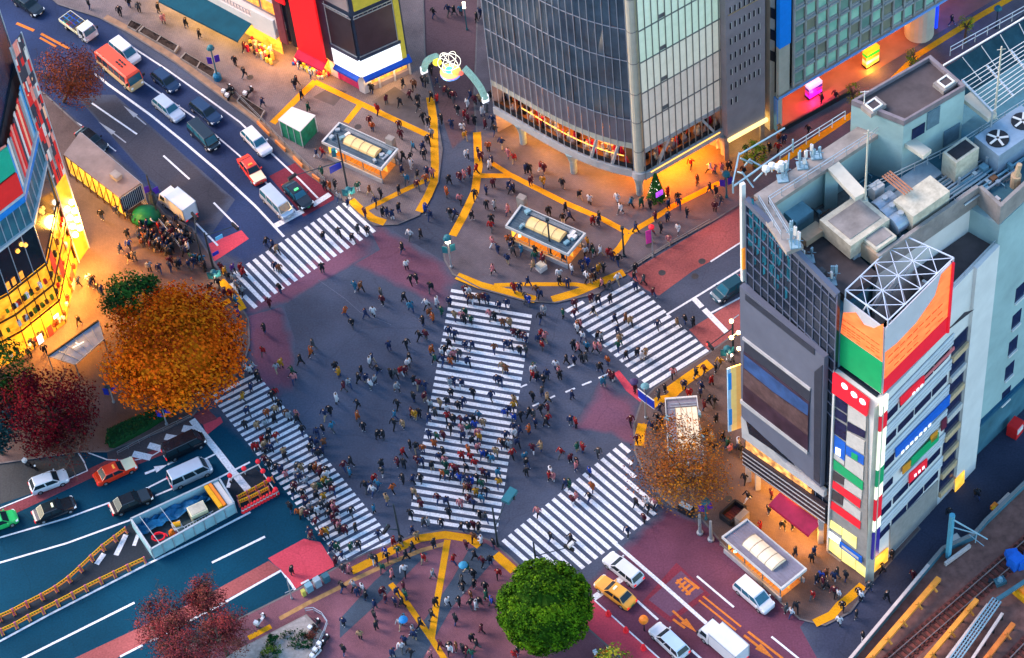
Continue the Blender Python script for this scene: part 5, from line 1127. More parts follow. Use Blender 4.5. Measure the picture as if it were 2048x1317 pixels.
aerial(1590, 490, ZR, 'blue grey phone aerial cluster at the glass front corner of the deck', 5, 3.0, 1); aerial(1565, 358, ZR, 'phone aerial cluster nearest the white dishes on the walkway', 4, 2.4, 2); aerial(1604, 332, ZR, 'phone aerial cluster in the middle of the walkway', 4, 2.4, 3); aerial(1632, 312, ZR, 'small phone aerial cluster near the crossing beam', 3, 1.8, 4)
aerial(1662, 565, ZD, 'white forked aerial standing on the brown deck', 4, 2.2, 5); aerial(1618, 520, ZD, 'white slanting aerial frame on the brown deck edge', 2, 1.6, 6); aerial(1990, 470, 36.1, 'small aerial at the tip of the white flank wall', 3, 2.4, 7)
c = G(1530, 352, 44.5); b = MB(mSteelB); r = random.Random(14)
for k in range(8):
    q = c + V((r.uniform(-3, 2.2), r.uniform(-1.6, 2.6), 0)); b.bar(q, q + V((r.uniform(-1.5, 1.5), r.uniform(-1, 1.5), r.uniform(.2, 1.6))), .12)
b.bar(c + V((-3.2, -1.6, .9)), c + V((3.0, 2.6, .9)), .14); b.bar(c + V((-3.2, -1.6, .0)), c + V((-3.2, -1.6, 1.6)), .14); b.bar(c + V((3, 2.6, .0)), c + V((3, 2.6, 1.6)), .14); b.bar(c + V((-3.2, -1.6, 1.5)), c + V((-2.2, 1.6, 1.5)), .12); b.bar(c + V((-2.2, 1.6, 1.5)), c + V((2.5, 4.2, 1.5)), .12)
o = b.build('cleaning_gondola_rails', org=c); tag(o, 'pale blue steel frame tangle at the far roof corner over the plaza', 'steel frame')
for i, (x, y) in enumerate(((1532, 340), (1544, 334), (1556, 336), (1563, 331))):
    c = G(x, y, 45.2); b = MB(mWhiteW); b.lathe(c, [(.08, -.7), (.08, 0), (.42, .05), (.36, .3), (.12, .42)], 10); o = b.build('dish_aerial', org=c); tag(o, ['white dish aerial nearest the roof corner', 'second white dish aerial from the roof corner', 'third white dish aerial from the roof corner', 'white dish aerial nearest the walkway aerials'][i], 'dish aerial', 'white dish aerials at the roof corner')
# rod pergola and lower glazed shed at the far right
c = G(1980, 160, 45); t = thing('rod_pergola', 'white pergola of thin parallel rods over the far right roof', 'pergola', c); b = MB(mWhiteW)
p0, p1, p2, p3 = GP([(1925, 160), (2070, 70), (2110, 130), (1985, 222)], 45.5)
for k in range(11): b.bar(p0.lerp(p3, k / 10), p1.lerp(p2, k / 10), .05)
b.build('rod', t); b = MB(mSteel)
for k in range(4): b.bar(p0.lerp(p1, k / 3) - V((0, 0, .14)), p3.lerp(p2, k / 3) - V((0, 0, .14)), .2)
for q in (p0, p1, p2, p3): b.bar(q - V((0, 0, 5)), q, .16)
b.build('beam', t)
q0, q1, q2, q3 = GP([(1886, 140), (2075, 28), (2100, 62), (1930, 165)], 44); t = thing('glazed_lean_to', 'dark teal sloping lean to roof with pale struts at the top right', 'lean-to', q0); b = MB(M('lean_to_sheet', (.018, .055, .075), .9, var=.35, scale=.5, spec=.05)); b.hexa([q0, q1, q2 - V((0, 0, 2)), q3 - V((0, 0, 2))], [q0 + V((0, 0, .2)), q1 + V((0, 0, .2)), q2 - V((0, 0, 1.8)), q3 - V((0, 0, 1.8))]); b.build('sloping_roof', t); b = MB(mWhiteW)
for k in range(6): b.bar(q0.lerp(q1, k / 5) + V((0, 0, .2)), q3.lerp(q2, k / 5) + V((0, 0, -1.2)), .06)
b.bar(q0 + V((0, 0, .6)), q1 + V((0, 0, .6)), .14); b.build('strut', t)
# fine clutter of the plant roof and court: pipe runs, vents and stained boxes
rc = random.Random(55); WP = [(q.x, q.y) for q in W_]
def spot(x0, x1, y0, y1, z):
    while 1:
        p = G(rc.uniform(x0, x1), rc.uniform(y0, y1), z)
        if z != ZM or (pip(p.x, p.y, WP) and pip((p + nS * 1.1).x, (p + nS * 1.1).y, WP)): return p
mRust = M('rusty_metal', (.20, .085, .04), .8, var=.4, scale=2); mDkG = M('dark_roof_metal', (.07, .08, .09), .7, var=.3, scale=1.5)
b = MB(mSteel)
for (x0, x1, y0, y1, z, n) in ((1720, 1960, 380, 470, ZM, 26), (1900, 2040, 330, 420, ZM, 20), (1560, 1680, 420, 500, COURT, 12), (1690, 1860, 320, 400, COURT + 1, 14)):
    for k in range(n):
        p = spot(x0, x1, y0, y1, z); d2 = (d_ if rc.random() < .6 else e2) * rc.uniform(.6, 2.6); h = V((0, 0, rc.uniform(.2, .5))); b.tube(p + h, p + d2 + h, .05, .05, 5, rc.choice([mSteel, mRust, mDkG, mTealBox])); b.bar(p, p + h, .06)
b.build('pipework', sb_)['kind'] = 'stuff'
b = MB(mDkG)
for (x0, x1, y0, y1, z, n) in ((1720, 1960, 390, 470, ZM, 12), (1620, 1740, 470, 560, ZD, 5), (1560, 1660, 420, 490, COURT, 6), (1920, 2040, 330, 410, ZM, 8)):
    for k in range(n): b.box(spot(x0, x1, y0, y1, z), rc.uniform(.3, .9), rc.uniform(.3, .7), rc.uniform(.25, .9), uA, rc.choice([mDkG, mGreyBox, mRust, mTealBox, mWhiteW]))
b.split('vent_box', sb_)
# ---------------------------------------------------------------- vehicles
def paint(name, col, rough=.28, metal=.0): return M(name, col, rough, metal, var=.06, scale=1.0, spec=.5, coat=.5)
PT = dict(white=paint('white_paint', (.62, .62, .64)), silver=paint('silver_paint', (.50, .54, .60), .3, .4), black=paint('black_paint', (.008, .010, .014), .2), navy=paint('navy_paint', (.008, .025, .075), .22), orange=paint('orange_paint', (.80, .065, .004)), red=paint('red_paint', (.80, .035, .006)), cream=paint('cream_paint', (.80, .72, .44)), yellow=paint('yellow_paint', (.85, .36, .03)), green=paint('green_paint', (.02, .42, .10)), teal=paint('dark_teal_paint', (.012, .06, .09)), pale=paint('pale_blue_paint', (.42, .55, .80)), buff=paint('buff_paint', (.70, .48, .22)))
mWin = M('car_glass', (.010, .022, .030), .22, var=.1, spec=.25); mWinT = M('teal_windscreen', (.012, .10, .15), .15, var=.2, spec=.5)
mTyre = M('tyre_rubber', (.014, .014, .016), .85, var=.1); mRim = M('wheel_rim', (.40, .41, .43), .35, .6, var=.05)
mHead = M('headlamp', (.75, .78, .8), .15, var=0, emit=.25); mTail = M('tail_lamp', (.55, .012, .015), .2, var=0, emit=.8, ecol=(1, .02, .02)); mPlate = M('number_plate_white', (.7, .7, .66), .5, var=0); mPlateG = M('number_plate_green', (.02, .25, .10), .5, var=0)
mTrim = M('black_trim', (.02, .02, .022), .5, var=.1)
def loft(b, st, mat):
    """st: list of (x, half width, z low, z high, shoulder inset)"""
    ring = []
    for x, w, zl, zh, s in st:
        ring.append([(x, -w * .93, zl), (x, -w, zl + (zh - zl) * .25), (x, -w, zl + (zh - zl) * .72), (x, -w * (1 - s), zh), (x, w * (1 - s), zh), (x, w, zl + (zh - zl) * .72), (x, w, zl + (zh - zl) * .25), (x, w * .93, zl)])
    k = len(b.v); i = b.mi(mat)
    for r in ring: b.v += r
    for q in range(len(ring) - 1):
        for j in range(8):
            b.f.append((k + q * 8 + j, k + q * 8 + (j + 1) % 8, k + (q + 1) * 8 + (j + 1) % 8, k + (q + 1) * 8 + j)); b.m.append(i)
    b.f.append(tuple(range(k, k + 8))); e = k + (len(ring) - 1) * 8; b.f.append(tuple(range(e + 7, e - 1, -1))); b.m += [i, i]
KINDS_ = dict(  # L, W, belt, roof, hood z, cabin x (screen base, roof front, roof rear, rear base)
    sedan=(4.7, 1.72, .92, 1.46, .90, (.95, .30, -1.15, -1.75), .88), hatch=(4.2, 1.70, .95, 1.52, .92, (1.15, .45, -1.55, -1.98), .95), wagon=(4.7, 1.72, .95, 1.52, .92, (1.15, .45, -1.85, -2.25), .95),
    minivan=(4.6, 1.72, 1.0, 1.76, 1.0, (1.55, .70, -1.95, -2.22), 1.0), van=(4.8, 1.72, 1.05, 1.98, 1.05, (2.05, 1.45, -2.2, -2.36), 1.05))
def quad_on(b, P_, off, mat, n):
    b.hexa([V(p) + n * off for p in P_], [V(p) + n * (off + .015) for p in P_], mat)
def vehicle(name, label, x, y, hx, hy, kind, col, roof=None, hood=None, boot=None, glass=None, taxi=None, lamps=False, brake=False, group=None):
    c = G(x, y, .75); c.z = .012; h = xy(G(hx, hy, .75)) - xy(c); ang = math.atan2(h.y, h.x)
    t = thing(name, label, 'taxi' if taxi else 'van' if kind in ('van',) else 'car', (0, 0, 0), 0, group)
    L, W, zb, zr, zh, (x0, x1, x2, x3), zt = KINDS_[kind]; hw = W / 2; f, r = L / 2, -L / 2; glass = glass or mWin
    p = PT[col]; b = MB(p)
    loft(b, [(f, hw * .74, .34, zh - .26, .1), (f - .10, hw * .88, .24, zh - .17, .10), (f - .35, hw * .97, .20, zh - .07, .1), (x0 + .02, hw, .2, zh, .08), (x0 - .05, hw, .2, zb, .05), (x3 + .1, hw, .2, zb, .05), (x3, hw, .2, zt, .07), (r + .25, hw * .97, .22, zt - .05, .08), (r + .06, hw * .9, .26, zt - .12, .1), (r, hw * .8, .36, zt - .22, .1)], p)
    bw, rw = hw * .95, hw * .78 if kind not in ('van', 'minivan') else hw * .86
    base = [(x0, -bw, zb - .02), (x0, bw, zb - .02), (x3, bw, zb - .02), (x3, -bw, zb - .02)]; top = [(x1, -rw, zr - .05), (x1, rw, zr - .05), (x2, rw, zr - .05), (x2, -rw, zr - .05)]
    b.hexa([V(q) for q in base], [V(q) for q in top], p); body = b.build('body', t)
    b = MB(PT[roof] if roof else p); b.hexa([V(q) for q in top], [V((q[0] * .97, q[1] * .93, zr)) for q in top]); b.build('roof', t)
    lp = lambda a, d_, s: V(a).lerp(V(d_), s)
    def win(nm, a, b1, c1, d1, n, g=None):
        """glass in the trapezium a b c d (bottom, bottom, top, top), shrunk"""
        m_ = MB(g or glass); A, B_, C_, D_ = V(a), V(b1), V(c1), V(d1)
        def bil(s, q): return A.lerp(B_, s).lerp(D_.lerp(C_, s), q)
        P_ = [bil(.06, .1), bil(.94, .1), bil(.94, .92), bil(.06, .92)]; quad_on(m_, P_, .006, None, V(n).normalized()); return m_.build(nm, t)
    win('windscreen', base[0], base[1], top[1], top[0], (1, 0, .7), mWinT if glass is mWinT else None); win('rear_window', base[2], base[3], top[3], top[2], (-1, 0, .5))
    for s in (-1, 1):
        i0, i3 = (0, 3) if s < 0 else (1, 2); nn = (0, s, .25); k = 3 if kind in ('wagon', 'minivan', 'van') else 2
        for q in range(k): win('side_window', lp(base[i0], base[i3], q / k), lp(base[i0], base[i3], (q + 1) / k), lp(top[i0], top[i3], (q + 1) / k), lp(top[i0], top[i3], q / k), nn)
        b = MB(mHead); b.hexa([V((f - .26, s * hw * .60, zh - .32)), V((f - .03, s * hw * .60, zh - .34)), V((f - .10, s * hw * .92, zh - .32)), V((f - .36, s * hw * .99, zh - .30))], [V((f - .28, s * hw * .60, zh - .13)), V((f - .09, s * hw * .60, zh - .17)), V((f - .13, s * hw * .90, zh - .15)), V((f - .36, s * hw * .97, zh - .11))]); b.build('headlight', t)
        b = MB(mTail); b.box((r + .02, s * hw * .72, zt - .42), .1, .26, .26); b.build('taillight', t)
        b = MB(p); b.box((x0 - .25, s * (hw + .10), zb - .02), .14, .18, .15); b.build('mirror', t)
        for wx in (f - .85, r + .85):
            b = MB(mTyre); b.tube((wx, s * (hw - .16), .31), (wx, s * (hw + .02), .31), .31, .31, 14); w = b.build('wheel', t)
            b = MB(mRim); b.tube((wx, s * (hw - .02), .31), (wx, s * (hw + .035), .31), .19, .17, 10); ORG[w.name] = V((0, 0, 0)); b.build('rim', w)
    for xx in (f - .02, r + .0): b = MB(mPlateG if taxi else mPlate); b.box((xx, 0, .42), .06, .34, .17); b.build('number_plate', t)
    b = MB(mTrim); b.box((f - .05, 0, .52), .08, hw * 1.1, .12); b.build('grille', t)
    if hood: b = MB(PT[hood]); b.hexa([V((x0, -hw * .9, zh - .01)), V((x0, hw * .9, zh - .01)), V((f - .12, hw * .84, zh - .13)), V((f - .12, -hw * .84, zh - .13))], [V((x0, -hw * .9, zh + .03)), V((x0, hw * .9, zh + .03)), V((f - .12, hw * .84, zh - .06)), V((f - .12, -hw * .84, zh - .06))]); b.build('bonnet', t)['label'] = 'cream bonnet'
    if taxi:
        b = MB(taxi); b.box((x1 - .35, 0, zr), .22, .55, .14, 0, None, .8); b.build('roof_sign', t)
    if lamps: bulb('headlamp_glow', V((0, 0, 0)), (1, .8, .5), 0.0)
    t.location = c; t.rotation_euler = (0, 0, ang); return t
mTx1 = M('taxi_sign', (.8, .75, .5), .4, var=0, emit=.5); mTxG = M('lit_green_taxi_sign', (.1, .8, .2), .4, var=0, emit=1.2, ecol=(.1, 1, .25)); mTxO = M('orange_taxi_sign', (.8, .3, .05), .4, var=0, emit=.4)
NR = 'cars queueing on the upper left road'; WR = 'cars on the teal road'; PR = 'cars on the purple road'
vehicle('car', 'black car half cut off at the top left edge', 56, 8, 110, 45, 'sedan', 'black', group=NR)
vehicle('van', 'white van beside the orange minibus', 250, 103, 285, 132, 'minivan', 'white', group=NR, glass=mWinT)
vehicle('car', 'dark navy hatchback between the white van and the silver estate car', 331, 160, 366, 190, 'hatch', 'navy', group=NR)
vehicle('car', 'silver estate car behind the orange minibus', 337, 216, 370, 244, 'wagon', 'silver', group=NR, glass=mWinT)
vehicle('car', 'dark navy estate car ahead of the navy hatchback', 411, 222, 446, 250, 'wagon', 'navy', group=NR)
vehicle('van', 'black van standing behind the red taxi with cream bonnet', 408, 273, 440, 305, 'van', 'black', group=NR, glass=mWinT)
vehicle('car', 'white estate car beside the pavement green hut', 513, 282, 543, 313, 'wagon', 'white', group=NR, glass=mWinT)
vehicle('taxi', 'orange red taxi with cream bonnet behind the silver van', 503, 338, 526, 369, 'sedan', 'red', hood='cream', group=NR, taxi=mTxO)
vehicle('van', 'silver van waiting first at the stop line', 554, 407, 584, 438, 'van', 'silver', group=NR, glass=mWinT)
vehicle('taxi', 'black taxi with lit green sign on the maroon coated stop zone', 595, 388, 620, 415, 'sedan', 'black', group=NR, glass=mWinT, taxi=mTxG)
vehicle('car', 'black car half hidden behind the long flat roofed shelter', 183, 279, 215, 303, 'sedan', 'black', group=NR)
vehicle('car', 'white hatchback with dark roof glass beside the bus bay', 97, 962, 140, 946, 'hatch', 'white', group=WR)
vehicle('taxi', 'red taxi with cream bonnet on the dull red lane strip', 230, 941, 272, 922, 'sedan', 'red', hood='cream', group=WR, taxi=mTxO)
vehicle('van', 'black van waiting at the stop line beside the hatch bars', 368, 892, 408, 873, 'van', 'black', group=WR)
vehicle('van', 'silver white van at the stop line beside the work pit', 380, 947, 418, 930, 'van', 'silver', group=WR)
vehicle('car', 'black saloon close beside the work pit', 262, 1002, 300, 986, 'sedan', 'black', group=WR)
vehicle('taxi', 'black taxi below the white hatchback', 108, 1018, 150, 1002, 'sedan', 'black', group=WR, taxi=mTx1)
vehicle('car', 'green car cut off at the left edge below the black taxi', -4, 1043, 36, 1028, 'hatch', 'green', group=WR)
vehicle('car', 'white estate car beside the long pale line above the yellow taxi', 1246, 1137, 1210, 1108, 'wagon', 'white', group=PR)
vehicle('taxi', 'yellow taxi at the stop line on the purple road', 1230, 1183, 1193, 1156, 'sedan', 'yellow', group=PR, taxi=mTx1)
vehicle('car', 'white estate car with pale blue roof below the orange ball marker', 1338, 1281, 1303, 1248, 'wagon', 'white', roof='pale', group=PR)
vehicle('van', 'white minivan beside the glass subway entrance by the crimson awning', 1508, 1190, 1545, 1222, 'minivan', 'white', group=PR, glass=mWinT)
vehicle('car', 'dark teal car at the stop line beside the screen building', 1457, 577, 1426, 597, 'hatch', 'teal', glass=mWinT, group='cars right of the plaza')
# minibus, trucks
def wheels(t, xs, hw, r=.36):
    for s in (-1, 1):
        for wx in xs:
            b = MB(mTyre); b.tube((wx, s * (hw - .22), r), (wx, s * (hw + .01), r), r, r, 14); w = b.build('wheel', t); b = MB(mRim); b.tube((wx, s * (hw - .02), r), (wx, s * (hw + .03), r), r * .55, r * .5, 10); ORG[w.name] = V((0, 0, 0)); b.build('rim', w)
def placev(t, x, y, hx, hy):
    c = G(x, y, .9); h = xy(G(hx, hy, .9)) - xy(c); t.location = at(c, .012); t.rotation_euler = (0, 0, math.atan2(h.y, h.x))
t = thing('minibus', 'orange topped minibus with buff lower side in the queue', 'bus', (0, 0, 0)); hw = 1.05
b = MB(PT['buff']); loft(b, [(3.45, hw * .9, .35, 1.3, .03), (3.3, hw, .3, 1.35, .02), (-3.4, hw, .3, 1.35, .02), (-3.5, hw * .95, .4, 1.3, .03)], PT['buff']); b.build('lower_body', t)
b = MB(PT['orange']); b.hexa([V((3.4, -hw, 1.3)), V((3.4, hw, 1.3)), V((-3.45, hw, 1.3)), V((-3.45, -hw, 1.3))], [V((3.15, -hw * .95, 2.5)), V((3.15, hw * .95, 2.5)), V((-3.4, hw * .95, 2.5)), V((-3.4, -hw * .95, 2.5))]); b.build('upper_body', t)
b = MB(PT['orange']); b.hexa([V((3.15, -hw * .95, 2.5)), V((3.15, hw * .95, 2.5)), V((-3.4, hw * .95, 2.5)), V((-3.4, -hw * .95, 2.5))], [V((2.9, -hw * .8, 2.68)), V((2.9, hw * .8, 2.68)), V((-3.2, hw * .8, 2.68)), V((-3.2, -hw * .8, 2.68))]); b.build('roof', t)
b = MB(mTrim)
for i in range(3):
    for j in (-1, 1): b.box((.2 + i * .5, j * .22, 2.68), .3, .22, .08)
b.build('roof_vent', t)
for s in (-1, 1):
    for k in range(5): b = MB(mWin); b.hexa([V((2.6 - 1.15 * k, s * (hw + .0), 1.42)), V((1.6 - 1.15 * k, s * (hw + .0), 1.42)), V((1.6 - 1.15 * k, s * (hw * .96), 2.35)), V((2.6 - 1.15 * k, s * (hw * .96), 2.35))], [V((2.6 - 1.15 * k, s * (hw + .02), 1.42)), V((1.6 - 1.15 * k, s * (hw + .02), 1.42)), V((1.6 - 1.15 * k, s * (hw * .98), 2.35)), V((2.6 - 1.15 * k, s * (hw * .98), 2.35))]); b.build('side_window', t)
    b = MB(mHead); b.box((3.46, s * .75, .75), .1, .3, .22); b.build('headlight', t); b = MB(mTail); b.box((-3.5, s * .85, .9), .08, .2, .4); b.build('taillight', t); b = MB(mTrim); b.box((3.4, s * 1.25, 1.7), .14, .3, .35); b.build('mirror', t)
b = MB(mWinT); b.hexa([V((3.42, -.92, 1.35)), V((3.42, .92, 1.35)), V((3.19, .88, 2.4)), V((3.19, -.88, 2.4))], [V((3.45, -.92, 1.37)), V((3.45, .92, 1.37)), V((3.22, .88, 2.42)), V((3.22, -.88, 2.42))]); b.build('windscreen', t)
wheels(t, (2.2, -2.1), hw, .4); placev(t, 240, 142, 280, 176)
def truck(label, x, y, hx, hy, box=True, L=5.2, cabc='white'):
    t = thing('truck', label, 'truck', (0, 0, 0)); p = PT[cabc]; f = L / 2; hw = .95
    b = MB(p); b.hexa([V((f, -hw, .45)), V((f, hw, .45)), V((f - 1.5, hw, .45)), V((f - 1.5, -hw, .45))], [V((f - .05, -hw, 1.25)), V((f - .05, hw, 1.25)), V((f - 1.5, hw, 1.25)), V((f - 1.5, -hw, 1.25))]); b.hexa([V((f - .05, -hw, 1.25)), V((f - .05, hw, 1.25)), V((f - 1.5, hw, 1.25)), V((f - 1.5, -hw, 1.25))], [V((f - .4, -hw * .9, 2.05)), V((f - .4, hw * .9, 2.05)), V((f - 1.5, hw * .9, 2.05)), V((f - 1.5, -hw * .9, 2.05))]); b.build('cab', t)
    b = MB(mWinT); b.hexa([V((f - .06, -.8, 1.3)), V((f - .06, .8, 1.3)), V((f - .37, .76, 1.95)), V((f - .37, -.76, 1.95))], [V((f - .03, -.8, 1.32)), V((f - .03, .8, 1.32)), V((f - .34, .76, 1.97)), V((f - .34, -.76, 1.97))]); b.build('windscreen', t)
    for s in (-1, 1):
        b = MB(mWin); b.hexa([V((f - .35, s * hw * .985, 1.3)), V((f - 1.25, s * hw * .985, 1.3)), V((f - 1.25, s * hw * .91, 1.92)), V((f - .55, s * hw * .91, 1.92))], [V((f - .35, s * (hw * .985 + .03), 1.3)), V((f - 1.25, s * (hw * .985 + .03), 1.3)), V((f - 1.25, s * (hw * .91 + .03), 1.92)), V((f - .55, s * (hw * .91 + .03), 1.92))]); b.build('side_window', t)
        b = MB(mHead); b.box((f, s * .7, .62), .08, .3, .2); b.build('headlight', t); b = MB(mTail); b.box((-f, s * .7, .6), .08, .3, .16); b.build('taillight', t); b = MB(mTrim); b.box((f - .2, s * 1.12, 1.3), .12, .2, .35); b.build('mirror', t)
    b = MB(mTrim); b.box((-.2, 0, .42), L - .6, .8, .2); b.build('chassis', t)
    if box:
        b = MB(PT['white']); b.box(((-f + f - 1.65) / 2, 0, .7), L - 1.65, 1.95, 2.0); b.build('cargo_box', t)
        b = MB(mSteel)
        for s in (-1, 1): b.box(((-f + f - 1.65) / 2, s * .98, 2.64), L - 1.6, .08, .1); b.box((-f, s * .95, .7), .08, .1, 2.0)
        b.build('box_edge', t)
    else:
        b = MB(PT['cream']); b.box(((-f + f - 1.65) / 2, 0, .72), L - 1.65, 1.9, .12)
        for s in (-1, 1): b.box(((-f + f - 1.65) / 2, s * .95, .84), L - 1.65, .06, .38)
        b.box((-f, 0, .84), .06, 1.9, .38); b.box((f - 1.65, 0, .84), .08, 1.9, 1.1); b.build('flatbed', t)
    wheels(t, (f - .9, -f + 1.1), hw, .36); placev(t, x, y, hx, hy); return t
truck('white box truck parked beside the packed kerb', 356, 411, 318, 380, True, 4.9)
truck('white box truck at the bottom edge behind the blue roofed car', 1446, 1288, 1400, 1248, True, 5.4)
tk = truck('cream flatbed truck loaded with blue crates at the top left', 157, 53, 205, 88, False, 5.2)
mCr = [M('crate_%s' % n, c, .5, var=.1) for n, c in (('blue', (.01, .07, .42)), ('pale_blue', (.06, .25, .60)), ('red', (.55, .03, .02)), ('brown', (.16, .09, .05)), ('green', (.05, .35, .25)))]
r = random.Random(7); M4 = Matrix.Translation(tk.location) @ Matrix.Rotation(tk.rotation_euler.z, 4, 'Z'); kk = 0
for i in range(5):
    for j in range(3):
        k = r.choice([0, 0, 0, 1, 1, 2, 4]) if i > 0 else 3; p = M4 @ V((-2.2 + .62 * (4 - i) , -.6 + .6 * j, .85)); b = MB(mCr[k]); b.box(p, .56, .54, .42, tk.rotation_euler.z); b.box(p + V((0, 0, .42)), .46, .44, .03, tk.rotation_euler.z, mTrim)
        o = b.build('crate', org=p); tag(o, '%s crate in row %s from the cab, %s on the flatbed' % (('blue', 'pale blue', 'red', 'brown', 'green')[k], ['one', 'two', 'three', 'four', 'five'][i], ('kerb side', 'centre', 'lane side')[j]), 'crate', 'crates on the flatbed truck')
# scooters
def scooter(label, x, y, hx, hy, col):
    t = thing('scooter', label, 'scooter', (0, 0, 0), 0, 'scooters and motorbikes'); b = MB(PT[col])
    b.hexa([V((-.75, -.16, .45)), V((-.75, .16, .45)), V((.1, .14, .40)), V((.1, -.14, .40))], [V((-.8, -.12, .75)), V((-.8, .12, .75)), V((.0, .1, .72)), V((.0, -.1, .72))]); b.box((.3, 0, .3), .6, .3, .1); b.bar((.55, 0, .3), (.42, 0, 1.0), .28, .14); b.build('body', t)
    b = MB(mTrim); b.box((-.4, 0, .75), .7, .28, .1); b.build('seat', t); b = MB(mTrim); b.bar((.42, -.34, 1.02), (.42, .34, 1.02), .05); b.build('handlebar', t)
    for wx in (-.6, .66): b = MB(mTyre); b.tube((wx, -.06, .25), (wx, .06, .25), .25, .25, 12); b.build('wheel', t)
    b = MB(mHead); b.lathe((.6, 0, .78), [(.05, 0), (.11, .06), (.1, .16)], 8); b.build('headlight', t); b = MB(PT['white']); b.box((-.72, 0, .85), .4, .42, .4); b.build('carrier_box', t)
    c = G(x, y, .5); h = xy(G(hx, hy, .5)) - xy(c); z = .13 if any(pip(x, y + 6, q) for q in PAV.values()) else .012; t.location = at(c, z); t.rotation_euler = (0, 0, math.atan2(h.y, h.x))
scooter('white scooter on the plaza edge above the bare red trees', 521, 1242, 530, 1228, 'white'); scooter('black scooter parked in the dark bus bay at the left', 62, 932, 80, 940, 'black'); scooter('red scooter beside the round clipped tree', 1204, 1306, 1218, 1300, 'red')
for i, (x, y) in enumerate(((455, 182), (462, 190), (498, 186), (630, 1252), (640, 1296), (634, 1308), (648, 1284))):
    scooter(['black scooter first of two beside the third planter', 'black scooter second of two beside the third planter', 'black scooter behind the third planter', 'black scooter at the curved railing', 'black scooter lowest by the shrub bed', 'white scooter low by the shrub bed', 'black scooter under the curved railing end'][i], x, y, x + 8, y - 10, 'white' if i == 5 else 'black')
# ---------------------------------------------------------------- trees
def leafmat(name, col, var=.25): return M(name, col, .8, var=var, scale=.7, spec=.04)
mBark = M('bark', (.075, .052, .04), .9, var=.3, scale=3)
def trunk(t, base, ctr, rx, rz, seed, twigs=0, tr=.22):
    r = random.Random(seed); b = MB(mBark); top = at(ctr, ctr.z - rz * .35); b.tube(base, top, tr, tr * .6, 8); tips = []
    for k in range(9):
        a = k * 2.4; e = r.uniform(.45, .85); q = V((ctr.x + math.cos(a) * rx * e, ctr.y + math.sin(a) * rx * e, ctr.z + rz * r.uniform(-.3, .6))); m_ = top.lerp(q, .5) + V((0, 0, rz * .12)); b.tube(top, m_, tr * .5, tr * .3, 5, cap=False); b.tube(m_, q, tr * .3, tr * .1, 5, cap=False); tips += [m_, q, m_.lerp(q, .5)]
    for k in range(twigs):
        p = r.choice(tips); d_ = V((r.gauss(0, 1), r.gauss(0, 1), r.gauss(.5, .8))).normalized() * r.uniform(.12, .34) * rx; b.tube(p, p + d_, tr * .12, .012, 3, cap=False); tips.append(p + d_)
        for _ in range(2):
            d2 = V((r.gauss(0, 1), r.gauss(0, 1), r.gauss(.5, .8))).normalized() * r.uniform(.05, .16) * rx; q = p + d_ * r.uniform(.4, 1); b.tube(q, q + d2, .02, .008, 3, cap=False)
    b.build('trunk', t, fix=False)
def crown(t, ctr, rx, ry, rz, n, size, mats, seed, clumps=60, shell=.6, spread=.28, core=0):
    r = random.Random(seed); b = MB(mats[0]); cl = []
    for k in range(clumps):
        d_ = V((r.gauss(0, 1), r.gauss(0, 1), r.gauss(.15, 1))).normalized(); f = shell + (1 - shell) * r.random(); cl.append((V((d_.x * rx * f, d_.y * ry * f, d_.z * rz * f)), r.choice(mats), r.uniform(.7, 1.3)))
    for i in range(n):
        c, m_, s = cl[i % clumps]; o = V((r.gauss(0, 1) * rx, r.gauss(0, 1) * ry, r.gauss(0, 1) * rz)) * (spread * s * .55); p = c + o
        if (p.x / rx) ** 2 + (p.y / ry) ** 2 + (p.z / rz) ** 2 > (1.03 if shell > .84 else 1.12) + (.04 if shell > .84 else .15) * r.random(): continue
        out = V((p.x / rx, p.y / ry, p.z / rz + .15)); nn = (out.normalized() + V((r.gauss(0, .55), r.gauss(0, .55), r.gauss(0, .55)))).normalized(); a = nn.cross(V((r.random(), r.random(), r.random())).normalized()).normalized(); d2 = nn.cross(a); z = size * r.uniform(.6, 1.3); p = p + ctr
        b.face([p - a * z * .5, p - d2 * z * .32, p + a * z * .5, p + d2 * z * .32], m_ if r.random() < .8 else r.choice(mats))
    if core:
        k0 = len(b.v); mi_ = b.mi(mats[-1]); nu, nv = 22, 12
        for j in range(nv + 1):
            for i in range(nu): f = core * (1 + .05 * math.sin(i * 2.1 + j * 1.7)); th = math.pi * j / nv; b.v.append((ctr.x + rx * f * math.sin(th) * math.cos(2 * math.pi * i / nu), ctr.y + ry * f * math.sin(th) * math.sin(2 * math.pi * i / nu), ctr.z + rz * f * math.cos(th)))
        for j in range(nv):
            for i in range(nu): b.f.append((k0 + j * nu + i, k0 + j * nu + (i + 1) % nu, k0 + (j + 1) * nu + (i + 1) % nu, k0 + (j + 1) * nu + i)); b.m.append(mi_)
    return b.build('crown', t)
def tree(name, label, x, y, zc, rx, rz, n, size, mats, seed, base=None, group=None, twigs=0, **kw):
    c = G(x, y, zc); bs = at(c, .1) if base is None else at(G(*base), .1); t = thing(name, label, 'tree', bs, 0, group)
    trunk(t, bs, c, rx, rz, seed, twigs); ry = kw.pop('ry', rx); crown(t, c, rx, ry, rz, n, size, mats, seed + 1, **kw); return t
LG = [leafmat('ginkgo_orange', (.62, .090, .003)), leafmat('ginkgo_amber', (.64, .115, .003)), leafmat('ginkgo_rust', (.30, .034, .003)), leafmat('ginkgo_gold', (.58, .140, .004))]
tree('ginkgo_tree', 'huge orange ginkgo spreading over the corner by the lower left crosswalk', 350, 698, 6.5, 7.8, 5.2, 24000, .40, LG, 41, clumps=150, shell=.62, spread=.22, core=.66)
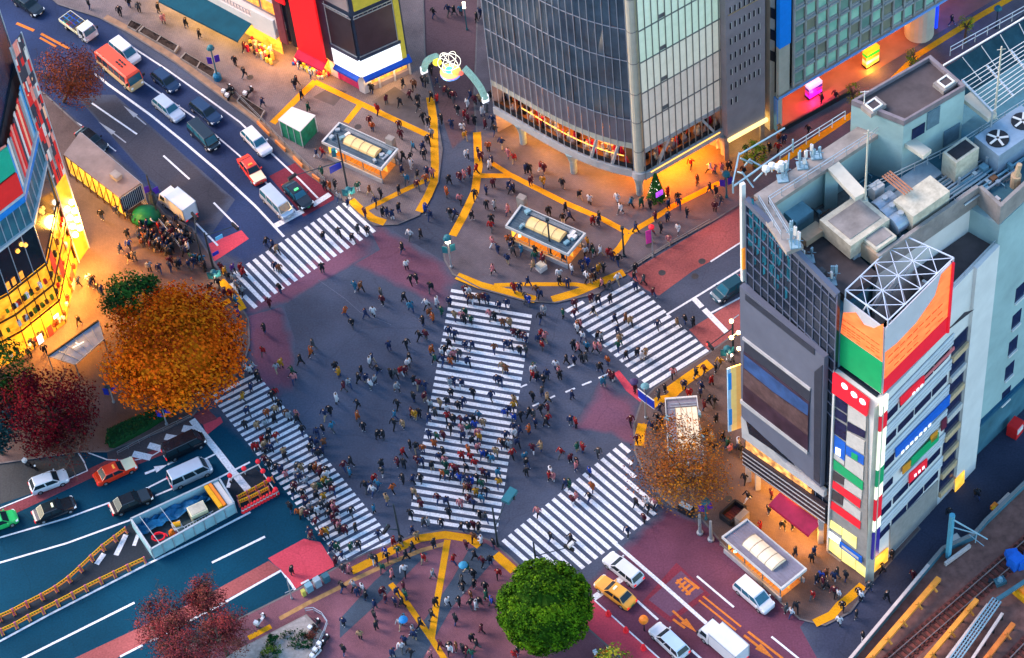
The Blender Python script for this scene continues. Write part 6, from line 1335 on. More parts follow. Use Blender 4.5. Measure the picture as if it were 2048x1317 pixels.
LD = [leafmat('dark_leaf', (.022, .085, .018)), leafmat('mid_leaf', (.038, .125, .018)), leafmat('blackish_leaf', (.012, .048, .014))]
tree('evergreen_tree', 'dark green tree tucked behind the orange ginkgo', 262, 592, 6, 3.7, 2.7, 4500, .34, LD, 43, clumps=40, ry=2.9)
tree('evergreen_tree', 'dark green tree cut off by the left edge below the store', -12, 748, 6, 4.2, 3.4, 4500, .36, LD, 44, clumps=40)
LT = [leafmat('deep_teal_leaf', (.006, .026, .034)), leafmat('deep_leaf', (.010, .034, .036))]
tree('evergreen_tree', 'blackish teal tree at the left edge beside the dark red maple', -20, 845, 6, 3.6, 3.4, 3500, .36, LT, 45, clumps=30)
LR = [leafmat('maple_crimson', (.085, .002, .006)), leafmat('maple_dark', (.040, .002, .006)), leafmat('maple_red', (.130, .005, .008))]
tree('maple_tree', 'dark crimson maple left of the orange ginkgo', 96, 818, 5.5, 5.4, 4.0, 9000, .32, LR, 46, clumps=80, twigs=60)
LB = [leafmat('brown_leaf', (.085, .030, .020)), leafmat('umber_leaf', (.055, .026, .020)), leafmat('wine_leaf', (.10, .02, .018))]
tree('bare_tree', 'thin brown tree low beside the crimson maple over the pavement edge', 130, 872, 3.8, 4.0, 2.2, 4200, .24, LB, 47, clumps=50, twigs=90, shell=.3)
LBr = [leafmat('rust_leaf', (.16, .040, .018)), leafmat('russet_leaf', (.22, .048, .014)), leafmat('mauve_twig_leaf', (.12, .03, .024))]
tree('bare_tree', 'rust brown half bare tree over the upper left road', 140, 155, 5.5, 4.4, 3.3, 9000, .22, LBr, 48, clumps=70, twigs=160, shell=.3, base=(128, 205))
LZ = [leafmat('zelkova_rust', (.28, .075, .014)), leafmat('zelkova_brown', (.18, .055, .018)), leafmat('zelkova_amber', (.40, .14, .012))]
tree('zelkova_tree', 'rust brown half bare tree leaning over the island subway roof', 1362, 930, 5.5, 5.8, 4.0, 8600, .24, LZ, 49, clumps=90, twigs=260, shell=.35, base=(1370, 965))
LC = [leafmat('camphor_green', (.040, .108, .004)), leafmat('camphor_light', (.078, .160, .005)), leafmat('camphor_dark', (.018, .055, .004))]
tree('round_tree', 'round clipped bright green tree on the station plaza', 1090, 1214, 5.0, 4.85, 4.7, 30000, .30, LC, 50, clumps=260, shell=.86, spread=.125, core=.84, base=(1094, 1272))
LW = [leafmat('winter_red_twig', (.20, .028, .028)), leafmat('winter_mauve_twig', (.13, .024, .030)), leafmat('winter_brown_twig', (.14, .040, .028))]
for i, (x, y, rx) in enumerate(((408, 1192, 2.3), (335, 1248, 3.7), (440, 1262, 3.6), (370, 1316, 3.6))):
    tree('bare_tree', ['small reddish bare tree nearest the dusty red lane', 'reddish bare tree overhanging the dusty red lane at the left', 'reddish bare tree beside the white scooter', 'reddish bare tree cut off by the bottom edge'][i], x, y, 5, rx, rx * .75, int(2100 * rx), .2, LW, 60 + i, clumps=50, twigs=150, shell=.3, group='reddish bare trees on the plaza edge')
LL = [leafmat('lime_leaf', (.16, .24, .012)), leafmat('olive_leaf', (.10, .15, .016)), leafmat('yellow_leaf', (.30, .26, .02))]
tree('street_tree', 'lime green small tree beside the grey tower entrance', 1508, 308, 2.6, 1.5, 1.6, 1500, .2, LL, 70, clumps=20)
for i, (x, y) in enumerate(((1706, 186), (1824, 118), (1933, 50))): tree('street_tree', ['thin street tree nearest the glass tower by the yellow line', 'thin street tree standing between two others by the yellow line', 'thin street tree farthest along the yellow line'][i], x, y, 3.2, 1.1, 1.5, 420, .18, LL, 71 + i, clumps=16, twigs=20, group='thin street trees along the arcade')
tree('street_tree', 'yellow green treetop cut off by the bottom edge', 1225, 1330, 4, 2.2, 1.6, 1500, .24, LL, 80, clumps=20)
# hedge, shrubs in the stone bed
def hedge(poly, z, label, mats, n, name='hedge', z0=.1):
    w = [xy(p) for p in GP(poly, z0)]; c = sum(w, V((0, 0, 0))) / len(w); b = MB(mats[0]); b.prism([c + (p - c) * .94 for p in w], z0, z - .12); r = random.Random(3); xs = [p.x for p in w]; ys = [p.y for p in w]; pl = [(p.x, p.y) for p in w]; k = 0
    while k < n:
        p = V((r.uniform(min(xs), max(xs)), r.uniform(min(ys), max(ys)), z - abs(r.gauss(0, .12))))
        if not pip(p.x, p.y, pl): continue
        k += 1; a = V((r.gauss(0, 1), r.gauss(0, 1), r.gauss(0, .6))).normalized() * .16; d_ = a.cross(V((0, 0, 1))).normalized() * .11 + V((0, 0, r.uniform(-.05, .05))); b.face([p - a, p - d_, p + a, p + d_], r.choice(mats))
    o = b.build(name, org=at(c, z0)); tag(o, label, name)
LH = [leafmat('hedge_green', (.012, .060, .018)), leafmat('hedge_dark', (.008, .040, .016))]
hedge([(218, 868), (369, 801), (374, 812), (300, 860), (226, 900), (214, 898)], 1.1, 'dark green clipped hedge below the orange ginkgo', LH, 1800)
b = MB(mConc); bed = [(452, 1322), (474, 1306), (614, 1234), (648, 1270), (616, 1330), (540, 1345)]; w = [xy(p) for p in GP(bed, .12)]; b.prism(w, .12, .62); b2 = sum(w, V((0, 0, 0))) / len(w); b.face([at(b2 + (p - b2) * .93, .63) for p in w], M('pale_bed_gravel', (.30, .27, .25), .9, var=.3, scale=2))
o = b.build('planting_bed', org=at(b2, .12)); tag(o, 'pale stone planting bed with shrubs at the bottom edge', 'planter')
for i, (x, y, rr) in enumerate(((588, 1276, 1.5), (606, 1282, 1.2), (546, 1300, 1.3), (535, 1312, 1.4), (545, 1278, .7), (626, 1268, 1.0))):
    c = G(x, y, .9); t = thing('shrub', ['broad dark green shrub in the middle of the stone bed', 'dark green shrub right of the broad one in the stone bed', 'mid green shrub left in the stone bed', 'mid green shrub lowest in the stone bed', 'small dark shrub at the upper wall of the bed', 'brown wilted shrub at the right end of the bed'][i], 'shrub', at(c, .62), 0, 'shrubs in the stone bed'); crown(t, c, rr, rr * .8, .55, 500, .2, LB if i == 5 else LH if i < 2 or i == 4 else LL[1:2] + LH, 90 + i, clumps=14); b = MB(mBark)
    for k in range(5): b.tube(at(c, .62), c + V((math.cos(k * 1.3) * rr * .4, math.sin(k * 1.3) * rr * .4, .1)), .04, .02, 4)
    b.build('stem', t)
# long planters on the kerb
mSoil = M('planter_soil', (.045, .03, .025), .95, var=.4, scale=4)
def planter(corners, label, cells):
    w = [xy(p) for p in GP(corners, .45)]; c = sum(w, V((0, 0, 0))) / 4; t = thing('planter', label, 'planter', at(c, .12), 0, 'long stone planters along the kerb'); b = MB(mConc); wi = [c + (p - c) * .93 for p in w]
    for i in range(4): j = (i + 1) % 4; b.hexa([at(w[i], .12), at(w[j], .12), at(wi[j], .12), at(wi[i], .12)], [at(w[i], .5), at(w[j], .5), at(wi[j], .5), at(wi[i], .5)])
    for k in range(1, cells): b.bar(at(w[0].lerp(w[1], k / cells), .46), at(w[3].lerp(w[2], k / cells), .46), .16, .08)
    b.build('rim', t); b = MB(mSoil); b.face([at(p, .40) for p in wi]); r = random.Random(5)
    for k in range(60 * cells): p = wi[0].lerp(wi[1], r.random()).lerp(wi[3].lerp(wi[2], r.random()), r.random()); s = .12; b.face([at(p, .41), at(p + V((s, .03, 0)), .5), at(p + V((s, s, 0)), .42)], r.choice(LB + LH[:1]))
    b.build('planting', t)
planter([(286, 52), (358, 92), (350, 105), (276, 63)], 'long two celled planter nearest the flatbed truck', 2); planter([(370, 105), (432, 141), (427, 157), (360, 116)], 'long two celled planter beside the flag pole', 2); planter([(481, 190), (530, 222), (520, 240), (473, 202)], 'planter beside the parked black scooters', 1); planter([(262, 40), (284, 50), (272, 62), (254, 52)], 'small dark planter at the end of the long ones', 1)
# ---------------------------------------------------------------- subway entrances
gCan = glow('subway_lit_glass', (.85, .26, .01), (1, .56, .08), .95, .9, .3, .7)
mRoofB = M('subway_roof_blue', (.060, .095, .125), .6, var=.3, scale=1); mRoofG = M('subway_roof_lilac', (.20, .19, .24), .6, var=.2, scale=1); mRimW = M('subway_roof_rim', (.50, .50, .49), .5, var=.12); mVault = M('cream_skylight', (.62, .46, .22), .3, var=.12, scale=1, emit=.22, ecol=(1, .55, .15)); mVaultW = M('white_skylight', (.60, .54, .42), .25, var=.12, scale=1, emit=.22, ecol=(1, .7, .35)); mStone = M('pale_plinth_stone', (.34, .33, .34), .7, var=.15)
def entrance(L, T, R_, B_, z, label, vault=(.22, .82, .22, .72), vm=mVault, roof=mRoofB, clutter=1, box=None, light=260, seed=0):
    l, t_, r_, b_ = [xy(p) for p in GP([L, T, R_, B_], z)]; c = (l + t_ + r_ + b_) / 4; t = thing('subway_entrance', label, 'subway entrance', at(c, .12)); rn = random.Random(seed)
    def q(u, v, k=1.0): return l.lerp(b_, u).lerp(t_.lerp(r_, u), v)     # u along the front, v towards the back
    P_ = [l, b_, r_, t_]; Pi = [c + (p - c) * .95 for p in P_]
    b = MB(mRimW)
    for i in range(4): j = (i + 1) % 4; b.hexa([at(P_[i], z - .42), at(P_[j], z - .42), at(Pi[j], z - .42), at(Pi[i], z - .42)], [at(P_[i], z), at(P_[j], z), at(Pi[j], z), at(Pi[i], z)])
    b.build('roof_rim', t)
    b = MB(roof); b.face([at(p, z - .22) for p in Pi])
    for k in range(9): b.bar(at(q(.04, .06 + .1 * k), z - .18), at(q(.96, .06 + .1 * k), z - .18), .06, .05, roof)
    b.build('roof', t)
    u0, u1, v0, v1 = vault; b = MB(vm); prof = [(v0, -.18), (v0 + .06 * (v1 - v0), .12), (lerp(v0, v1, .28), .30), (lerp(v0, v1, .5), .36), (lerp(v0, v1, .72), .30), (v1 - .06 * (v1 - v0), .12), (v1, -.18)]
    for i in range(len(prof) - 1): b.face([at(q(u0, prof[i][0]), z + prof[i][1]), at(q(u1, prof[i][0]), z + prof[i][1]), at(q(u1, prof[i + 1][0]), z + prof[i + 1][1]), at(q(u0, prof[i + 1][0]), z + prof[i + 1][1])])
    for uu in (u0, u1): b.face([at(q(uu, v), z + h) for v, h in prof])
    b.build('skylight', t)
    for k in range(5):
        b = MB(mConcT)
        uu = lerp(u0, u1, k / 4)
        for i in range(len(prof) - 1): b.bar(at(q(uu, prof[i][0]), z + prof[i][1] + .02), at(q(uu, prof[i + 1][0]), z + prof[i + 1][1] + .02), .05, .04)
        b.build('skylight_rib', t)
    if clutter:
        b = MB(mGreyBox)
        for k in range(10):
            uu = rn.choice([rn.uniform(.05, u0 - .03), rn.uniform(u1 + .03, .93)]); b.box(at(q(uu, rn.uniform(.15, .85)), z - .2), rn.uniform(.3, .8), rn.uniform(.25, .6), rn.uniform(.1, .45), rn.random(), rn.choice([mGreyBox, mSteel, mTealBox, mWhiteW]))
        for k in range(3): v = .82 + .04 * k; b.bar(at(q(.15, v), z - .05), at(q(.95, v), z - .05), .06, .06, mSteel)
        b.build('roof_plant', t)
    b = MB(mMullD)
    for uu in (.06, .35, .65, .94):
        for v in (.08, .92): b.box(at(q(uu, v), .12), .12, .12, z - .5)
    b.split('post', t)
    b = MB(gCan); b.face([at(q(.1, .5), .15), at(q(.92, .5), .15), at(q(.92, .5), z - .45), at(q(.1, .5), z - .45)]); b.face([at(q(.06, .12), .5), at(q(.06, .88), .5), at(q(.06, .88), z - .45), at(q(.06, .12), z - .45)], gShopY); b.build('lit_stairwell', t)
    b = MB(M('warm_stair', (.45, .20, .06), .6, var=.3, scale=2)); b.face([at(q(.06, .08), .15), at(q(.94, .08), .15), at(q(.94, .92), .15), at(q(.06, .92), .15)])
    for k in range(12): b.bar(at(q(.2 + .05 * k, .12), .2), at(q(.2 + .05 * k, .5), .2), .05, .06, mConcT)
    b.build('stair', t)
    b = MB(mStone); b.bar(at(q(.03, .03), .45), at(q(.97, .03), .45), .22, .66); b.bar(at(q(.03, .97), .45), at(q(.97, .97), .45), .22, .66); b.split('plinth_wall', t)
    b = MB(mMullD); b.bar(at(q(.03, .03), 1.25), at(q(.97, .03), 1.25), .07, .07); b.bar(at(q(.03, .03), .95), at(q(.97, .03), .95), .04, .04); b.build('handrail', t)
    b = MB(M('exit_light', (.1, .9, .5), .4, var=0, emit=3, ecol=(.25, 1, .6))); b.box(at(q(.22, .02), z - .95), .3, .12, .3); b.build('green_lamp', t)
    if box:
        p = xy(G(*box, z + .9)); b = MB(mConc); b.box(at(p, .12), .95, .75, z + .8, math.atan2((b_ - l).y, (b_ - l).x), mConc); b.build('lift_tower', t)
    arealight('subway_lamp', at(c, z - .5), (b_ - l).length * .8, (1, .50, .08), light * LP, (t_ - l).length * .6, (0, 0, math.atan2((b_ - l).y, (b_ - l).x)))
    return t
entrance((642.5, 283), (677.7, 244), (797, 298), (763, 338), 2.9, 'subway entrance with cream skylight on the shopping pavement', (.27, .80, .30, .72), box=(780, 276), seed=1)
entrance((1010, 451.5), (1041, 409), (1172, 466.6), (1136.5, 509), 2.9, 'subway entrance with cream skylight on the plaza below the glass tower', (.24, .78, .30, .74), box=(1043, 394), seed=2)
entrance((1443, 1073), (1493.6, 1037), (1614, 1137.6), (1564, 1178), 2.9, 'lilac roofed subway entrance beside the white minivan', (.24, .74, .24, .80), mVaultW, mRoofG, 0, seed=3)
entrance((1337, 930), (1329.5, 796), (1394, 791), (1409, 925), 2.9, 'subway entrance half covered by the rust brown tree', (.30, .95, .2, .85), mVaultW, mRoofG, 1, seed=4)
# long flat roofed shelter on the left
l, t_, r_, b_ = [xy(p) for p in GP([(127, 309), (160, 264), (281, 366), (238, 395)], 4.0)]; t = thing('bus_shelter', 'long flat roofed shelter with a yellow lit glazed side', 'shelter', at(l, .12)); b = MB(M('shelter_roof', (.22, .165, .15), .8, var=.2, scale=.7)); b.prism([l, b_, r_, t_], 3.75, 4.0); b.build('roof', t)
b = MB(mWhiteW); slab(b, b_, r_, 1.1, 3.7, None, -.1, .05); slab(b, t_, r_, .12, 3.7, mStone, -.2, .1); b.build('end_wall', t); b = MB(mNv)
for k in range(12): p = on(b_, r_, .04 + k * .08); slab(b, p, on(b_, r_, .085 + k * .08), 1.3, 3.6, None, -.04, .06)
b.build('slat', t); b = MB(gShopY); slab(b, l, b_, .5, 3.7, None, -.2, .05); b.build('lit_glazing', t); b = MB(mWhiteL)
for k in range(9): p = on(l, b_, k / 8); b.box(at(p, .12), .12, .12, 3.7, 0, mFrameD)
for k in range(8): b.bar(at(on(l, b_, k / 8), .5), at(on(l, b_, (k + 1) / 8), 3.6), .06, .06, mFrameD)
b.build('side_frame', t); b = MB(mConc); p = xy(G(232, 352, 4.3)); b.box(at(p, 4.0), 1.2, .9, .6, math.atan2((b_ - l).y, (b_ - l).x)); b.build('roof_box', t)
arealight('shelter_lamp', at((l + b_) / 2 + outn(l, b_) * .3, 3.4), 7, YELW, 260 * LP, .6, (0, 0, math.atan2((b_ - l).y, (b_ - l).x)))
# glass roofed stair by the store
l, t_, r_, b_ = [xy(p) for p in GP([(96, 713), (197, 642), (207, 677), (150, 728)], 2.6)]; t = thing('glass_canopy', 'pale glass stair canopy between the store and the ginkgo', 'canopy', at(l, .12)); b = MB(M('pale_glass_roof', (.34, .40, .46), .12, var=.25, scale=.8, spec=.8)); b.hexa([at(l, 2.5), at(b_, 2.3), at(r_, 2.3), at(t_, 2.5)], [at(l, 2.58), at(b_, 2.38), at(r_, 2.38), at(t_, 2.58)]); b.build('glass_roof', t); b = MB(mSteel)
for k in range(7): b.bar(at(l.lerp(t_, k / 6), 2.62), at(b_.lerp(r_, k / 6), 2.42), .07)
b.bar(at(l, 2.65), at(t_, 2.65), .16, .2, mBlack); b.bar(at(b_, 2.45), at(r_, 2.45), .1); b.build('frame', t); b = MB(mMullD)
for p in (l, t_, r_, b_): b.box(at(p, .12), .12, .12, 2.4)
b.split('post', t); b = MB(glow('canopy_tube_light', (1, .8, .6), (1, .9, .8), 2.0, 1)); b.bar(at(l.lerp(r_, .45), 2.7), at(l.lerp(r_, .6) + V((.3, .4, 0)), 2.7), .08); b.bar(at(l.lerp(r_, .5) + V((.4, .2, 0)), 2.7), at(l.lerp(r_, .55) + V((-.3, .5, 0)), 2.7), .08); b.split('light_tube', t)
# hut, tent, stair well, awnings
l, t_, r_, b_ = [xy(p) for p in GP([(556, 240), (584, 214), (631, 231), (600, 264)], 3.0)]; t = thing('site_hut', 'white roofed hut with green mesh walls beside the kerb barrier', 'hut', at(b_, .12)); b = MB(mWhiteW); b.hexa([at(p, 2.9) for p in (l, b_, r_, t_)], [at(p, 3.02) for p in (l, b_, r_, t_)]); b.build('roof', t); b = MB(M('green_mesh_sheet', (.015, .20, .11), .6, var=.35, scale=1.5)); c = (l + t_ + r_ + b_) / 4; q4 = [c + (p - c) * .92 for p in (l, b_, r_, t_)]; b.prism(q4, .12, 2.88); b.build('wall', t); b = MB(mWhiteW)
for p in q4: b.box(at(c + (p - c) * 1.04, .12), .1, .1, 2.85)
for s in (.33, .66): b.box(at(q4[0].lerp(q4[1], s) + outn(q4[0], q4[1]) * .04, .12), .07, .07, 2.8)
b.split('post', t)
c = G(290, 428, 1.5); t = thing('green_tent', 'green dome tarpaulin tent in the packed crowd', 'tent', at(c, .12)); b = MB(M('green_tarpaulin', (.004, .13, .05), .55, var=.25, scale=1)); b.lathe(at(c, .9), [(1.75, 0), (1.65, .5), (1.3, 1.05), (.75, 1.4), (.1, 1.55)], 14, None, .8); b.build('tarpaulin', t, smooth=True); b = MB(mMullD)
for k in range(4): a = k * math.pi / 2 + .6; b.box(at(xy(c) + V((math.cos(a) * 1.55, math.sin(a) * 1.25, 0)), .12), .08, .08, 1.0)
b.split('pole', t)
P_ = [xy(p) for p in GP([(1440, 1035), (1470, 1008), (1492, 1022), (1462, 1052)], .2)]; t = thing('stair_well', 'dark red stair well with black surround beside the lilac subway roof', 'stair well', at(P_[0], .12)); b = MB(mBlack)
for i in range(4): b.bar(at(P_[i], .55), at(P_[(i + 1) % 4], .55), .22, .85)
b.build('parapet', t); b = MB(M('red_stair', (.20, .04, .035), .6, var=.2)); b.face([at(p, .16) for p in P_])
for k in range(8): b.bar(at(P_[0].lerp(P_[1], k / 8), .19), at(P_[3].lerp(P_[2], k / 8), .19), .05)
b.build('stair', t); b = MB(mConc); p = xy(G(1484, 1035, 1)); b.box(at(p, .12), 1.5, .7, 1.4, .7); b.build('ticket_box', t)
# ---------------------------------------------------------------- work pit and barriers
zp = 1.7; l, t_, r_, b_ = [xy(p) for p in GP([(261.5, 1038.5), (438, 957), (468, 1006.6), (302, 1099)], zp)]; t = thing('work_enclosure', 'pale teal walled roadwork enclosure filled with gear', 'work enclosure', at(l, 0)); mEnc = M('pale_teal_hoarding', (.24, .42, .46), .6, var=.2, scale=.6); P_ = [l, b_, r_, t_]; c = sum(P_, V((0, 0, 0))) / 4
b = MB(mEnc)
for i in range(4): b.bar(at(P_[i], zp / 2 + .02), at(P_[(i + 1) % 4], zp / 2 + .02), .16, zp)
b.build('hoarding', t); b = MB(mSteel)
for i in range(4): b.bar(at(P_[i], zp + .05), at(P_[(i + 1) % 4], zp + .05), .2, .08)
for k in range(9): p = on(l, b_, k / 8) ; b.box(at(on(b_, r_, k / 8) + outn(b_, r_) * .1, .02), .1, .1, zp)
b.build('rail', t); b = MB(M('pit_floor', (.045, .075, .085), .8, var=.4, scale=.8)); b.face([at(c + (p - c) * .97, .03) for p in P_]); b.build('floor', t)
def q5(u, v): return l.lerp(t_, u).lerp(b_.lerp(r_, u), v)   # u to the far end, v towards the front
def gear(name, label, cat, p, f, group=None):
    b = MB(mBlack); f(b, p); o = b.build(name, org=at(p, .03)); return tag(o, label, cat, group)
ue = math.atan2((t_ - l).y, (t_ - l).x)
mBT = M('blue_tarpaulin', (.005, .10, .22), .5, var=.5, scale=1.2); mYB = M('yellow_steel', (.75, .34, .01), .45, var=.15); mOB = M('orange_steel', (.80, .20, .02), .45, var=.15)
def tarp(b, p):
    r = random.Random(3); N = 14; H_ = [[.35 + .75 * r.random() for _ in range(5)] for _ in range(N + 1)]
    for i in range(N):
        for j in range(4): b.face([at(q5(.02 + .8 * (i + a) / N, .03 + .36 * (j + d) / 4), H_[i + a][j + d]) for a, d in ((0, 0), (1, 0), (1, 1), (0, 1))], mBT)
gear('blue_tarpaulin', 'crumpled blue tarpaulin heap along the far wall of the work enclosure', 'tarpaulin', q5(.4, .2), tarp)
gear('steel_beam', 'yellow steel beam at the far end of the work enclosure', 'beam', q5(.84, .45), lambda b, p: b.bar(at(q5(.84, .05), 1.6), at(q5(.86, .9), 1.6), .45, .4, mYB)); gear('steel_beam', 'orange steel beam beside the yellow one in the work enclosure', 'beam', q5(.88, .45), lambda b, p: b.bar(at(q5(.885, .05), 1.62), at(q5(.905, .92), 1.62), .35, .4, mOB))
gear('white_duct', 'pale grey duct against the end wall of the work enclosure', 'duct', q5(.95, .5), lambda b, p: b.bar(at(q5(.95, .03), 1.3), at(q5(.965, .95), 1.3), .6, .5, mWhiteW))
gear('generator', 'cream generator box in the middle of the work enclosure', 'generator', q5(.64, .55), lambda b, p: (b.box(at(p, .1), 1.9, 1.35, 1.4, ue, PT['cream']), b.box(at(p, 1.5), 1.7, 1.15, .06, ue, mCreamBox), b.box(at(q5(.64, .74), .5), 1.7, .06, .5, ue, mBlack)))
gear('ladder', 'pale ladder lying along the front of the work enclosure', 'ladder', q5(.5, .85), lambda b, p: [b.bar(at(q5(.42, v), .9), at(q5(.78, v), .9), .07, .1, mSteel) for v in (.76, .84)] + [b.bar(at(q5(.43 + .035 * k, .76), .9), at(q5(.43 + .035 * k, .84), .9), .06, .06, mSteel) for k in range(10)])
gear('compressor', 'grey compressor with a yellow tank in the work enclosure', 'compressor', q5(.38, .6), lambda b, p: (b.box(at(p, .05), 1.0, 1.0, .7, ue, mSteel), b.tube(at(p, .85) - V((.4, 0, 0)), at(p, .85) + V((.4, .1, 0)), .3, .3, 10, mYB)))
gear('orange_bag', 'orange sack pile beside the grey compressor', 'sacks', q5(.30, .65), lambda b, p: (b.box(at(p, .05), .7, .6, .5, .3, mOB, .7), b.box(at(p, .5), .5, .4, .3, .9, mOB, .6), b.box(at(p + V((.5, -.4, 0)), .05), .5, .4, .35, .2, mRdS, .7)))
gear('red_hose', 'red coiled hose near the open corner of the work enclosure', 'hose', q5(.16, .6), lambda b, p: [b.bar(at(p + V((math.cos(k * .7) * (.9 - k * .03), math.sin(k * .7) * .5, 0)), .3 + .02 * k), at(p + V((math.cos(k * .7 + .7) * (.9 - k * .03), math.sin(k * .7 + .7) * .5, 0)), .3 + .02 * k), .12, .12, mRdS) for k in range(14)])
gear('blue_sheet', 'bright blue folded sheet at the front of the work enclosure', 'sheet', q5(.18, .85), lambda b, p: (b.box(at(p, .05), 1.3, .7, .4, ue, mBuS, .8), b.box(at(p + V((.3, .2, 0)), .45), .7, .5, .15, ue + .4, mBT, .8)))
b = MB(mSteel); b.bar(at(q5(.09, .02), zp), at(q5(.11, .98), zp), .06); b.bar(at(q5(.32, .02), zp), at(q5(.34, .98), zp), .06); b.split('cross_pole', t)
mBarY = M('barrier_yellow', (.80, .40, .012), .5, var=.12); mBarO = M('barrier_orange', (.75, .24, .02), .5, var=.12); mFt = M('barrier_foot_pink', (.50, .12, .16), .6, var=.15)
ORDN = ['first', 'second', 'third', 'fourth', 'fifth', 'sixth', 'seventh', 'eighth', 'ninth', 'tenth', 'eleventh', 'twelfth', 'thirteenth', 'fourteenth']
def barrier_obj(label, group):
    t = thing('guard_barrier', label, 'barrier', (0, 0, 0), 0, group); b = MB(mBarY); b.box((0, 0, .62), 1.3, .05, .26); b.box((0, 0, .34), 1.3, .05, .14, 0, mBarO)
    for k in range(5): b.hexa([V((-.55 + .26 * k, -.032, .63)), V((-.47 + .26 * k, -.032, .63)), V((-.41 + .26 * k, -.032, .87)), V((-.49 + .26 * k, -.032, .87))], [V((-.55 + .26 * k, .032, .63)), V((-.47 + .26 * k, .032, .63)), V((-.41 + .26 * k, .032, .87)), V((-.49 + .26 * k, .032, .87))], mBlack)
    b.build('board', t); b = MB(mYB)
    for s in (-.58, .58): b.bar((s, -.28, .0), (s, 0, .92), .05); b.bar((s, .28, .0), (s, 0, .92), .05)
    b.bar((-.6, 0, .92), (.6, 0, .92), .06); b.build('frame', t); b = MB(mFt)
    for s in (-.66, .66): b.box((s, 0, 0), .2, .5, .2, 0, None, .7); b.box((s, 0, .2), .12, .12, .8)
    b.split('foot', t); return t
bp = barrier_obj('', 'yellow guard barriers by the work enclosure'); KIDS[bp.name] = list(bp.children); used = False
def run(pts, lab):
    global used
    for i, (x, y) in enumerate(pts):
        x2, y2 = pts[i + 1] if i + 1 < len(pts) else (2 * x - pts[i - 1][0], 2 * y - pts[i - 1][1]); a, d = G(x, y), G(x2, y2); o = bp if not used else dup(bp); used = True
        o.location = at((a + d) / 2, .012); o.rotation_euler = (0, 0, math.atan2((d - a).y, (d - a).x)); o['label'] = lab % ORDN[i]
        s_ = (d - a).length / 1.42; o.scale = (s_, 1, 1)
run([(254, 1064), (231, 1082), (207, 1100), (184, 1121), (162, 1142), (139, 1163), (113, 1182), (85, 1198), (55, 1213), (28, 1228), (1, 1240)], '%s yellow barrier from the work enclosure in the upper line')
run([(292, 1124), (257, 1140), (230, 1153), (203, 1166), (173, 1181), (147, 1195), (116, 1211), (87, 1226), (59, 1240), (33, 1255), (5, 1268)], '%s yellow barrier from the work enclosure in the lower line')
run([(476, 1003), (496, 992), (514, 983), (531, 973)], '%s yellow barrier from the enclosure inside the coned corner'); run([(478, 1012), (500, 1003), (520, 993)], '%s low yellow barrier from the enclosure behind the red drums')
mRdD = M('red_drum', (.75, .02, .03), .5, var=.1, emit=.1); drum = MB(mRdD); drum.lathe((0, 0, 0), [(.24, 0), (.24, .1), (.2, .12), (.19, .42)], 10); drum.lathe((0, 0, .42), [(.19, 0), (.17, .16)], 10, mWhiteW); drum.lathe((0, 0, .58), [(.17, 0), (.14, .2), (.04, .24)], 10); d0 = drum.build('traffic_drum')
for i in range(12):
    o = d0 if i == 0 else d0.copy()
    if i: COL.objects.link(o)
    g = G(lerp(487, 555, i / 11), lerp(1025, 988, i / 11)); o.location = at(g, .012); tag(o, '%s red and white drum from the work enclosure' % ORDN[i], 'traffic drum', 'red drums beside the lower left crosswalk')
ballp = None
for i, (x, y) in enumerate(((463, 964), (491, 950), (519, 936), (529, 955), (541, 972), (554, 992))):
    g = G(x, y); b = MB(mWhiteW); b.tube(at(g, .0), at(g, .9), .05, .05, 6); b.lathe(at(g, .0), [(.25, 0), (.2, .1)], 8, mTrim); b.lathe(at(g, .9), [(.05, 0), (.24, .12), (.28, .3), (.2, .48), (.04, .55)], 10, mRdD); o = b.build('ball_post', org=at(g, 0)); tag(o, '%s red ball topped post from the silver white van at the work corner' % ORDN[i], 'marker post', 'red ball topped posts round the work corner')
b = MB(mWhiteW); pts = [(463, 964), (491, 950), (519, 936), (529, 955), (541, 972), (554, 992)]
for i in range(5): b.bar(at(G(*pts[i]), .6), at(G(*pts[i + 1]), .6), .08, .14)
o = b.build('barrier_rail', org=G(519, 936)); tag(o, 'white bars linking the red ball topped posts', 'barrier rail')
for i, (x, y) in enumerate(((1304, 1229), (1341, 1261), (1288, 1302))): pass
for i, (x, y) in enumerate(((1217, 1230), (1252, 1263), (1287, 1298))):
    g = G(x, y); b = MB(mRdD); b.lathe(at(g, .012), [(.32, 0), (.32, .08), (.2, .12), (.2, .6), (.1, .8)], 10); o = b.build('delineator_post', org=at(g, 0)); tag(o, ['red delineator post nearest the round tree on the bright red strip', 'middle red delineator post on the bright red strip', 'red delineator post nearest the bottom edge on the bright red strip'][i], 'bollard', 'red delineator posts')
g = G(1288, 1252, .9); b = MB(mOB); b.lathe(at(g, 1.6), [(.1, 0), (.42, .18), (.5, .45), (.4, .75), (.08, .9)], 12); b.tube(at(g, .0), at(g, 1.6), .07, .07, 6, mTrim); o = b.build('ball_marker', org=at(g, 0)); tag(o, 'orange ball marker on a short post beside the blue roofed car', 'marker post')
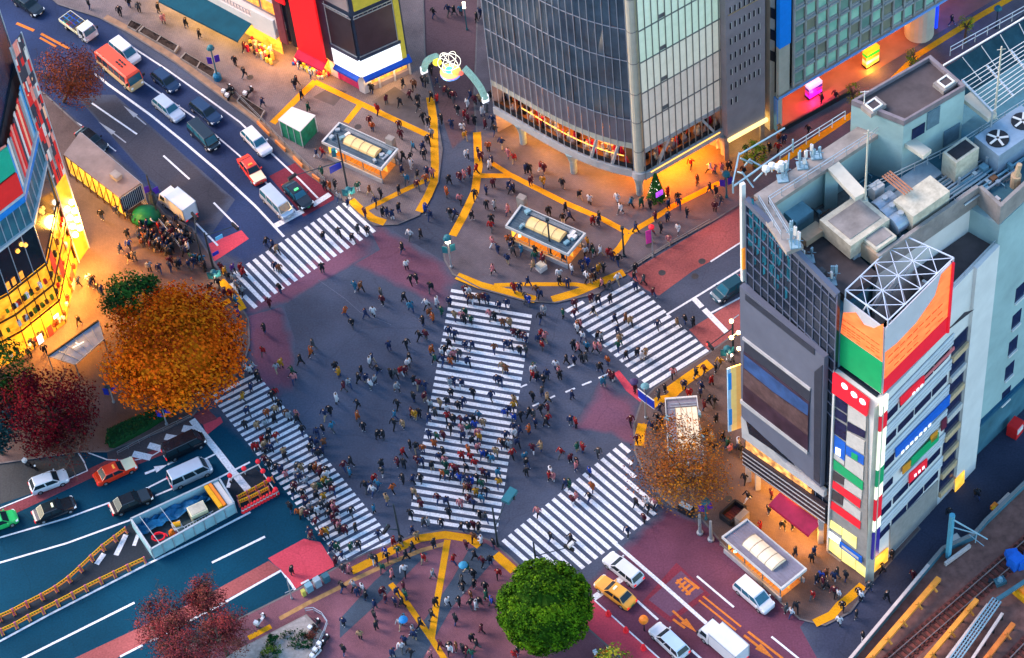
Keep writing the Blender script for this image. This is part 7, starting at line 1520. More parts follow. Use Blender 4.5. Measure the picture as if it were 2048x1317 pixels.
# ---------------------------------------------------------------- poles, signals, signs
mPole = M('dark_pole', (.030, .045, .055), .5, .3, var=.15); mPoleG = M('grey_pole', (.30, .32, .34), .5, .4, var=.1); mTealS = M('teal_pole_cap', (.015, .12, .15), .5, var=.1); mBlueSg = M('blue_sign_face', (.008, .03, .34), .45, var=.1); mVio = M('violet_flag', (.06, .02, .30), .7, var=.2); mLampW = M('lit_lamp_glass', (1, .9, .7), .4, var=0, emit=9, ecol=(1, .85, .6)); mSigR = M('red_signal_lamp', (.9, .03, .02), .3, var=0, emit=4, ecol=(1, .03, .02)); mSigG = M('green_signal_lamp', (.05, .9, .5), .3, var=0, emit=3, ecol=(.05, 1, .55))
def zb(x, y): return .12 if any(pip(x, y, q) for q in PAV.values()) else .01
def pole(name, label, cat, bx, by, ty, r=.10, mat=mPole, group=None):
    g = G(bx, by); h = HT(g, ty); t = thing(name, label, cat, at(g, zb(bx, by)), 0, group); b = MB(mat); b.tube(at(g, zb(bx, by)), at(g, h), r, r * .7, 8); b.lathe(at(g, zb(bx, by)), [(r * 1.8, 0), (r * 1.8, .25), (r, .3)], 8); b.build('pole', t); return t, xy(g), h
def signal(t, p, z, face, lit=mSigR, n=3, horiz=True):
    b = MB(mTrim); f = V((math.cos(face), math.sin(face), 0)); s = V((-f.y, f.x, 0)); b.box(at(p, z), .25, 1.15 if horiz else .4, .42 if horiz else .9, face); h_ = b.build('signal_head', t)
    b = MB(mTrim)
    for k in range(3):
        c = at(p, z + .21) + s * (.36 * (k - 1)) if horiz else at(p, z + .2 + .25 * k); b = MB(lit if k == 0 else mTrim); b.tube(c + f * .12, c + f * .17, .13, .13, 10); ORG[h_.name] = ORG[t.name]; b.build('signal_lamp', h_)
def arm(t, p, z, x2, y2, z2, mat=mPole):
    q = G(x2, y2, z2); b = MB(mat); b.tube(at(p, z), q, .07, .05, 6); b.build('arm', t); return q
SG = 'signal poles round the crossing'
t, p, h = pole('signal_pole', 'dark tall pole beside the shopping pavement subway entrance', 'signal pole', 697, 388, 268, .12, group=SG); b = MB(mBlueSg); b.box(at(p + V((-.9, -.1, 0)), h * .42), 1.5, .1, 1.0, .5); b.build('sign_board', t); b = MB(mTealS); b.box(at(p + V((-.8, .3, 0)), h * .62), .5, .4, 1.1); b.build('teal_box', t); q = arm(t, p, h * .55, 584, 353, 5.4); signal(t, xy(q), q.z - .3, 2.2)
t, p, h = pole('signal_pole', 'dark leaning looking pole at the foot of the lower left crosswalk', 'signal pole', 802, 1087, 1009, .13, group=SG); q = arm(t, p, h * .35, 772, 1058, 3.0); signal(t, xy(q), q.z - .3, 2.5, mSigG)
t, p, h = pole('signal_pole', 'dark pole at the foot of the middle crosswalk', 'signal pole', 996, 1093, 1014, .13, group=SG); q = arm(t, p, h * .5, 1012, 1002, 5.6); b = MB(mTealS); d_ = (xy(q) - p).normalized(); b.bar(q - d_ * .2, q + d_ * 1.5 + V((0, 0, .2)), .9, .5); b.build('teal_signal_cover', t); signal(t, xy(q) + d_ * .6, q.z - .3, 1.2)
t, p, h = pole('lamp_post', 'dark pole through the plaza subway roof', 'pole', 1102, 513, 440, .12); b = MB(mPole); b.box(at(p, h - .1), .4, .3, .3); b.build('cap', t)
t, p, h = pole('lamp_post', 'short dark pole at the plaza yellow line fork', 'pole', 1248, 514, 457, .12); b = MB(mPole); b.box(at(p, h - .1), .4, .3, .3); b.build('cap', t)
t, p, h = pole('signal_pole', 'dark signal pole at the packed kerb beside the bright red patch', 'signal pole', 428, 541, 466, .14, group=SG); q = arm(t, p, h * .92, 470, 452, 6.0); signal(t, xy(q), q.z - .3, .6); b = MB(M('pale_blue_sign', (.12, .45, .70), .4, var=.1)); b.box(at(p + V((1.4, .5, 0)), h * .70), .9, .08, .6, .5); b.build('sign_board', t); b = MB(mBlueSg); b.box(at(p + V((.7, -.3, 0)), h * .45), .8, .08, .5, .5); b.build('sign_board', t)
t, p, h = pole('signal_pole', 'second dark pole at the packed kerb beside the white box truck', 'signal pole', 411, 543, 466, .12, group=SG); q = arm(t, p, h * .9, 389, 431, 5.6); signal(t, xy(q), q.z - .3, .6)
t, p, h = pole('signal_pole', 'dark pole between the green tent and the white box truck', 'signal pole', 318, 440, 350, .13, group=SG); b = MB(mVio); b.box(at(p + V((-.4, .2, 0)), h * .6), .7, .06, 1.0, .4); b.box(at(p + V((.5, .2, 0)), h * .55), .7, .06, 1.0, .4); b.split('flag', t); b = MB(mPole); b.lathe(at(p, h * .35), [(.2, 0), (.55, .8), (.35, 2.0), (.1, 2.2)], 8); b.build('banner_roll', t)
t, p, h = pole('signal_pole', 'signal pole behind the dark screen building with an arm over the red coating', 'signal pole', 1466, 706, 640, .13, group=SG); q = arm(t, p, h * .75, 1420, 690, 4.2); signal(t, xy(q), q.z - .4, 3.6)
t, p, h = pole('signal_pole', 'signal pole behind the round tree with an arm over the lower right crosswalk', 'signal pole', 1078, 1175, 1085, .13, group=SG); q = arm(t, p, h * .7, 1138, 1095, 5.6); signal(t, xy(q), q.z - .3, .9); b = MB(mWhiteW); b.box(q + V((.2, .1, .1)), .7, .3, .4, .7); b.build('camera_box', t)
def flagpole(label, bx, by, ty, flag=mVio, lamp=False, group='flag poles along the pavements'):
    t, p, h = pole('flag_pole', label, 'flag pole', bx, by, ty, .10, mTealS if flag is mVio else mPoleG, group); b = MB(flag)
    for s in (-1, 1): b.box(at(p + V((.45 * s, .1 * s, 0)), h * .55), .6, .05, 1.1, .3 * s)
    b.split('flag', t); b = MB(mTealS if flag is not mBlueSg else mPole); b.lathe(at(p, h - .1), [(.1, 0), (.5, .15), (.35, .5), (.08, .6)], 8); b.build('cap', t)
    if lamp: b = MB(mLampW); b.lathe(at(p, h * .86), [(.08, 0), (.3, .15), (.22, .4)], 8); b.build('lamp', t); bulb('flag_pole_lamp', at(p + V((.3, -.6, 0)), h * .9), (1, .8, .55), 90 * LP)
    return t
t = flagpole('teal pole with violet flags and a blue base beside the long planter', 436, 160, 98); b = MB(M('blue_pole_base', (.01, .14, .26), .5, var=.1)); b.lathe(ORG[t.name], [(.5, 0), (.5, .7), (.3, .9)], 10); b.build('base_cover', t)
flagpole('pole with blue flags below the ginkgo hedge', 334, 851, 815, mBlueSg); flagpole('pole with violet flags by the glass tower portico', 1453, 396, 350, mVio); flagpole('pole with blue flags right of the dark red maple', 228, 806, 772, mBlueSg); flagpole('teal capped pole with violet flags on the island pavement', 1412, 1040, 1005, mVio)
t = flagpole('lamp pole with a lit white lamp at the plaza corner', 903, 536, 478, mTealS, True); flagpole('low lamp pole at the top of the upper left crosswalk', 700, 400, 382, mTealS, True); flagpole('low lamp pole at the ginkgo corner kerb', 432, 566, 548, mTealS, True); flagpole('low lamp pole by the island yellow line', 1455, 722, 700, mTealS, True); flagpole('white framed lamp pole below the ginkgo by the crosswalk', 408, 800, 778, mWhiteW, False)
t, p, h = pole('direction_sign', 'two blue direction signs on a grey pole at the island tip', 'sign', 1292, 838, 778, .10, mPoleG)
for (x0, y0), (x1, y1) in (((1277, 783), (1292, 795)), ((1294, 796), (1309, 807))):
    z = 4.6; a, d = xy(G(x0, y0, z)), xy(G(x1, y1, z)); b = MB(mBlueSg); slab(b, a, d, z - .95, z + .45, mBlueSg, 0, .08); b.build('sign_board', t); b = MB(mWhiteW); slab(b, a, d, z + .45, z + .53, None, 0, .1); slab(b, a, d, z - 1.03, z - .95, None, 0, .1); b.build('sign_border', t)
b = MB(mPoleG); b.bar(at(xy(G(1277, 783, 4.6)), 4.7), at(xy(G(1309, 807, 4.6)), 4.7), .08); b.build('crossbar', t)
t, p, h = pole('banner_pole', 'pole with a pink hanging banner on the plaza', 'banner pole', 1306, 514, 455, .08, mPoleG); b = MB(M('pink_banner', (.70, .05, .35), .6, var=.15)); b.box(at(p + V((-.35, 0, 0)), h * .48), .7, .05, 2.2, .3); b.build('banner', t); b = MB(mRdS); b.lathe(at(p, h - .2), [(.1, 0), (.32, .1), (.32, .35), (.1, .45)], 10); b.build('round_sign', t)
t, p, h = pole('signal_pole', 'slim white pole standing at the bright red patch by the station plaza', 'pole', 584, 1199, 1156, .07, mPoleG); b = MB(mPoleG); b.bar(at(p, h * .4) - V((.5, .2, 0)), at(p, h * .4) + V((.5, .2, 0)), .06); b.build('crossbar', t)
t, p, h = pole('lamp_post', 'dark lamp post by the yellow line at the top right', 'lamp post', 1992, 58, 18, .10); b = MB(mTealS); b.lathe(at(p, h), [(.1, -.1), (.5, 0), (.3, .35)], 8); b.build('lamp_head', t)
for i, (x, y) in enumerate(((1400, 1055), (1422, 1068))): t, p, h = pole('grey_post', ['stout grey post left of the maroon stair well', 'stout grey post nearest the lilac subway roof'][i], 'post', x, y + 12, y - 25, .2, mPoleG, 'stout grey posts on the island')
b = MB(mBlack); c = G(1372, 1020, .5); b.box(at(c, .12), 1.6, .8, 1.1, -.7); b.box(at(c, 1.2), 1.4, .6, .1, -.7, mGreyBox); o = b.build('street_cabinet', org=at(c, .12)); tag(o, 'black street cabinet at the kerb below the rust brown tree', 'cabinet')
b = MB(mTealBox); c = G(618, 1176, .6)
for k in range(3): b.box(at(xy(c) + V((.9 * k, .45 * k, 0)), .12), .7, .6, 1.1 + .2 * (k % 2), .5, (mTealBox, mGreyBox, mTealD)[k])
b.box(at(xy(c) + V((-.6, -.5, 0)), .12), .4, .4, .9, .5, M('yellow_green_box', (.45, .42, .08), .5, var=.1)); o = b.build('utility_boxes', org=at(c, .12)); tag(o, 'row of teal and grey utility boxes at the bright red patch corner', 'utility boxes')
b = MB(mWhiteW); c = G(1082, 534, .5); b.box(at(c, .12), 1.0, 1.0, .7, .6); b.box(at(c, .82), .8, .8, .08, .6, mCreamBox); o = b.build('stone_block', org=at(c, .12)); tag(o, 'pale square stone block in front of the plaza subway entrance', 'stone block')
# curved railing and kerb railings
def rail2(pts, label, h=.85, mat=mSteel, step=1.3, z=.12):
    b = MB(mat); w = [at(G(x, y, z), z) for x, y in pts]
    for i in range(len(w) - 1):
        L = (w[i + 1] - w[i]).length; k = max(1, int(L / step))
        for hh in (h, h * .5): b.bar(w[i] + V((0, 0, hh)), w[i + 1] + V((0, 0, hh)), .06)
        for j in range(k + (i == len(w) - 2)): b.bar(w[i].lerp(w[i + 1], j / k), w[i].lerp(w[i + 1], j / k) + V((0, 0, h)), .06)
    o = b.build('railing', org=w[0]); tag(o, label, 'railing')
rail2([(612, 1226), (628, 1224), (645, 1234), (656, 1250), (650, 1268), (640, 1290), (622, 1318)], 'pale steel railing curving round the shrub bed end')
rail2([(470, 190), (520, 240), (570, 292), (620, 340), (652, 366)], 'dark railing along the kerb beside the green mesh hut', .8, mMullD); rail2([(1440, 1092), (1500, 1150), (1550, 1198)], 'dark railing between the minivan and the lilac subway entrance', .8, mMullD); rail2([(1262, 542), (1330, 500), (1420, 448)], 'dark railing along the plaza kerb beside the worn red bus lane', .8, mMullD)
rail2([(284, 408), (318, 446), (362, 500), (388, 478)], 'pale rail round the packed waiting crowd', 1.0, mWhiteW); rail2([(236, 910), (300, 876), (382, 836)], 'low dark railing under the hedge', .6, mMullD)
b = MB(M('orange_kerb_board', (.70, .22, .06), .6, var=.2, scale=1))
for a, d in (((516, 250), (540, 275)), ((552, 288), (572, 306)), ((588, 320), (606, 338)), ((626, 356), (640, 366))): b = MB(b.cur); b.bar(at(G(*a), .45), at(G(*d), .45), .18, .5); o = b.build('kerb_board', org=G(*a)); tag(o, {516: 'orange kerb board highest along the dark railing', 552: 'orange kerb board next to the green mesh hut corner', 588: 'orange kerb board below the green mesh hut', 626: 'orange kerb board nearest the maroon stop zone'}[a[0]], 'kerb board', 'orange boards along the kerb')
# ---------------------------------------------------------------- festive arch over the pedestrian street
aL, aR = xy(G(852, 168)), xy(G(974, 226)); t = thing('festive_arch', 'lit festive arch with a glowing wheel globe over the pedestrian street', 'arch', at((aL + aR) / 2, .01)); mArc = M('pale_arch_tube', (.12, .22, .22), .4, var=.5, scale=1.5, emit=.35, ecol=(.5, .9, .8)); b = MB(mArc); N = 20; pts = []
for k in range(N + 1):
    s = k / N; p = aL.lerp(aR, s); z = 2.5 + 4.2 * math.sin(math.pi * s) ** .6; pts.append(at(p, z))
for ks in (range(5), range(14, N)):
    b = MB(mArc)
    for k in ks: b.tube(pts[k], pts[k + 1], .42, .42, 8)
    b.build('arch_tube', t); b = MB(mPoleG); b.tube(at(aL, 0), at(aL, 2.6), .14, .12, 8); b.tube(at(aR, 0), at(aR, 2.6), .14, .12, 8); b.split('post', t); b = MB(mWhiteL)
for p in (aL, aR): b.box(at(p, 1.9), .8, .3, 1.1, .4)
b.split('lit_sign', t); mid = aL.lerp(aR, .46); zc_ = 6.0; mW2 = M('wheel_lights', (1, .95, .8), .4, var=0, emit=2.2, ecol=(1, .92, .75)); b = MB(mW2); R_ = 1.35; u_ = (aR - aL).normalized(); n_ = outn(aL, aR)
def ringb(b, ax1, ax2, R_, c, w=.05, n=20):
    for k in range(n): a0, a1 = 2 * math.pi * k / n, 2 * math.pi * (k + 1) / n; b.bar(c + ax1 * (R_ * math.cos(a0)) + ax2 * (R_ * math.sin(a0)), c + ax1 * (R_ * math.cos(a1)) + ax2 * (R_ * math.sin(a1)), w)
c = at(mid, zc_); up = V((0, 0, 1)); ringb(b, u_, up, R_, c, .045); ringb(b, n_, up, R_, c, .035); ringb(b, u_, n_, R_, c, .04)
for k in range(4): a0 = k * math.pi / 4; b.bar(c - (u_ * math.cos(a0) + up * math.sin(a0)) * R_, c + (u_ * math.cos(a0) + up * math.sin(a0)) * R_, .035)
b.build('wheel_globe', t)
for col, d_, r_ in (((1, .75, .05), -1.5, .55), ((.05, .15, .9), -1.6, .4), ((.1, .7, .8), .2, .5), ((1, .5, .1), 1.3, .6), ((.9, .15, .1), 1.9, .35), ((.3, .6, 1), .9, .4)):
    b = MB(M('festive_lamp', col, .4, var=0, emit=.9, ecol=col)); q = c + u_ * d_ + V((0, 0, -1.3 + abs(d_) * .3)) + n_ * .4; b.lathe(q, [(.08, 0), (r_, r_ * .5), (r_ * .9, r_), (.1, r_ * 1.5)], 10); b.build('coloured_lamp', t)
for col, z in (((.1, .4, .9), 0), ((.8, .2, .6), .18), ((.9, .7, .2), .36)): b = MB(M('base_ring_light', col, .4, var=0, emit=.6, ecol=col)); b.lathe(c + V((0, 0, -2.0 + z)), [(1.2, 0), (1.25, .08), (1.15, .16)], 18); b.build('base_ring', t)
bulb('arch_glow', c + n_ * 1.5 + V((0, 0, -2.2)), (1, .8, .6), 260 * LP, .8)
t, p, h = pole('street_lamp', 'tall lit lamp on the pedestrian street behind the festive arch', 'street lamp', 934, 60, 12, .08, mTealS); b = MB(mLampW); b.box(at(p, h - .3), .35, .35, .8); b.build('lamp', t)
# Christmas tree
c = G(1313, 402); t = thing('christmas_tree', 'dark lit christmas tree beside the portico corner column', 'christmas tree', at(c, .12)); b = MB(LD[2]); r = random.Random(1)
for k in range(1500): s = r.random(); a = r.random() * 6.28; R_ = 1.05 * (1 - s) * r.uniform(.7, 1.05); p = at(xy(c) + V((math.cos(a) * R_, math.sin(a) * R_, 0)), .5 + s * 4.2); d_ = V((math.cos(a), math.sin(a), -.4)) * .2; e = V((-math.sin(a), math.cos(a), 0)) * .1; b.face([p - e, p + d_, p + e, p - d_ * .3], LD[k % 3])
b.build('branches', t); b = MB(M('tree_lights', (1, .9, .7), .4, var=0, emit=4, ecol=(1, .9, .7)))
for k in range(70): s = r.random(); a = r.random() * 6.28; R_ = 1.12 * (1 - s); b.box(at(xy(c) + V((math.cos(a) * R_, math.sin(a) * R_, 0)), .5 + s * 4.2), .06, .06, .06)
b.build('tree_light', t); b = MB(mBark); b.tube(at(c, .12), at(c, 1), .12, .1, 6); b.build('trunk', t)
p = G(1319, 392, 1.6); b = MB(M('violet_display', (.4, .06, .7), .4, var=.2, scale=2, emit=1.0, ecol=(.45, .08, 1))); b.box(p, .9, .12, .75, .5); b.bar(p, at(p, .12), .1, .1, mTrim); o = b.build('display_screen', org=p); tag(o, 'violet lit display screen beside the christmas tree', 'screen')
# ---------------------------------------------------------------- people
PPL = []
def grp(ox, oy, s, txt):
    for q in txt.split():
        x, y, c = q.split(','); PPL.append((ox + int(x) / s, oy + int(y) / s, c))
grp(512, 440, 2.994, "60,135,k 100,150,n 122,178,t 400,95,k 495,75,d 575,105,k 610,55,d 665,60,k 110,275,n 140,295,b 395,290,k 140,410,k 75,495,m 590,395,c 625,400,b 535,550,o 572,615,k 655,560,n 700,550,w 745,440,d 755,480,m 875,165,k 920,85,w 985,80,k 900,270,w 925,355,k 960,350,k 1045,405,k 885,465,k 925,520,c 1020,500,w 1080,490,w 1040,560,b 1060,585,o 1000,605,k 1110,545,g 975,690,k 1015,690,m 900,740,k 795,755,n 340,745,d 325,790,o 265,840,k 50,650,k 40,785,r 145,860,y 120,885,s 215,905,g 225,950,p 475,880,k 497,915,y 690,830,n 680,850,w 915,825,k 910,860,w 725,900,k 630,905,k 610,945,k 655,945,n 710,955,s 685,985,w 805,920,k 835,920,d 865,905,r 890,900,m 945,960,k 975,985,m 1010,995,n 840,1000,s 525,1000,m 555,975,s 480,1070,w 607,1100,k 845,1105,k 940,1060,k 1008,1060,m 410,1165,n 440,1140,k 605,1175,o 640,1235,k 455,1240,c 400,1255,k 830,1165,c 825,1220,k 880,1220,t 930,1150,m 950,1165,y 975,1155,k 725,1285,k 760,1285,k 1050,780,o 1070,830,g 5,930,k 365,1275,n")
grp(800, 570, 5.067, "660,60,m 690,75,w 680,130,n 720,140,b 750,130,n 795,130,b 845,125,m 885,140,n 1000,210,n 1080,180,n 1270,130,k 1300,150,u 500,165,n 550,310,t 625,320,p 655,280,g 650,345,k 715,350,g 910,305,p 955,320,k 1040,390,b 1110,380,t 495,465,n 555,510,n 495,600,k 660,605,n 730,610,n 955,640,b 1065,600,n 1120,600,n 1155,490,m 1200,490,k 1250,520,m 1275,550,n 1210,670,k 1270,660,d 455,660,k 420,690,w 480,660,k 510,700,w 545,715,p 595,700,d 430,760,n 510,780,o 690,780,n 1035,825,t 1075,860,b 500,990,s 540,970,n 620,1000,n 980,960,n 1020,970,n 515,1090,k 735,1100,k 925,1130,n 1155,1170,t 1155,1230,y 400,1200,t 475,1190,k 590,1220,k 640,1180,n 305,1220,s 470,1260,w 1380,60,b 1420,100,n 1460,260,s 1420,330,k 1425,500,r 1470,530,p 1440,610,r 1400,550,n 1345,830,g 1350,865,w 1345,920,r 1390,930,k 1490,910,n 1450,960,k 1440,1080,d 1340,1130,k 1490,1150,t")
grp(800, 810, 5.067, "1060,85,u 1100,50,n 1150,130,u 795,100,c 840,180,t 860,190,w 480,120,r 540,145,k 615,155,m 680,150,n 740,150,k 760,215,u 355,75,d 290,130,n 510,235,k 625,240,p 685,245,g 295,305,n 370,325,g 435,310,m 630,320,n 735,370,k 795,290,p 800,330,y 345,400,o 230,440,o 435,470,k 395,530,n 455,570,p 460,610,g 690,460,o 625,520,r 715,530,r 760,600,r 790,430,p 835,500,u 880,500,n 925,550,c 970,480,t 1025,380,b 1065,400,k 1070,310,n 1135,490,r 1105,410,s 325,620,k 540,640,r 575,660,m 670,640,k 425,700,o 465,700,g 525,710,n 600,740,u 645,740,n 690,770,n 730,770,u 780,740,k 840,690,m 885,710,n 995,690,c 1000,790,y 825,800,g 660,840,b 700,840,m 770,890,y 870,880,k 830,950,c 205,740,k 130,750,n 30,750,k 140,890,t 190,970,d 210,1005,m 240,1010,y 380,940,m 470,980,n 610,1000,p 695,950,m 740,1000,n 490,1100,k 805,1110,k 105,1110,k 865,1140,d 240,1190,d 285,1180,s 415,1190,k 620,1235,k 690,1230,k 740,1220,m 790,1240,k 125,1270,n 1225,110,k 1215,250,n 1310,80,k 1355,90,d 1370,180,n 1430,50,k 1500,30,m 1480,170,k 1500,140,r 1310,250,o 1150,230,n 1155,290,w 1190,380,n 1340,440,m 1430,420,t 1265,520,c 1280,580,k 1280,680,k 1510,720,r 30,200,t 100,400,k 160,430,k 30,480,r 30,495,w 170,560,m 35,600,k 215,580,n")
grp(400, 730, 5.727, "460,70,r 480,100,n 520,30,w 600,20,s 570,60,w 670,150,k 575,250,n 490,375,y 540,530,n 515,690,k 655,700,t 750,680,s 770,700,k 790,770,k 865,820,r 715,860,r 775,850,k 810,940,n 620,940,r 660,940,r 735,920,t 750,1000,k 960,1000,t 975,1050,k 1170,750,k 1260,950,k 1270,870,n 1340,780,k 1410,740,k 1340,890,n 1420,890,b 1320,1000,n 1360,1030,k 1390,980,n 740,1090,m 790,1140,k 870,1180,k 920,1190,n 1110,1170,d 1160,1180,t 1270,1190,k 1320,1180,o 1380,1210,m 1440,1220,k 985,1260,p 960,1280,k 1110,1250,s 1130,1290,n 820,350,k 860,320,r 905,450,k 760,550,o 860,520,t 850,620,k 985,560,b 1020,590,s 1105,570,p 1110,620,k")
grp(540, 920, 5.486, "180,170,p 155,190,k 290,190,k 330,210,n 400,235,s 265,290,m 250,350,k 355,370,k 380,440,m 400,480,n 490,300,t 550,290,g 590,240,y 590,410,y 510,400,k 560,490,d 520,560,w 440,510,s 480,570,k 430,530,c 640,520,k 690,490,m 700,530,p 730,560,m 650,260,g 670,290,k 690,330,m 545,150,m 620,130,k 610,170,w 215,520,k 310,580,o 350,580,t 410,590,m 500,690,m 430,780,n 450,830,m 575,810,o 615,790,y 645,600,k 690,630,m 660,650,n 720,700,m 760,720,p 770,780,k 820,770,m 890,570,k 935,740,k 965,930,k 880,950,g 700,930,n 735,950,g 660,980,n 1190,820,n 1140,540,c 710,1110,m 790,1050,n 800,1080,g 870,1200,p 800,1190,d 1350,900,r 1370,900,m 1435,890,k 1400,1000,g 1270,1020,u 1280,1060,k 1170,1110,k 1120,1090,d 1230,1190,g 1470,1210,w 1490,1050,k 235,1210,k 1340,1260,p 805,65,m 870,130,c 885,20,k 1225,50,k 1225,120,d 1040,290,k 1090,290,n 1140,200,r 1180,270,c 1125,330,w 1345,310,o 1275,430,t 1400,20,m")
grp(1110, 550, 5.269, "205,300,m 205,400,m 85,405,g 375,240,m 455,260,k 585,250,k 590,270,m 405,380,k 495,90,p 570,110,d 660,40,w 850,120,n 830,10,k 935,50,d 1030,180,m 630,460,n 660,580,n 745,450,b 795,490,t 235,530,o 270,520,p 230,560,w 290,650,w 450,640,k 490,660,s 685,680,t 670,750,g 1080,520,n 1285,500,t 1370,470,k 1460,490,k 195,740,k 245,770,p 335,755,c 420,770,p 470,770,p 500,770,m 120,890,k 200,890,n 280,880,k 320,870,d 555,900,o 750,850,k 870,820,k 920,850,w 945,820,t 475,980,k 580,1050,m 615,1070,m 510,1130,c 840,1190,m 175,1260,n 40,1020,p 50,1060,k 10,960,w 130,90,n 45,60,k 335,30,w 375,40,b 415,20,k")
grp(990, 870, 4.703, "775,110,g 820,120,r 970,160,d 620,160,r 605,155,w 710,220,m 770,250,k 765,300,p 520,350,w 545,390,p 890,345,u 660,460,n 700,460,g 765,580,p 725,620,m 885,580,k 400,720,p 520,960,k 715,980,k 1325,640,k 1420,620,w 1440,690,k 1500,640,p 1545,640,y 1400,780,m 1245,900,n 910,490,o 1335,40,m")
grp(680, 1040, 4.755, "690,260,k 720,265,k 730,160,t 685,90,k 895,230,k 795,370,r 880,520,s 605,640,m 620,720,g 590,790,k 520,780,n 400,690,m 430,750,m 240,720,k 210,650,w 165,690,n 20,640,k 130,630,s 330,810,n 325,920,k 345,1010,k 30,970,n 190,1100,t 220,1110,n 570,990,s 600,950,c 690,1050,s 705,1100,n 610,1150,n 580,1210,w 670,1270,k 855,1280,p 500,1270,n 30,1240,k 910,790,k 870,910,k 760,990,k 1020,780,w 1135,780,k 1240,800,k 1290,810,w 1325,780,k 1170,650,k 1155,580,d 1265,520,k 1270,610,k 1245,720,b 1215,460,g 1080,380,r 1195,240,m 1280,340,k 1355,400,m 1430,390,k 1270,170,b 1345,200,w 1460,230,k 1505,510,r 1380,640,k 1390,720,g 1440,780,u 1095,950,k 1345,1040,m 1255,1130,k 1300,1190,k 1045,1240,w 1035,1210,k 1105,1210,b 1165,1230,k 1210,1250,m 1250,1280,g 950,1190,m 1690,1250,k 1660,1290,r 540,690,n 1310,70,m")
grp(180, 340, 4.39, "100,400,k 230,360,n 320,370,n 360,430,k 265,690,n 340,660,u 330,570,k 350,560,m 320,590,s 385,760,t 345,780,k 520,860,s 605,870,n 705,810,m 700,860,n 450,500,k 430,490,d 490,530,m 430,600,n 460,640,b 510,560,n 540,590,k 560,560,m 580,610,n 530,660,m 560,680,k 600,640,s 610,670,k 640,680,n 660,700,n 700,740,k 690,710,d 600,500,r 660,440,k 640,430,n 700,490,s 720,520,k 750,440,n 790,520,k 800,570,w 780,600,n 830,600,k 850,540,d 860,680,w 830,720,n 800,660,k 750,600,n 720,560,m 890,780,g 930,780,c 960,790,k 910,810,n 870,840,n 785,820,n 770,840,k 1010,850,k 990,800,c 900,600,d 400,440,n 420,460,k 470,460,m 500,480,n 5,1000,n 25,970,k 70,1040,k 95,1060,n 540,460,w 640,540,n 670,600,k 625,570,m 700,640,k 1060,1040,k 1080,1110,s 1125,1000,k 1150,860,m 1180,890,y 1250,860,v 1320,860,r 1345,900,r 1210,940,k 1260,950,s 1290,1000,s 1300,1050,k 1330,1060,s 1180,1080,m 1230,1090,r 1265,1100,o 1275,1150,c 1110,1210,k 1290,1210,n 1300,1260,v 480,560,k 505,610,d 585,560,n 650,620,m 680,660,n 720,690,k 745,560,s 770,550,k 815,630,n 840,650,m 870,600,k 455,550,n 475,600,b")
grp(0, 0, 2.994, "530,30,k 715,70,k 770,20,k 830,50,d 945,50,k 975,115,p 1110,140,k 1190,205,k 1460,285,m 1405,370,k 1460,440,k 1385,545,k 690,1265,k 605,1290,k 755,1280,k")
grp(512, 0, 2.994, "35,615,n 240,490,k 230,510,k 270,570,k 265,385,k 315,395,p 325,440,w 90,305,w 310,645,g 680,725,m 695,760,o 725,660,r 780,600,m 860,615,k 920,570,m 945,510,b 970,600,k 970,640,k 880,500,k 690,535,k 1060,75,k 1150,60,n 1185,65,k 1225,65,c 1320,100,k 1340,80,n 995,490,k 1020,490,d 1085,490,n 1045,410,k 1085,590,r 1050,580,k 1130,540,m 1155,560,k 1180,575,m 1265,620,w 1285,570,n 1310,600,m 1340,600,t 1380,620,w 1410,580,k 1205,655,k 1250,690,r 1265,710,m 1305,720,k 1370,745,m 1355,670,w 1000,710,k 1030,730,k 1110,710,k 1170,745,n 1235,765,w 1250,810,y 1260,920,w 855,750,m 865,810,m 940,880,c 880,940,k 1005,930,k 1000,880,n 925,950,k 925,985,w 1030,840,k 1050,800,s 870,1020,n 900,1075,c 965,1050,k 1015,1075,o 1025,1030,n 1055,1040,p 965,1110,m 1155,1075,k 1140,1150,o 1220,1060,m 1245,1045,p 1280,1030,m 1220,1190,p 1390,880,o 1330,920,k 1345,940,m 1410,960,n 1400,990,w 1320,1010,r 1310,1170,k 1375,1140,n 1420,1100,m 1430,1230,s 1380,1230,k 1515,1110,n 1510,920,p 1470,860,n 1425,780,k 1415,720,n 360,920,n 397,915,r 395,1030,g 410,1115,k 440,1115,o 470,1110,k 610,1120,g 680,1145,b 745,1165,k 715,1210,n 855,1140,k 855,1250,k 755,1270,k 785,1275,n 1010,1250,u 650,1280,m 495,1180,s 550,1215,n 1190,1280,n 1160,1275,k 1290,1290,k 1040,1290,n 815,1290,n")
grp(1024, 0, 2.994, "10,950,r 85,1015,n 105,1015,k 170,1000,r 190,1010,m 110,1085,m 185,1090,y 10,1125,n 300,1105,k 405,1170,k 465,1200,w 320,1245,k 345,1300,n 220,1270,k 650,1255,w 630,1190,w 715,1215,c 775,1215,g 825,1225,k 935,1155,r 935,1220,n 1000,1220,n 995,1190,k 1045,1275,k 1110,1080,b 1185,1130,k 1220,1150,k 1215,1240,m 1250,1200,d 1070,980,r 1185,1010,w 1215,1020,p 1255,1010,p 1300,1000,k 1290,1060,g 1385,1030,k 1400,900,k 1510,910,k 930,1300,n 520,1300,k 860,1300,m")
grp(1536, 0, 2.994, "320,595,k 402,580,k 1100,125,k 240,780,k 65,830,o 95,835,n 60,890,r 10,890,k 70,780,t")
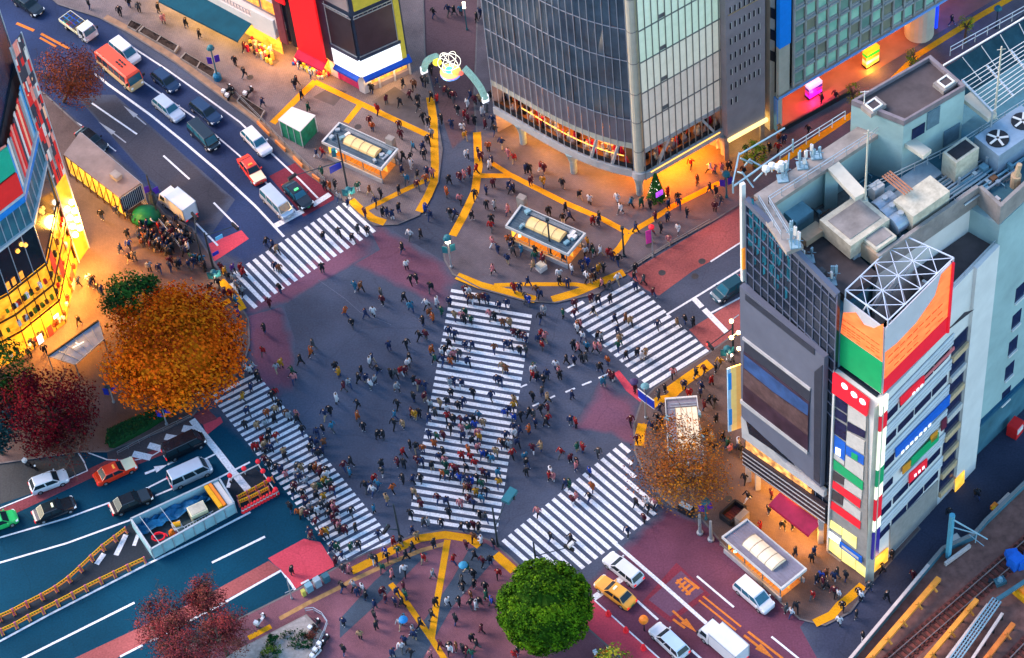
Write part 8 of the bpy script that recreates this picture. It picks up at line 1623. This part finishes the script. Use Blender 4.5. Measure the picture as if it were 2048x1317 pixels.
grp(980, 370, 6.932, "60,270,t 55,300,k 250,350,p 260,370,m 290,60,n 360,50,s 20,490,k 10,580,r 820,370,k 1045,310,k 1010,470,k 1100,440,n 1420,500,r 1490,430,k 1500,500,n 250,760,o 310,790,k 290,850,n 320,920,d 100,890,n 435,900,c 240,1040,n 620,1000,g 620,920,k 720,1000,r 740,1040,m 600,1120,t 1010,1020,k 1130,1180,w 1150,1200,s 1270,1110,n 1350,1070,u 1320,930,w 1350,800,y 1420,890,k 1430,940,g 960,1250,w 940,1260,k 1360,1270,w 1440,1200,n 1500,1170,y 40,1170,p 30,800,p")
grp(1024, 440, 2.994, "740,50,n 835,70,r 830,110,p 890,50,k 995,55,w 940,120,p 735,290,k 790,345,m 475,180,n 530,190,w 580,200,r 600,220,m 635,240,k 425,290,n 500,310,y 490,320,k 545,290,k 455,350,w 480,350,k 280,340,t 95,370,n 45,405,n 10,410,r 85,460,k 160,440,n 120,270,k 135,230,g 365,300,s 1245,855,y 1220,890,k 1100,920,k 1150,900,m 1195,965,r 1135,1000,n 1030,990,n 965,920,p 915,1010,k 880,1050,d 1060,1040,r 1180,1080,k 1210,1090,k 1150,1110,m 1225,1190,k 870,1190,k 895,1210,k 835,1240,n 870,1260,k 885,1130,n 710,1200,m 740,1310,m 1160,1290,k 1260,1300,k 1320,830,s 350,1200,n 380,1215,r 210,1190,r 100,1260,o")
grp(1260, 760, 4.39, "670,500,k 725,510,s 730,600,k 810,520,k 855,560,g 885,610,p 950,560,w 965,620,k 1005,870,k 1035,1030,k 60,520,m 690,170,k 740,200,k 765,340,m 620,110,n 650,210,n")
grp(1460, 780, 3.29, "255,790,k 345,890,k 410,890,k 200,900,r 430,1070,k 555,1065,n 540,1110,k 600,1230,u 570,1250,k 635,1210,b 635,1285,k 705,1210,k 760,1225,k 120,710,w 270,690,m 685,1230,n 612,1265,m")
grp(1640, 940, 3.493, "45,720,b 100,850,m 130,870,w 155,950,k 135,1055,w 255,1010,k 465,880,k 270,860,k 285,880,w 340,810,d 650,730,m 505,590,k 300,1160,k 1100,170,k 900,300,k 440,690,k")
grp(1536, 877, 2.994, "170,1010,k 268,940,r 110,1020,d 140,1040,w")
grp(0, 440, 2.994, "470,605,k 265,780,k 175,800,k 205,745,k 185,740,n 125,730,o 110,760,r 470,370,n 485,370,b 545,370,n 590,410,k 610,415,n 530,360,w")
ro = random.Random(77)
CC_ = dict(k=('black', (.010, .012, .018)), n=('navy', (.012, .022, .065)), d=('dark grey', (.045, .048, .055)), b=('brown', (.15, .05, .022)), t=('beige', (.26, .16, .085)), w=('white', (.46, .45, .47)), r=('red', (.24, .009, .011)), m=('maroon', (.075, .010, .020)), p=('pink', (.36, .12, .13)), o=('orange', (.29, .060, .013)), y=('yellow', (.33, .155, .012)), g=('green', (.010, .065, .042)), c=('sky blue', (.018, .11, .19)), u=('bright blue', (.010, .04, .24)), v=('purple', (.07, .018, .14)), s=('light grey', (.20, .215, .24)))
MC = {k: M('coat_' + v[0].replace(' ', '_'), v[1], .8, var=.2, scale=4) for k, v in CC_.items()}
TRS = {n: M('trousers_' + n, c, .85, var=.2, scale=4) for n, c in (('black', (.012, .013, .018)), ('grey', (.07, .075, .085)), ('blue', (.025, .045, .12)), ('beige', (.34, .25, .16)), ('white', (.55, .55, .57)))}
HR = [M('hair_' + n, c, .5, var=.15) for n, c in (('black', (.010, .009, .010)), ('dark_brown', (.035, .018, .012)), ('brown', (.10, .045, .02)))]
mSkin = M('skin', (.52, .30, .21), .55, var=.06); mShoe = M('shoe', (.02, .018, .02), .6, var=.1); mShoeW = M('pale_shoe', (.5, .5, .5), .6, var=.1)
def person_mesh(k):
    st, arm, coat = [(.26, .20, .82), (-.24, -.18, .82), (.04, .03, .80), (.36, .28, .86), (.10, .05, .46), (.22, .0, .62), (.03, .02, .56)][k]
    v, e, rd = [], [], []
    def add(p, r, par=None):
        v.append(p); rd.append(r); i = len(v) - 1
        if par is not None: e.append((par, i))
        return i
    pel = add((0, 0, .95), (.155, .175)); wa = add((.01, 0, 1.10), (.15, .17), pel); ch = add((.02, 0, 1.30), (.155, .20), wa); sh_ = add((.01, 0, 1.41), (.11, .14), ch); nk = add((.01, 0, 1.49), (.055, .055), sh_); hd = add((.025, 0, 1.565), (.082, .078), nk); add((.02, 0, 1.655), (.092, .085), hd); hands = []
    if coat < .6:
        pass
    for s in (-1, 1):
        sw = st * s; hip = add((0, .095 * s, .88), (.115, .11), pel); kn = add((sw * .55 + .04, .10 * s, .50), (.078, .078), hip); an = add((sw - (.05 if sw < 0 else 0), .10 * s, .10), (.05, .05), kn); add((sw + .13, .115 * s, .05), (.042, .045), an)
        aw = -arm * s; so_ = add((.01, .21 * s, 1.38), (.078, .078), sh_)
        if k == 5 and s == 1: el = add((.06, .27, 1.12), (.062, .062), so_); ha = add((.28, .18, 1.22), (.045, .045), el)
        elif k == 6: el = add((.08, .27 * s, 1.14), (.062, .062), so_); ha = add((.26, .12 * s, 1.02), (.045, .045), el)
        else: el = add((aw * .5 - .02, .27 * s, 1.12), (.062, .062), so_); ha = add((aw + .05, .27 * s, .90), (.045, .045), el)
        hn = add((v[ha][0] + .05, v[ha][1], v[ha][2] - .07), (.035, .028), ha); hands.append(V(v[hn]))
    me = bpy.data.meshes.new('p'); me.from_pydata(v, e, []); ob = bpy.data.objects.new('p', me); COL.objects.link(ob); md = ob.modifiers.new('s', 'SKIN')
    for i, r_ in enumerate(rd): me.skin_vertices[0].data[i].radius = r_
    me.skin_vertices[0].data[0].use_root = True
    sb2 = ob.modifiers.new('d', 'SUBSURF'); sb2.levels = 1; sb2.render_levels = 1
    bpy.context.view_layer.update(); dg = bpy.context.evaluated_depsgraph_get(); out = bpy.data.meshes.new_from_object(ob.evaluated_get(dg)); bpy.data.objects.remove(ob); out.name = 'person_figure_%d' % k
    if coat < .7:        # coat skirt: flare the thighs outward into one hem
        for q in out.vertices:
            z = q.co.z
            if coat < z < .98 and abs(q.co.y) < .24: f = (.98 - z) / (.98 - coat); q.co.x *= 1 + .5 * f; q.co.y *= 1 + .25 * f
    out.materials.clear()
    for m_ in (MC['k'], TRS['black'], HR[0], mSkin, mShoe): out.materials.append(m_)
    for f in out.polygons:
        c = f.center; i = 0
        if min((c - h_).length for h_ in hands) < .075: i = 3
        elif c.z > 1.47: i = 2 if (c.z > 1.60 or c.x < .02) else 3
        elif c.z < .10: i = 4
        elif c.z < coat and abs(c.y) < .235: i = 1
        f.material_index = i; f.use_smooth = True
    # nose and brow by a small push, so the head has a front
    for q in out.vertices:
        if q.co.z > 1.52 and q.co.z < 1.60 and q.co.x > .085 and abs(q.co.y) < .03: q.co.x += .02
    return out
PM = [person_mesh(k) for k in range(7)]
ZON = [('upper left crosswalk', [(462, 548), (690, 400), (756, 463), (520, 612)]), ('middle crosswalk', [(900, 574), (1070, 604), (996, 1070), (814, 1042)]), ('lower left crosswalk', [(418, 792), (516, 742), (790, 1082), (690, 1138)]), ('right hand crosswalk', [(1126, 620), (1256, 550), (1420, 702), (1300, 780)]), ('lower right crosswalk', [(1000, 1083), (1240, 882), (1365, 1000), (1112, 1182)]), ('tiled station plaza', PAV['P']), ('island pavement', PAV['E']), ('glass tower plaza', PAV['Q']), ('shopping pavement', PAV['N']), ('lit store pavement', PAV['W'])]
def zone(x, y):
    for n, q in ZON:
        if pip(x, y, q): return n
    if x > 1560: return 'alley beside railway'
    if y > 1000 and x < 690: return 'bright red patch'
    if x > 820 and y < 560: return 'road below tower plaza'
    return 'asphalt left of middle crosswalk' if x < lerp(985, 905, (y - 590) / 460) else 'asphalt right of middle crosswalk'
PP = []; seen = []
for x, y, c in PPL:
    p = G(x, y, .9)
    if any((p.x - q.x) ** 2 + (p.y - q.y) ** 2 < .13 for q in seen): continue
    seen.append(p); fx, fy = PX(at(p, 0)); PP.append([fx, fy, p, c, ro.choices(['black', 'grey', 'blue', 'beige', 'white'], [9, 4, 5, 1, 1])[0], zone(fx, fy)])
PP.sort(key=lambda a: -a[1])
NIND = 300; nth = {}
OW = ['lowest', 'second lowest', 'third lowest', 'fourth lowest', 'fifth lowest', 'sixth lowest', 'seventh lowest', 'eighth lowest', 'ninth lowest', 'tenth lowest', 'eleventh lowest', 'twelfth lowest', 'thirteenth lowest', 'fourteenth lowest', 'fifteenth lowest', 'sixteenth lowest', 'seventeenth lowest', 'eighteenth lowest', 'nineteenth lowest', 'twentieth lowest']
tot = {}
for a in PP: tot[(a[3], a[4], a[5])] = tot.get((a[3], a[4], a[5]), 0) + 1
cv, cf, cm = [], [], []; cmat = []
AX = {'upper left crosswalk': (62, 58), 'middle crosswalk': (-8, 46), 'lower left crosswalk': (27, 34), 'right hand crosswalk': (17, 15), 'lower right crosswalk': (24, -20)}
for i, (fx, fy, p, c, tq, zn) in enumerate(PP):
    if zn in AX:
        d_ = AX[zn]; q = xy(G(fx + d_[0], fy + d_[1])) - xy(G(fx, fy)); an = math.atan2(q.y, q.x) + (math.pi if ro.random() < .5 else 0) + ro.gauss(0, .35); k = ro.choices(range(7), [4, 4, 2, 1, 3, 3, 2])[0]
    else: an = ro.uniform(0, 6.28); k = ro.choices(range(7), [3, 3, 4, 1, 3, 2, 3])[0]
    z = .13 if any(pip(fx, fy, q) for q in PAV.values()) else .02; s_ = ro.uniform(1.02, 1.16); hm, sm = ro.choice(HR), ro.choice([mShoe, mShoe, mShoeW]); me = PM[k]
    if i < NIND:
        o = bpy.data.objects.new('person', me); COL.objects.link(o); o.location = at(p, z); o.rotation_euler = (0, 0, an); o.scale = (s_ * 1.16, s_ * 1.16, s_)
        for j, m_ in enumerate((MC[c], TRS[tq], hm, mSkin, sm)): o.material_slots[j].link = 'OBJECT'; o.material_slots[j].material = m_
        key = (c, tq, zn); n_ = nth[key] = nth.get(key, 0) + 1; cn = CC_[c][0]
        base = 'person in %s coat and %s trousers on the %s' % (cn, tq, zn) if 'middle' not in zn or zn == 'middle crosswalk' else 'person in %s coat and %s trousers on %s' % (cn, tq, zn)
        o['label'] = base if tot[key] == 1 else '%s %s' % (OW[n_ - 1] if n_ <= 20 else 'high up', base); o['category'] = 'person'; o['group'] = 'people walking and standing at the crossing'
    else:
        n0 = len(cv); ca, sa_ = math.cos(an) * s_ * 1.16, math.sin(an) * s_ * 1.16
        cv += [(p.x + ca * q.co.x - sa_ * q.co.y, p.y + sa_ * q.co.x + ca * q.co.y, z + q.co.z * s_) for q in me.vertices]; ms = (MC[c], TRS[tq], hm, mSkin, sm)
        for m_ in ms:
            if m_ not in cmat: cmat.append(m_)
        for f in me.polygons: cf.append(tuple(n0 + q for q in f.vertices)); cm.append(cmat.index(ms[f.material_index]))
me = bpy.data.meshes.new('crowd'); me.from_pydata(cv, [], cf)
for m_ in cmat: me.materials.append(m_)
me.polygons.foreach_set('material_index', cm); me.polygons.foreach_set('use_smooth', [True] * len(cf)); o = bpy.data.objects.new('crowd', me); COL.objects.link(o); tag(o, 'crowd of small distant people filling the pavements and upper crosswalks', 'crowd', None, 'stuff')
print('PEOPLE', len(PP), 'verts', [len(q.vertices) for q in PM])
def umbrella(x, y, label, col):
    c = G(x, y, 2.0); t = thing('umbrella', label, 'umbrella', at(c, 1.0), 0, 'open umbrellas'); b = MB(M('umbrella_cloth', col, .6, var=.15)); b.lathe(at(c, 1.85), [(.5, 0), (.41, .1), (.23, .19), (.03, .24)], 10); b.build('canopy', t); b = MB(mTrim); b.tube(at(c, 1.0), at(c, 2.16), .02, .02, 6); b.build('shaft', t)
umbrella(1268, 762, 'dark violet open umbrella below the right hand crosswalk', (.05, .03, .10)); umbrella(1290, 771, 'dusty teal open umbrella above the blue direction signs', (.12, .28, .32)); umbrella(926, 1129, 'sky blue open umbrella on the station plaza', (.03, .22, .36)); umbrella(806, 1238, 'bright blue open umbrella low on the station plaza', (.01, .17, .42))
# ---------------------------------------------------------------- railway at the lower right
RZ_ = .9; mBal = M('track_ballast', (.19, .055, .042), .95, var=.45, scale=4, bump=.5); mRailS = M('rail_steel', (.34, .24, .22), .35, .7, var=.2); mSlp = M('sleeper', (.07, .026, .02), .9, var=.3, scale=2); mBrn = M('trackside_brown', (.165, .075, .06), .9, var=.35, scale=1)
b = MB(mBrn); w = [xy(p) for p in GP([(1690, 1335), (1858, 1130), (1900, 1090), (1962, 1052), (2120, 900), (2300, 1000), (2200, 1500), (1700, 1400)], RZ_)]; b.prism(w, 0, RZ_, mBrn); o = struct(b, 'railway_bed', 'brown trackside ground of the railway at the lower right')
def track(x0, y0, x1, y1, x2, y2, label):
    a, d = xy(G(x0, y0, RZ_)), xy(G(x1, y1, RZ_)); a2 = xy(G(x2, y2, RZ_)); u = (d - a).normalized(); n = V((-u.y, u.x, 0)); gw = abs((a2 - a).dot(n)); s = 1 if (a2 - a).dot(n) > 0 else -1
    a = a - u * 12; d = d + u * 25; m0, m1 = a + n * s * gw / 2, d + n * s * gw / 2; b = MB(mBal); b.strip([m0, m1], gw * 2.1, RZ_ + .012); struct(b, 'track_bed', 'dark red brown ballast under ' + label)
    t = thing('railway_track', label, 'railway track', at(m0, RZ_)); b = MB(mRailS)
    for k in (0, 1): o_ = n * s * gw * k; b.bar(at(a + o_, RZ_ + .24), at(d + o_, RZ_ + .24), .10, .16)
    b.build('rail', t); b = MB(mSlp); L = (d - a).length; k = 0
    while k * .68 < L: c = m0.lerp(m1, k * .68 / L); b.bar(at(c - n * gw * .85, RZ_ + .1), at(c + n * gw * .85, RZ_ + .1), .26, .14); k += 1
    o = b.build('sleepers', t); o['kind'] = 'stuff'
track(1780, 1317, 1981, 1143, 1813, 1317, 'nearer railway track along the white coped wall'); track(2005, 1335, 2048, 1290, 2040, 1335, 'railway track cut off at the lower right corner')
def beam(pts, w, h, z, mat, name, label, cat, group=None, br=0):
    P_ = [at(G(x, y, z), z) for x, y in pts]; t = thing(name, label, cat, at(P_[0], RZ_), 0, group); b = MB(mat)
    for i in range(len(P_) - 1): b.bar(P_[i] - V((0, 0, h / 2)), P_[i + 1] - V((0, 0, h / 2)), w, h)
    b.build('beam', t)
    if br:
        b = MB(mat); u = (P_[-1] - P_[0]).normalized(); n = V((u.y, -u.x, 0))
        for k in range(br): p = P_[0].lerp(P_[-1], (k + .6) / br); b.bar(p - V((0, 0, h)), p - V((0, 0, h)) + n * .55 - V((0, 0, .5)), .2, .2); b.box(p - u * .3, .3, .3, .12)
        b.split('bracket', t)
    b = MB(mBlack)
    for k in range(5): p = P_[0].lerp(P_[-1], k / 4); b.bar(at(p, RZ_ - .8), p - V((0, 0, h)), .2, .2)
    b.build('support', t); return t
mOrg2 = M('orange_girder', (.70, .25, .035), .55, var=.2, scale=1); mOrg3 = M('rusty_orange_girder', (.55, .15, .03), .6, var=.25, scale=1); mCope = M('pale_coping', (.50, .40, .36), .7, var=.15)
OG = 'orange platform girders'
beam([(1726, 1330), (1878, 1155)], .55, .45, 2.2, mOrg2, 'girder', 'long orange girder nearest the white coped wall', 'girder', OG, 5); beam([(1842, 1330), (1954, 1198)], .5, .45, 2.2, mOrg2, 'girder', 'middle orange girder beside the pale steel truss', 'girder', OG, 3); beam([(1958, 1335), (2027, 1246)], .5, .45, 2.2, mOrg3, 'girder', 'rusty orange girder at the lower right corner', 'girder', OG, 2)
beam([(1884, 1330), (1976, 1208)], .28, .3, 2.2, mCope, 'coping_beam', 'thin pale coping left of the steel truss', 'beam'); beam([(1936, 1330), (2005, 1226)], .28, .3, 2.2, mCope, 'coping_beam', 'thin pale coping right of the steel truss', 'beam')
P_ = [at(G(x, y, 2.2), 2.2) for x, y in ((1902, 1330), (1994, 1200), (2055, 1160))]; t = thing('steel_gutter_truss', 'pale teal steel truss running up between two copings', 'truss', at(P_[0], RZ_)); b = MB(mSteelB); u = (P_[1] - P_[0]).normalized(); n = V((-u.y, u.x, 0))
for s in (-.45, -.15, .15, .45): b.bar(P_[0] + n * s, P_[1] + n * s, .12, .2)
for k in range(24): p = P_[0].lerp(P_[1], k / 23); b.bar(p - n * .5, p + n * .5, .08)
b.bar(P_[1], P_[2], .4, .3, mTealD); b.build('truss_bar', t); b = MB(mBlack)
for k in range(4): p = P_[0].lerp(P_[1], k / 3); b.bar(at(p, .2), p, .2)
b.build('support', t)
W2 = [at(G(x, y, 1.9), 1.9) for x, y in ((1690, 1330), (1857, 1130))]; b = MB(mCope); b.bar(W2[0], W2[1], .32, .18); b.bar(W2[0] - V((0, 0, 1)), W2[1] - V((0, 0, 1)), .2, 1.9, mTealD); o = b.build('boundary_wall', org=at(W2[0], 0)); tag(o, 'boundary wall with long pale coping between street and railway', 'wall')
W3 = [at(G(x, y, 1.9), 1.9) for x, y in ((1857, 1130), (1886, 1096), (1948, 1068), (1972, 1040), (2060, 955))]; b = MB(mTealD)
for i in range(4): b.bar(W3[i], W3[i + 1], .34, .2, mMullD); b.bar(W3[i] - V((0, 0, 1)), W3[i + 1] - V((0, 0, 1)), .2, 1.8, mTealD)
o = b.build('boundary_wall', org=at(W3[0], 0)); tag(o, 'dark teal boundary wall winding on behind the blue catenary mast', 'wall')
b = MB(mCope)
for a, d, l_ in (((1890, 1130), (1940, 1093), 'pale trackside barrier at the foot of the blue catenary mast'), ((1996, 1012), (2018, 990), 'short pale trackside barrier beside the dark teal wall')): b = MB(mCope); b.bar(at(G(*a, 1.2), 1.3), at(G(*d, 1.2), 1.3), .3, .5); tag(b.build('track_barrier', org=G(*a)), l_, 'barrier')
b = MB(mOB); b.box(G(1988, 1017, 1.0), .7, .5, .6, .7, mOB); b.box(G(1988, 1017, 1.6), .5, .3, .1, .7, mYB); tag(b.build('orange_box', org=G(1988, 1017)), 'orange box on the ground beside the dark teal wall', 'box')
g = G(1896, 1115, RZ_); h = HT(G(1896, 1115), 1022); t = thing('catenary_mast', 'pale blue catenary mast with a slanting arm over the railway', 'catenary mast', at(g, RZ_)); mCat = M('pale_blue_mast', (.10, .36, .48), .5, .2, var=.15); b = MB(mCat); b.box(at(g, RZ_), .42, .42, h - RZ_, .6); b.tube(at(g, h - .4), at(g, h + .1), .3, .3, 10); b.build('mast', t); b = MB(mSteelB); e = G(1975, 1079, 5.2); b.tube(at(g, h - .6), e, .10, .07, 6); b.tube(at(g, h - 2.0), e.lerp(at(g, h - .6), .25), .08, .06, 6); b.bar(e.lerp(at(g, h - .6), .3), e.lerp(at(g, h - .6), .25) - V((.3, .2, 1.2)), .07); b.bar(e.lerp(at(g, h - .6), .3) - V((.6, -.5, .9)), e.lerp(at(g, h - .6), .3) - V((-.6, .9, 1.1)), .06); b.build('arm', t)
c = G(2036, 1122, 1.6); b = MB(mBuS); r = random.Random(2)
for k in range(5): b.box(at(xy(c) + V((r.uniform(-1.6, 1.6), r.uniform(-.8, 1.2), 0)), RZ_), r.uniform(1, 1.7), r.uniform(.8, 1.2), r.uniform(.7, 1.5), r.random(), mBuS, .85)
o = b.build('blue_sheeted_stack', org=at(c, RZ_)); tag(o, 'bright blue sheeted stack by the tracks at the right edge', 'sheeted stack'); c = G(2052, 1182, 1.2); b = MB(mYB); b.box(at(c, RZ_), 2.2, 1.6, .9, .6, mYB); b.box(at(c, RZ_ + .9), 1.6, 1.2, .3, .6, mOB); o = b.build('yellow_skip', org=at(c, RZ_)); tag(o, 'yellow steel skip cut off at the right edge', 'skip')
c = G(2000, 1165, 1.0); b = MB(mTealD); b.box(at(c, RZ_), 1.1, .8, .5, .3); b.tube(at(c, RZ_ + .5), at(c, RZ_ + .9), .3, .2, 8, mTealBox); b.box(at(c + V((-.9, .2, 0)), RZ_), .5, .5, .3, 1, mBlack); o = b.build('track_machine', org=at(c, RZ_)); tag(o, 'small dark teal track machine beside the railway', 'machine')
b = MB(M('red_van_like_sign', (.65, .02, .02), .5, var=.1)); c = G(2032, 845, 2.0); b.box(at(c, .02), 1.4, 1.2, 1.9, .8); b.box(at(c + V((.3, -.5, 0)), 1.0), 1.0, .3, .7, .8, mWhiteW); o = b.build('vending_machine', org=at(c, .02)); tag(o, 'red vending machine with a pale panel under the teal wall', 'vending machine')
b = MB(mGreyBox); c = G(1910, 1078, .3); b.box(at(c, .02), 1.0, .8, .5, .4); b.box(at(c, .5), .8, .6, .1, .4, mWhiteW); o = b.build('street_cabinet', org=at(c, .02)); tag(o, 'low grey cabinet at the foot of the blue catenary mast', 'cabinet')
# ---------------------------------------------------------------- dusk light
w = bpy.data.worlds.new('World'); sc.world = w; w.use_nodes = True
nt = w.node_tree; bg = nt.nodes['Background']; sky = nt.nodes.new('ShaderNodeTexSky'); sky.sky_type = 'NISHITA'; sky.sun_disc = False
SUN_E, SUN_A = math.radians(9), math.radians(-60)
sky.sun_elevation = SUN_E; sky.sun_rotation = SUN_A; sky.air_density = 1.0; sky.dust_density = .6; sky.ozone_density = 2.6
nt.links.new(sky.outputs[0], bg.inputs[0]); bg.inputs[1].default_value = .142
sl = bpy.data.lights.new('sun', 'SUN'); sl.energy = 1.1; sl.angle = math.radians(40); sl.color = (1, .76, .67)
so = bpy.data.objects.new('sun', sl); COL.objects.link(so)
# Nishita: rotation 0 faces +Y, turning clockwise
sd_ = V((math.sin(SUN_A) * math.cos(SUN_E * 4), math.cos(SUN_A) * math.cos(SUN_E * 4), math.sin(SUN_E * 4)))
so.rotation_euler = sd_.to_track_quat('Z', 'Y').to_euler()
vs = sc.view_settings; sc.display_settings.display_device = 'sRGB'; vs.view_transform = 'Standard'; vs.look = 'None'; vs.gamma = 1; vs.exposure = EXPO; vs.use_curve_mapping = False
sc.cycles.use_denoising = True
try: sc.cycles.denoiser = 'OPENIMAGEDENOISE'
except Exception: pass
sc.cycles.max_bounces = 6; sc.cycles.diffuse_bounces = 3; sc.cycles.glossy_bounces = 3; sc.cycles.caustics_reflective = False; sc.cycles.caustics_refractive = False
sc.cycles.use_light_tree = True
sc.cycles.sample_clamp_indirect = 4
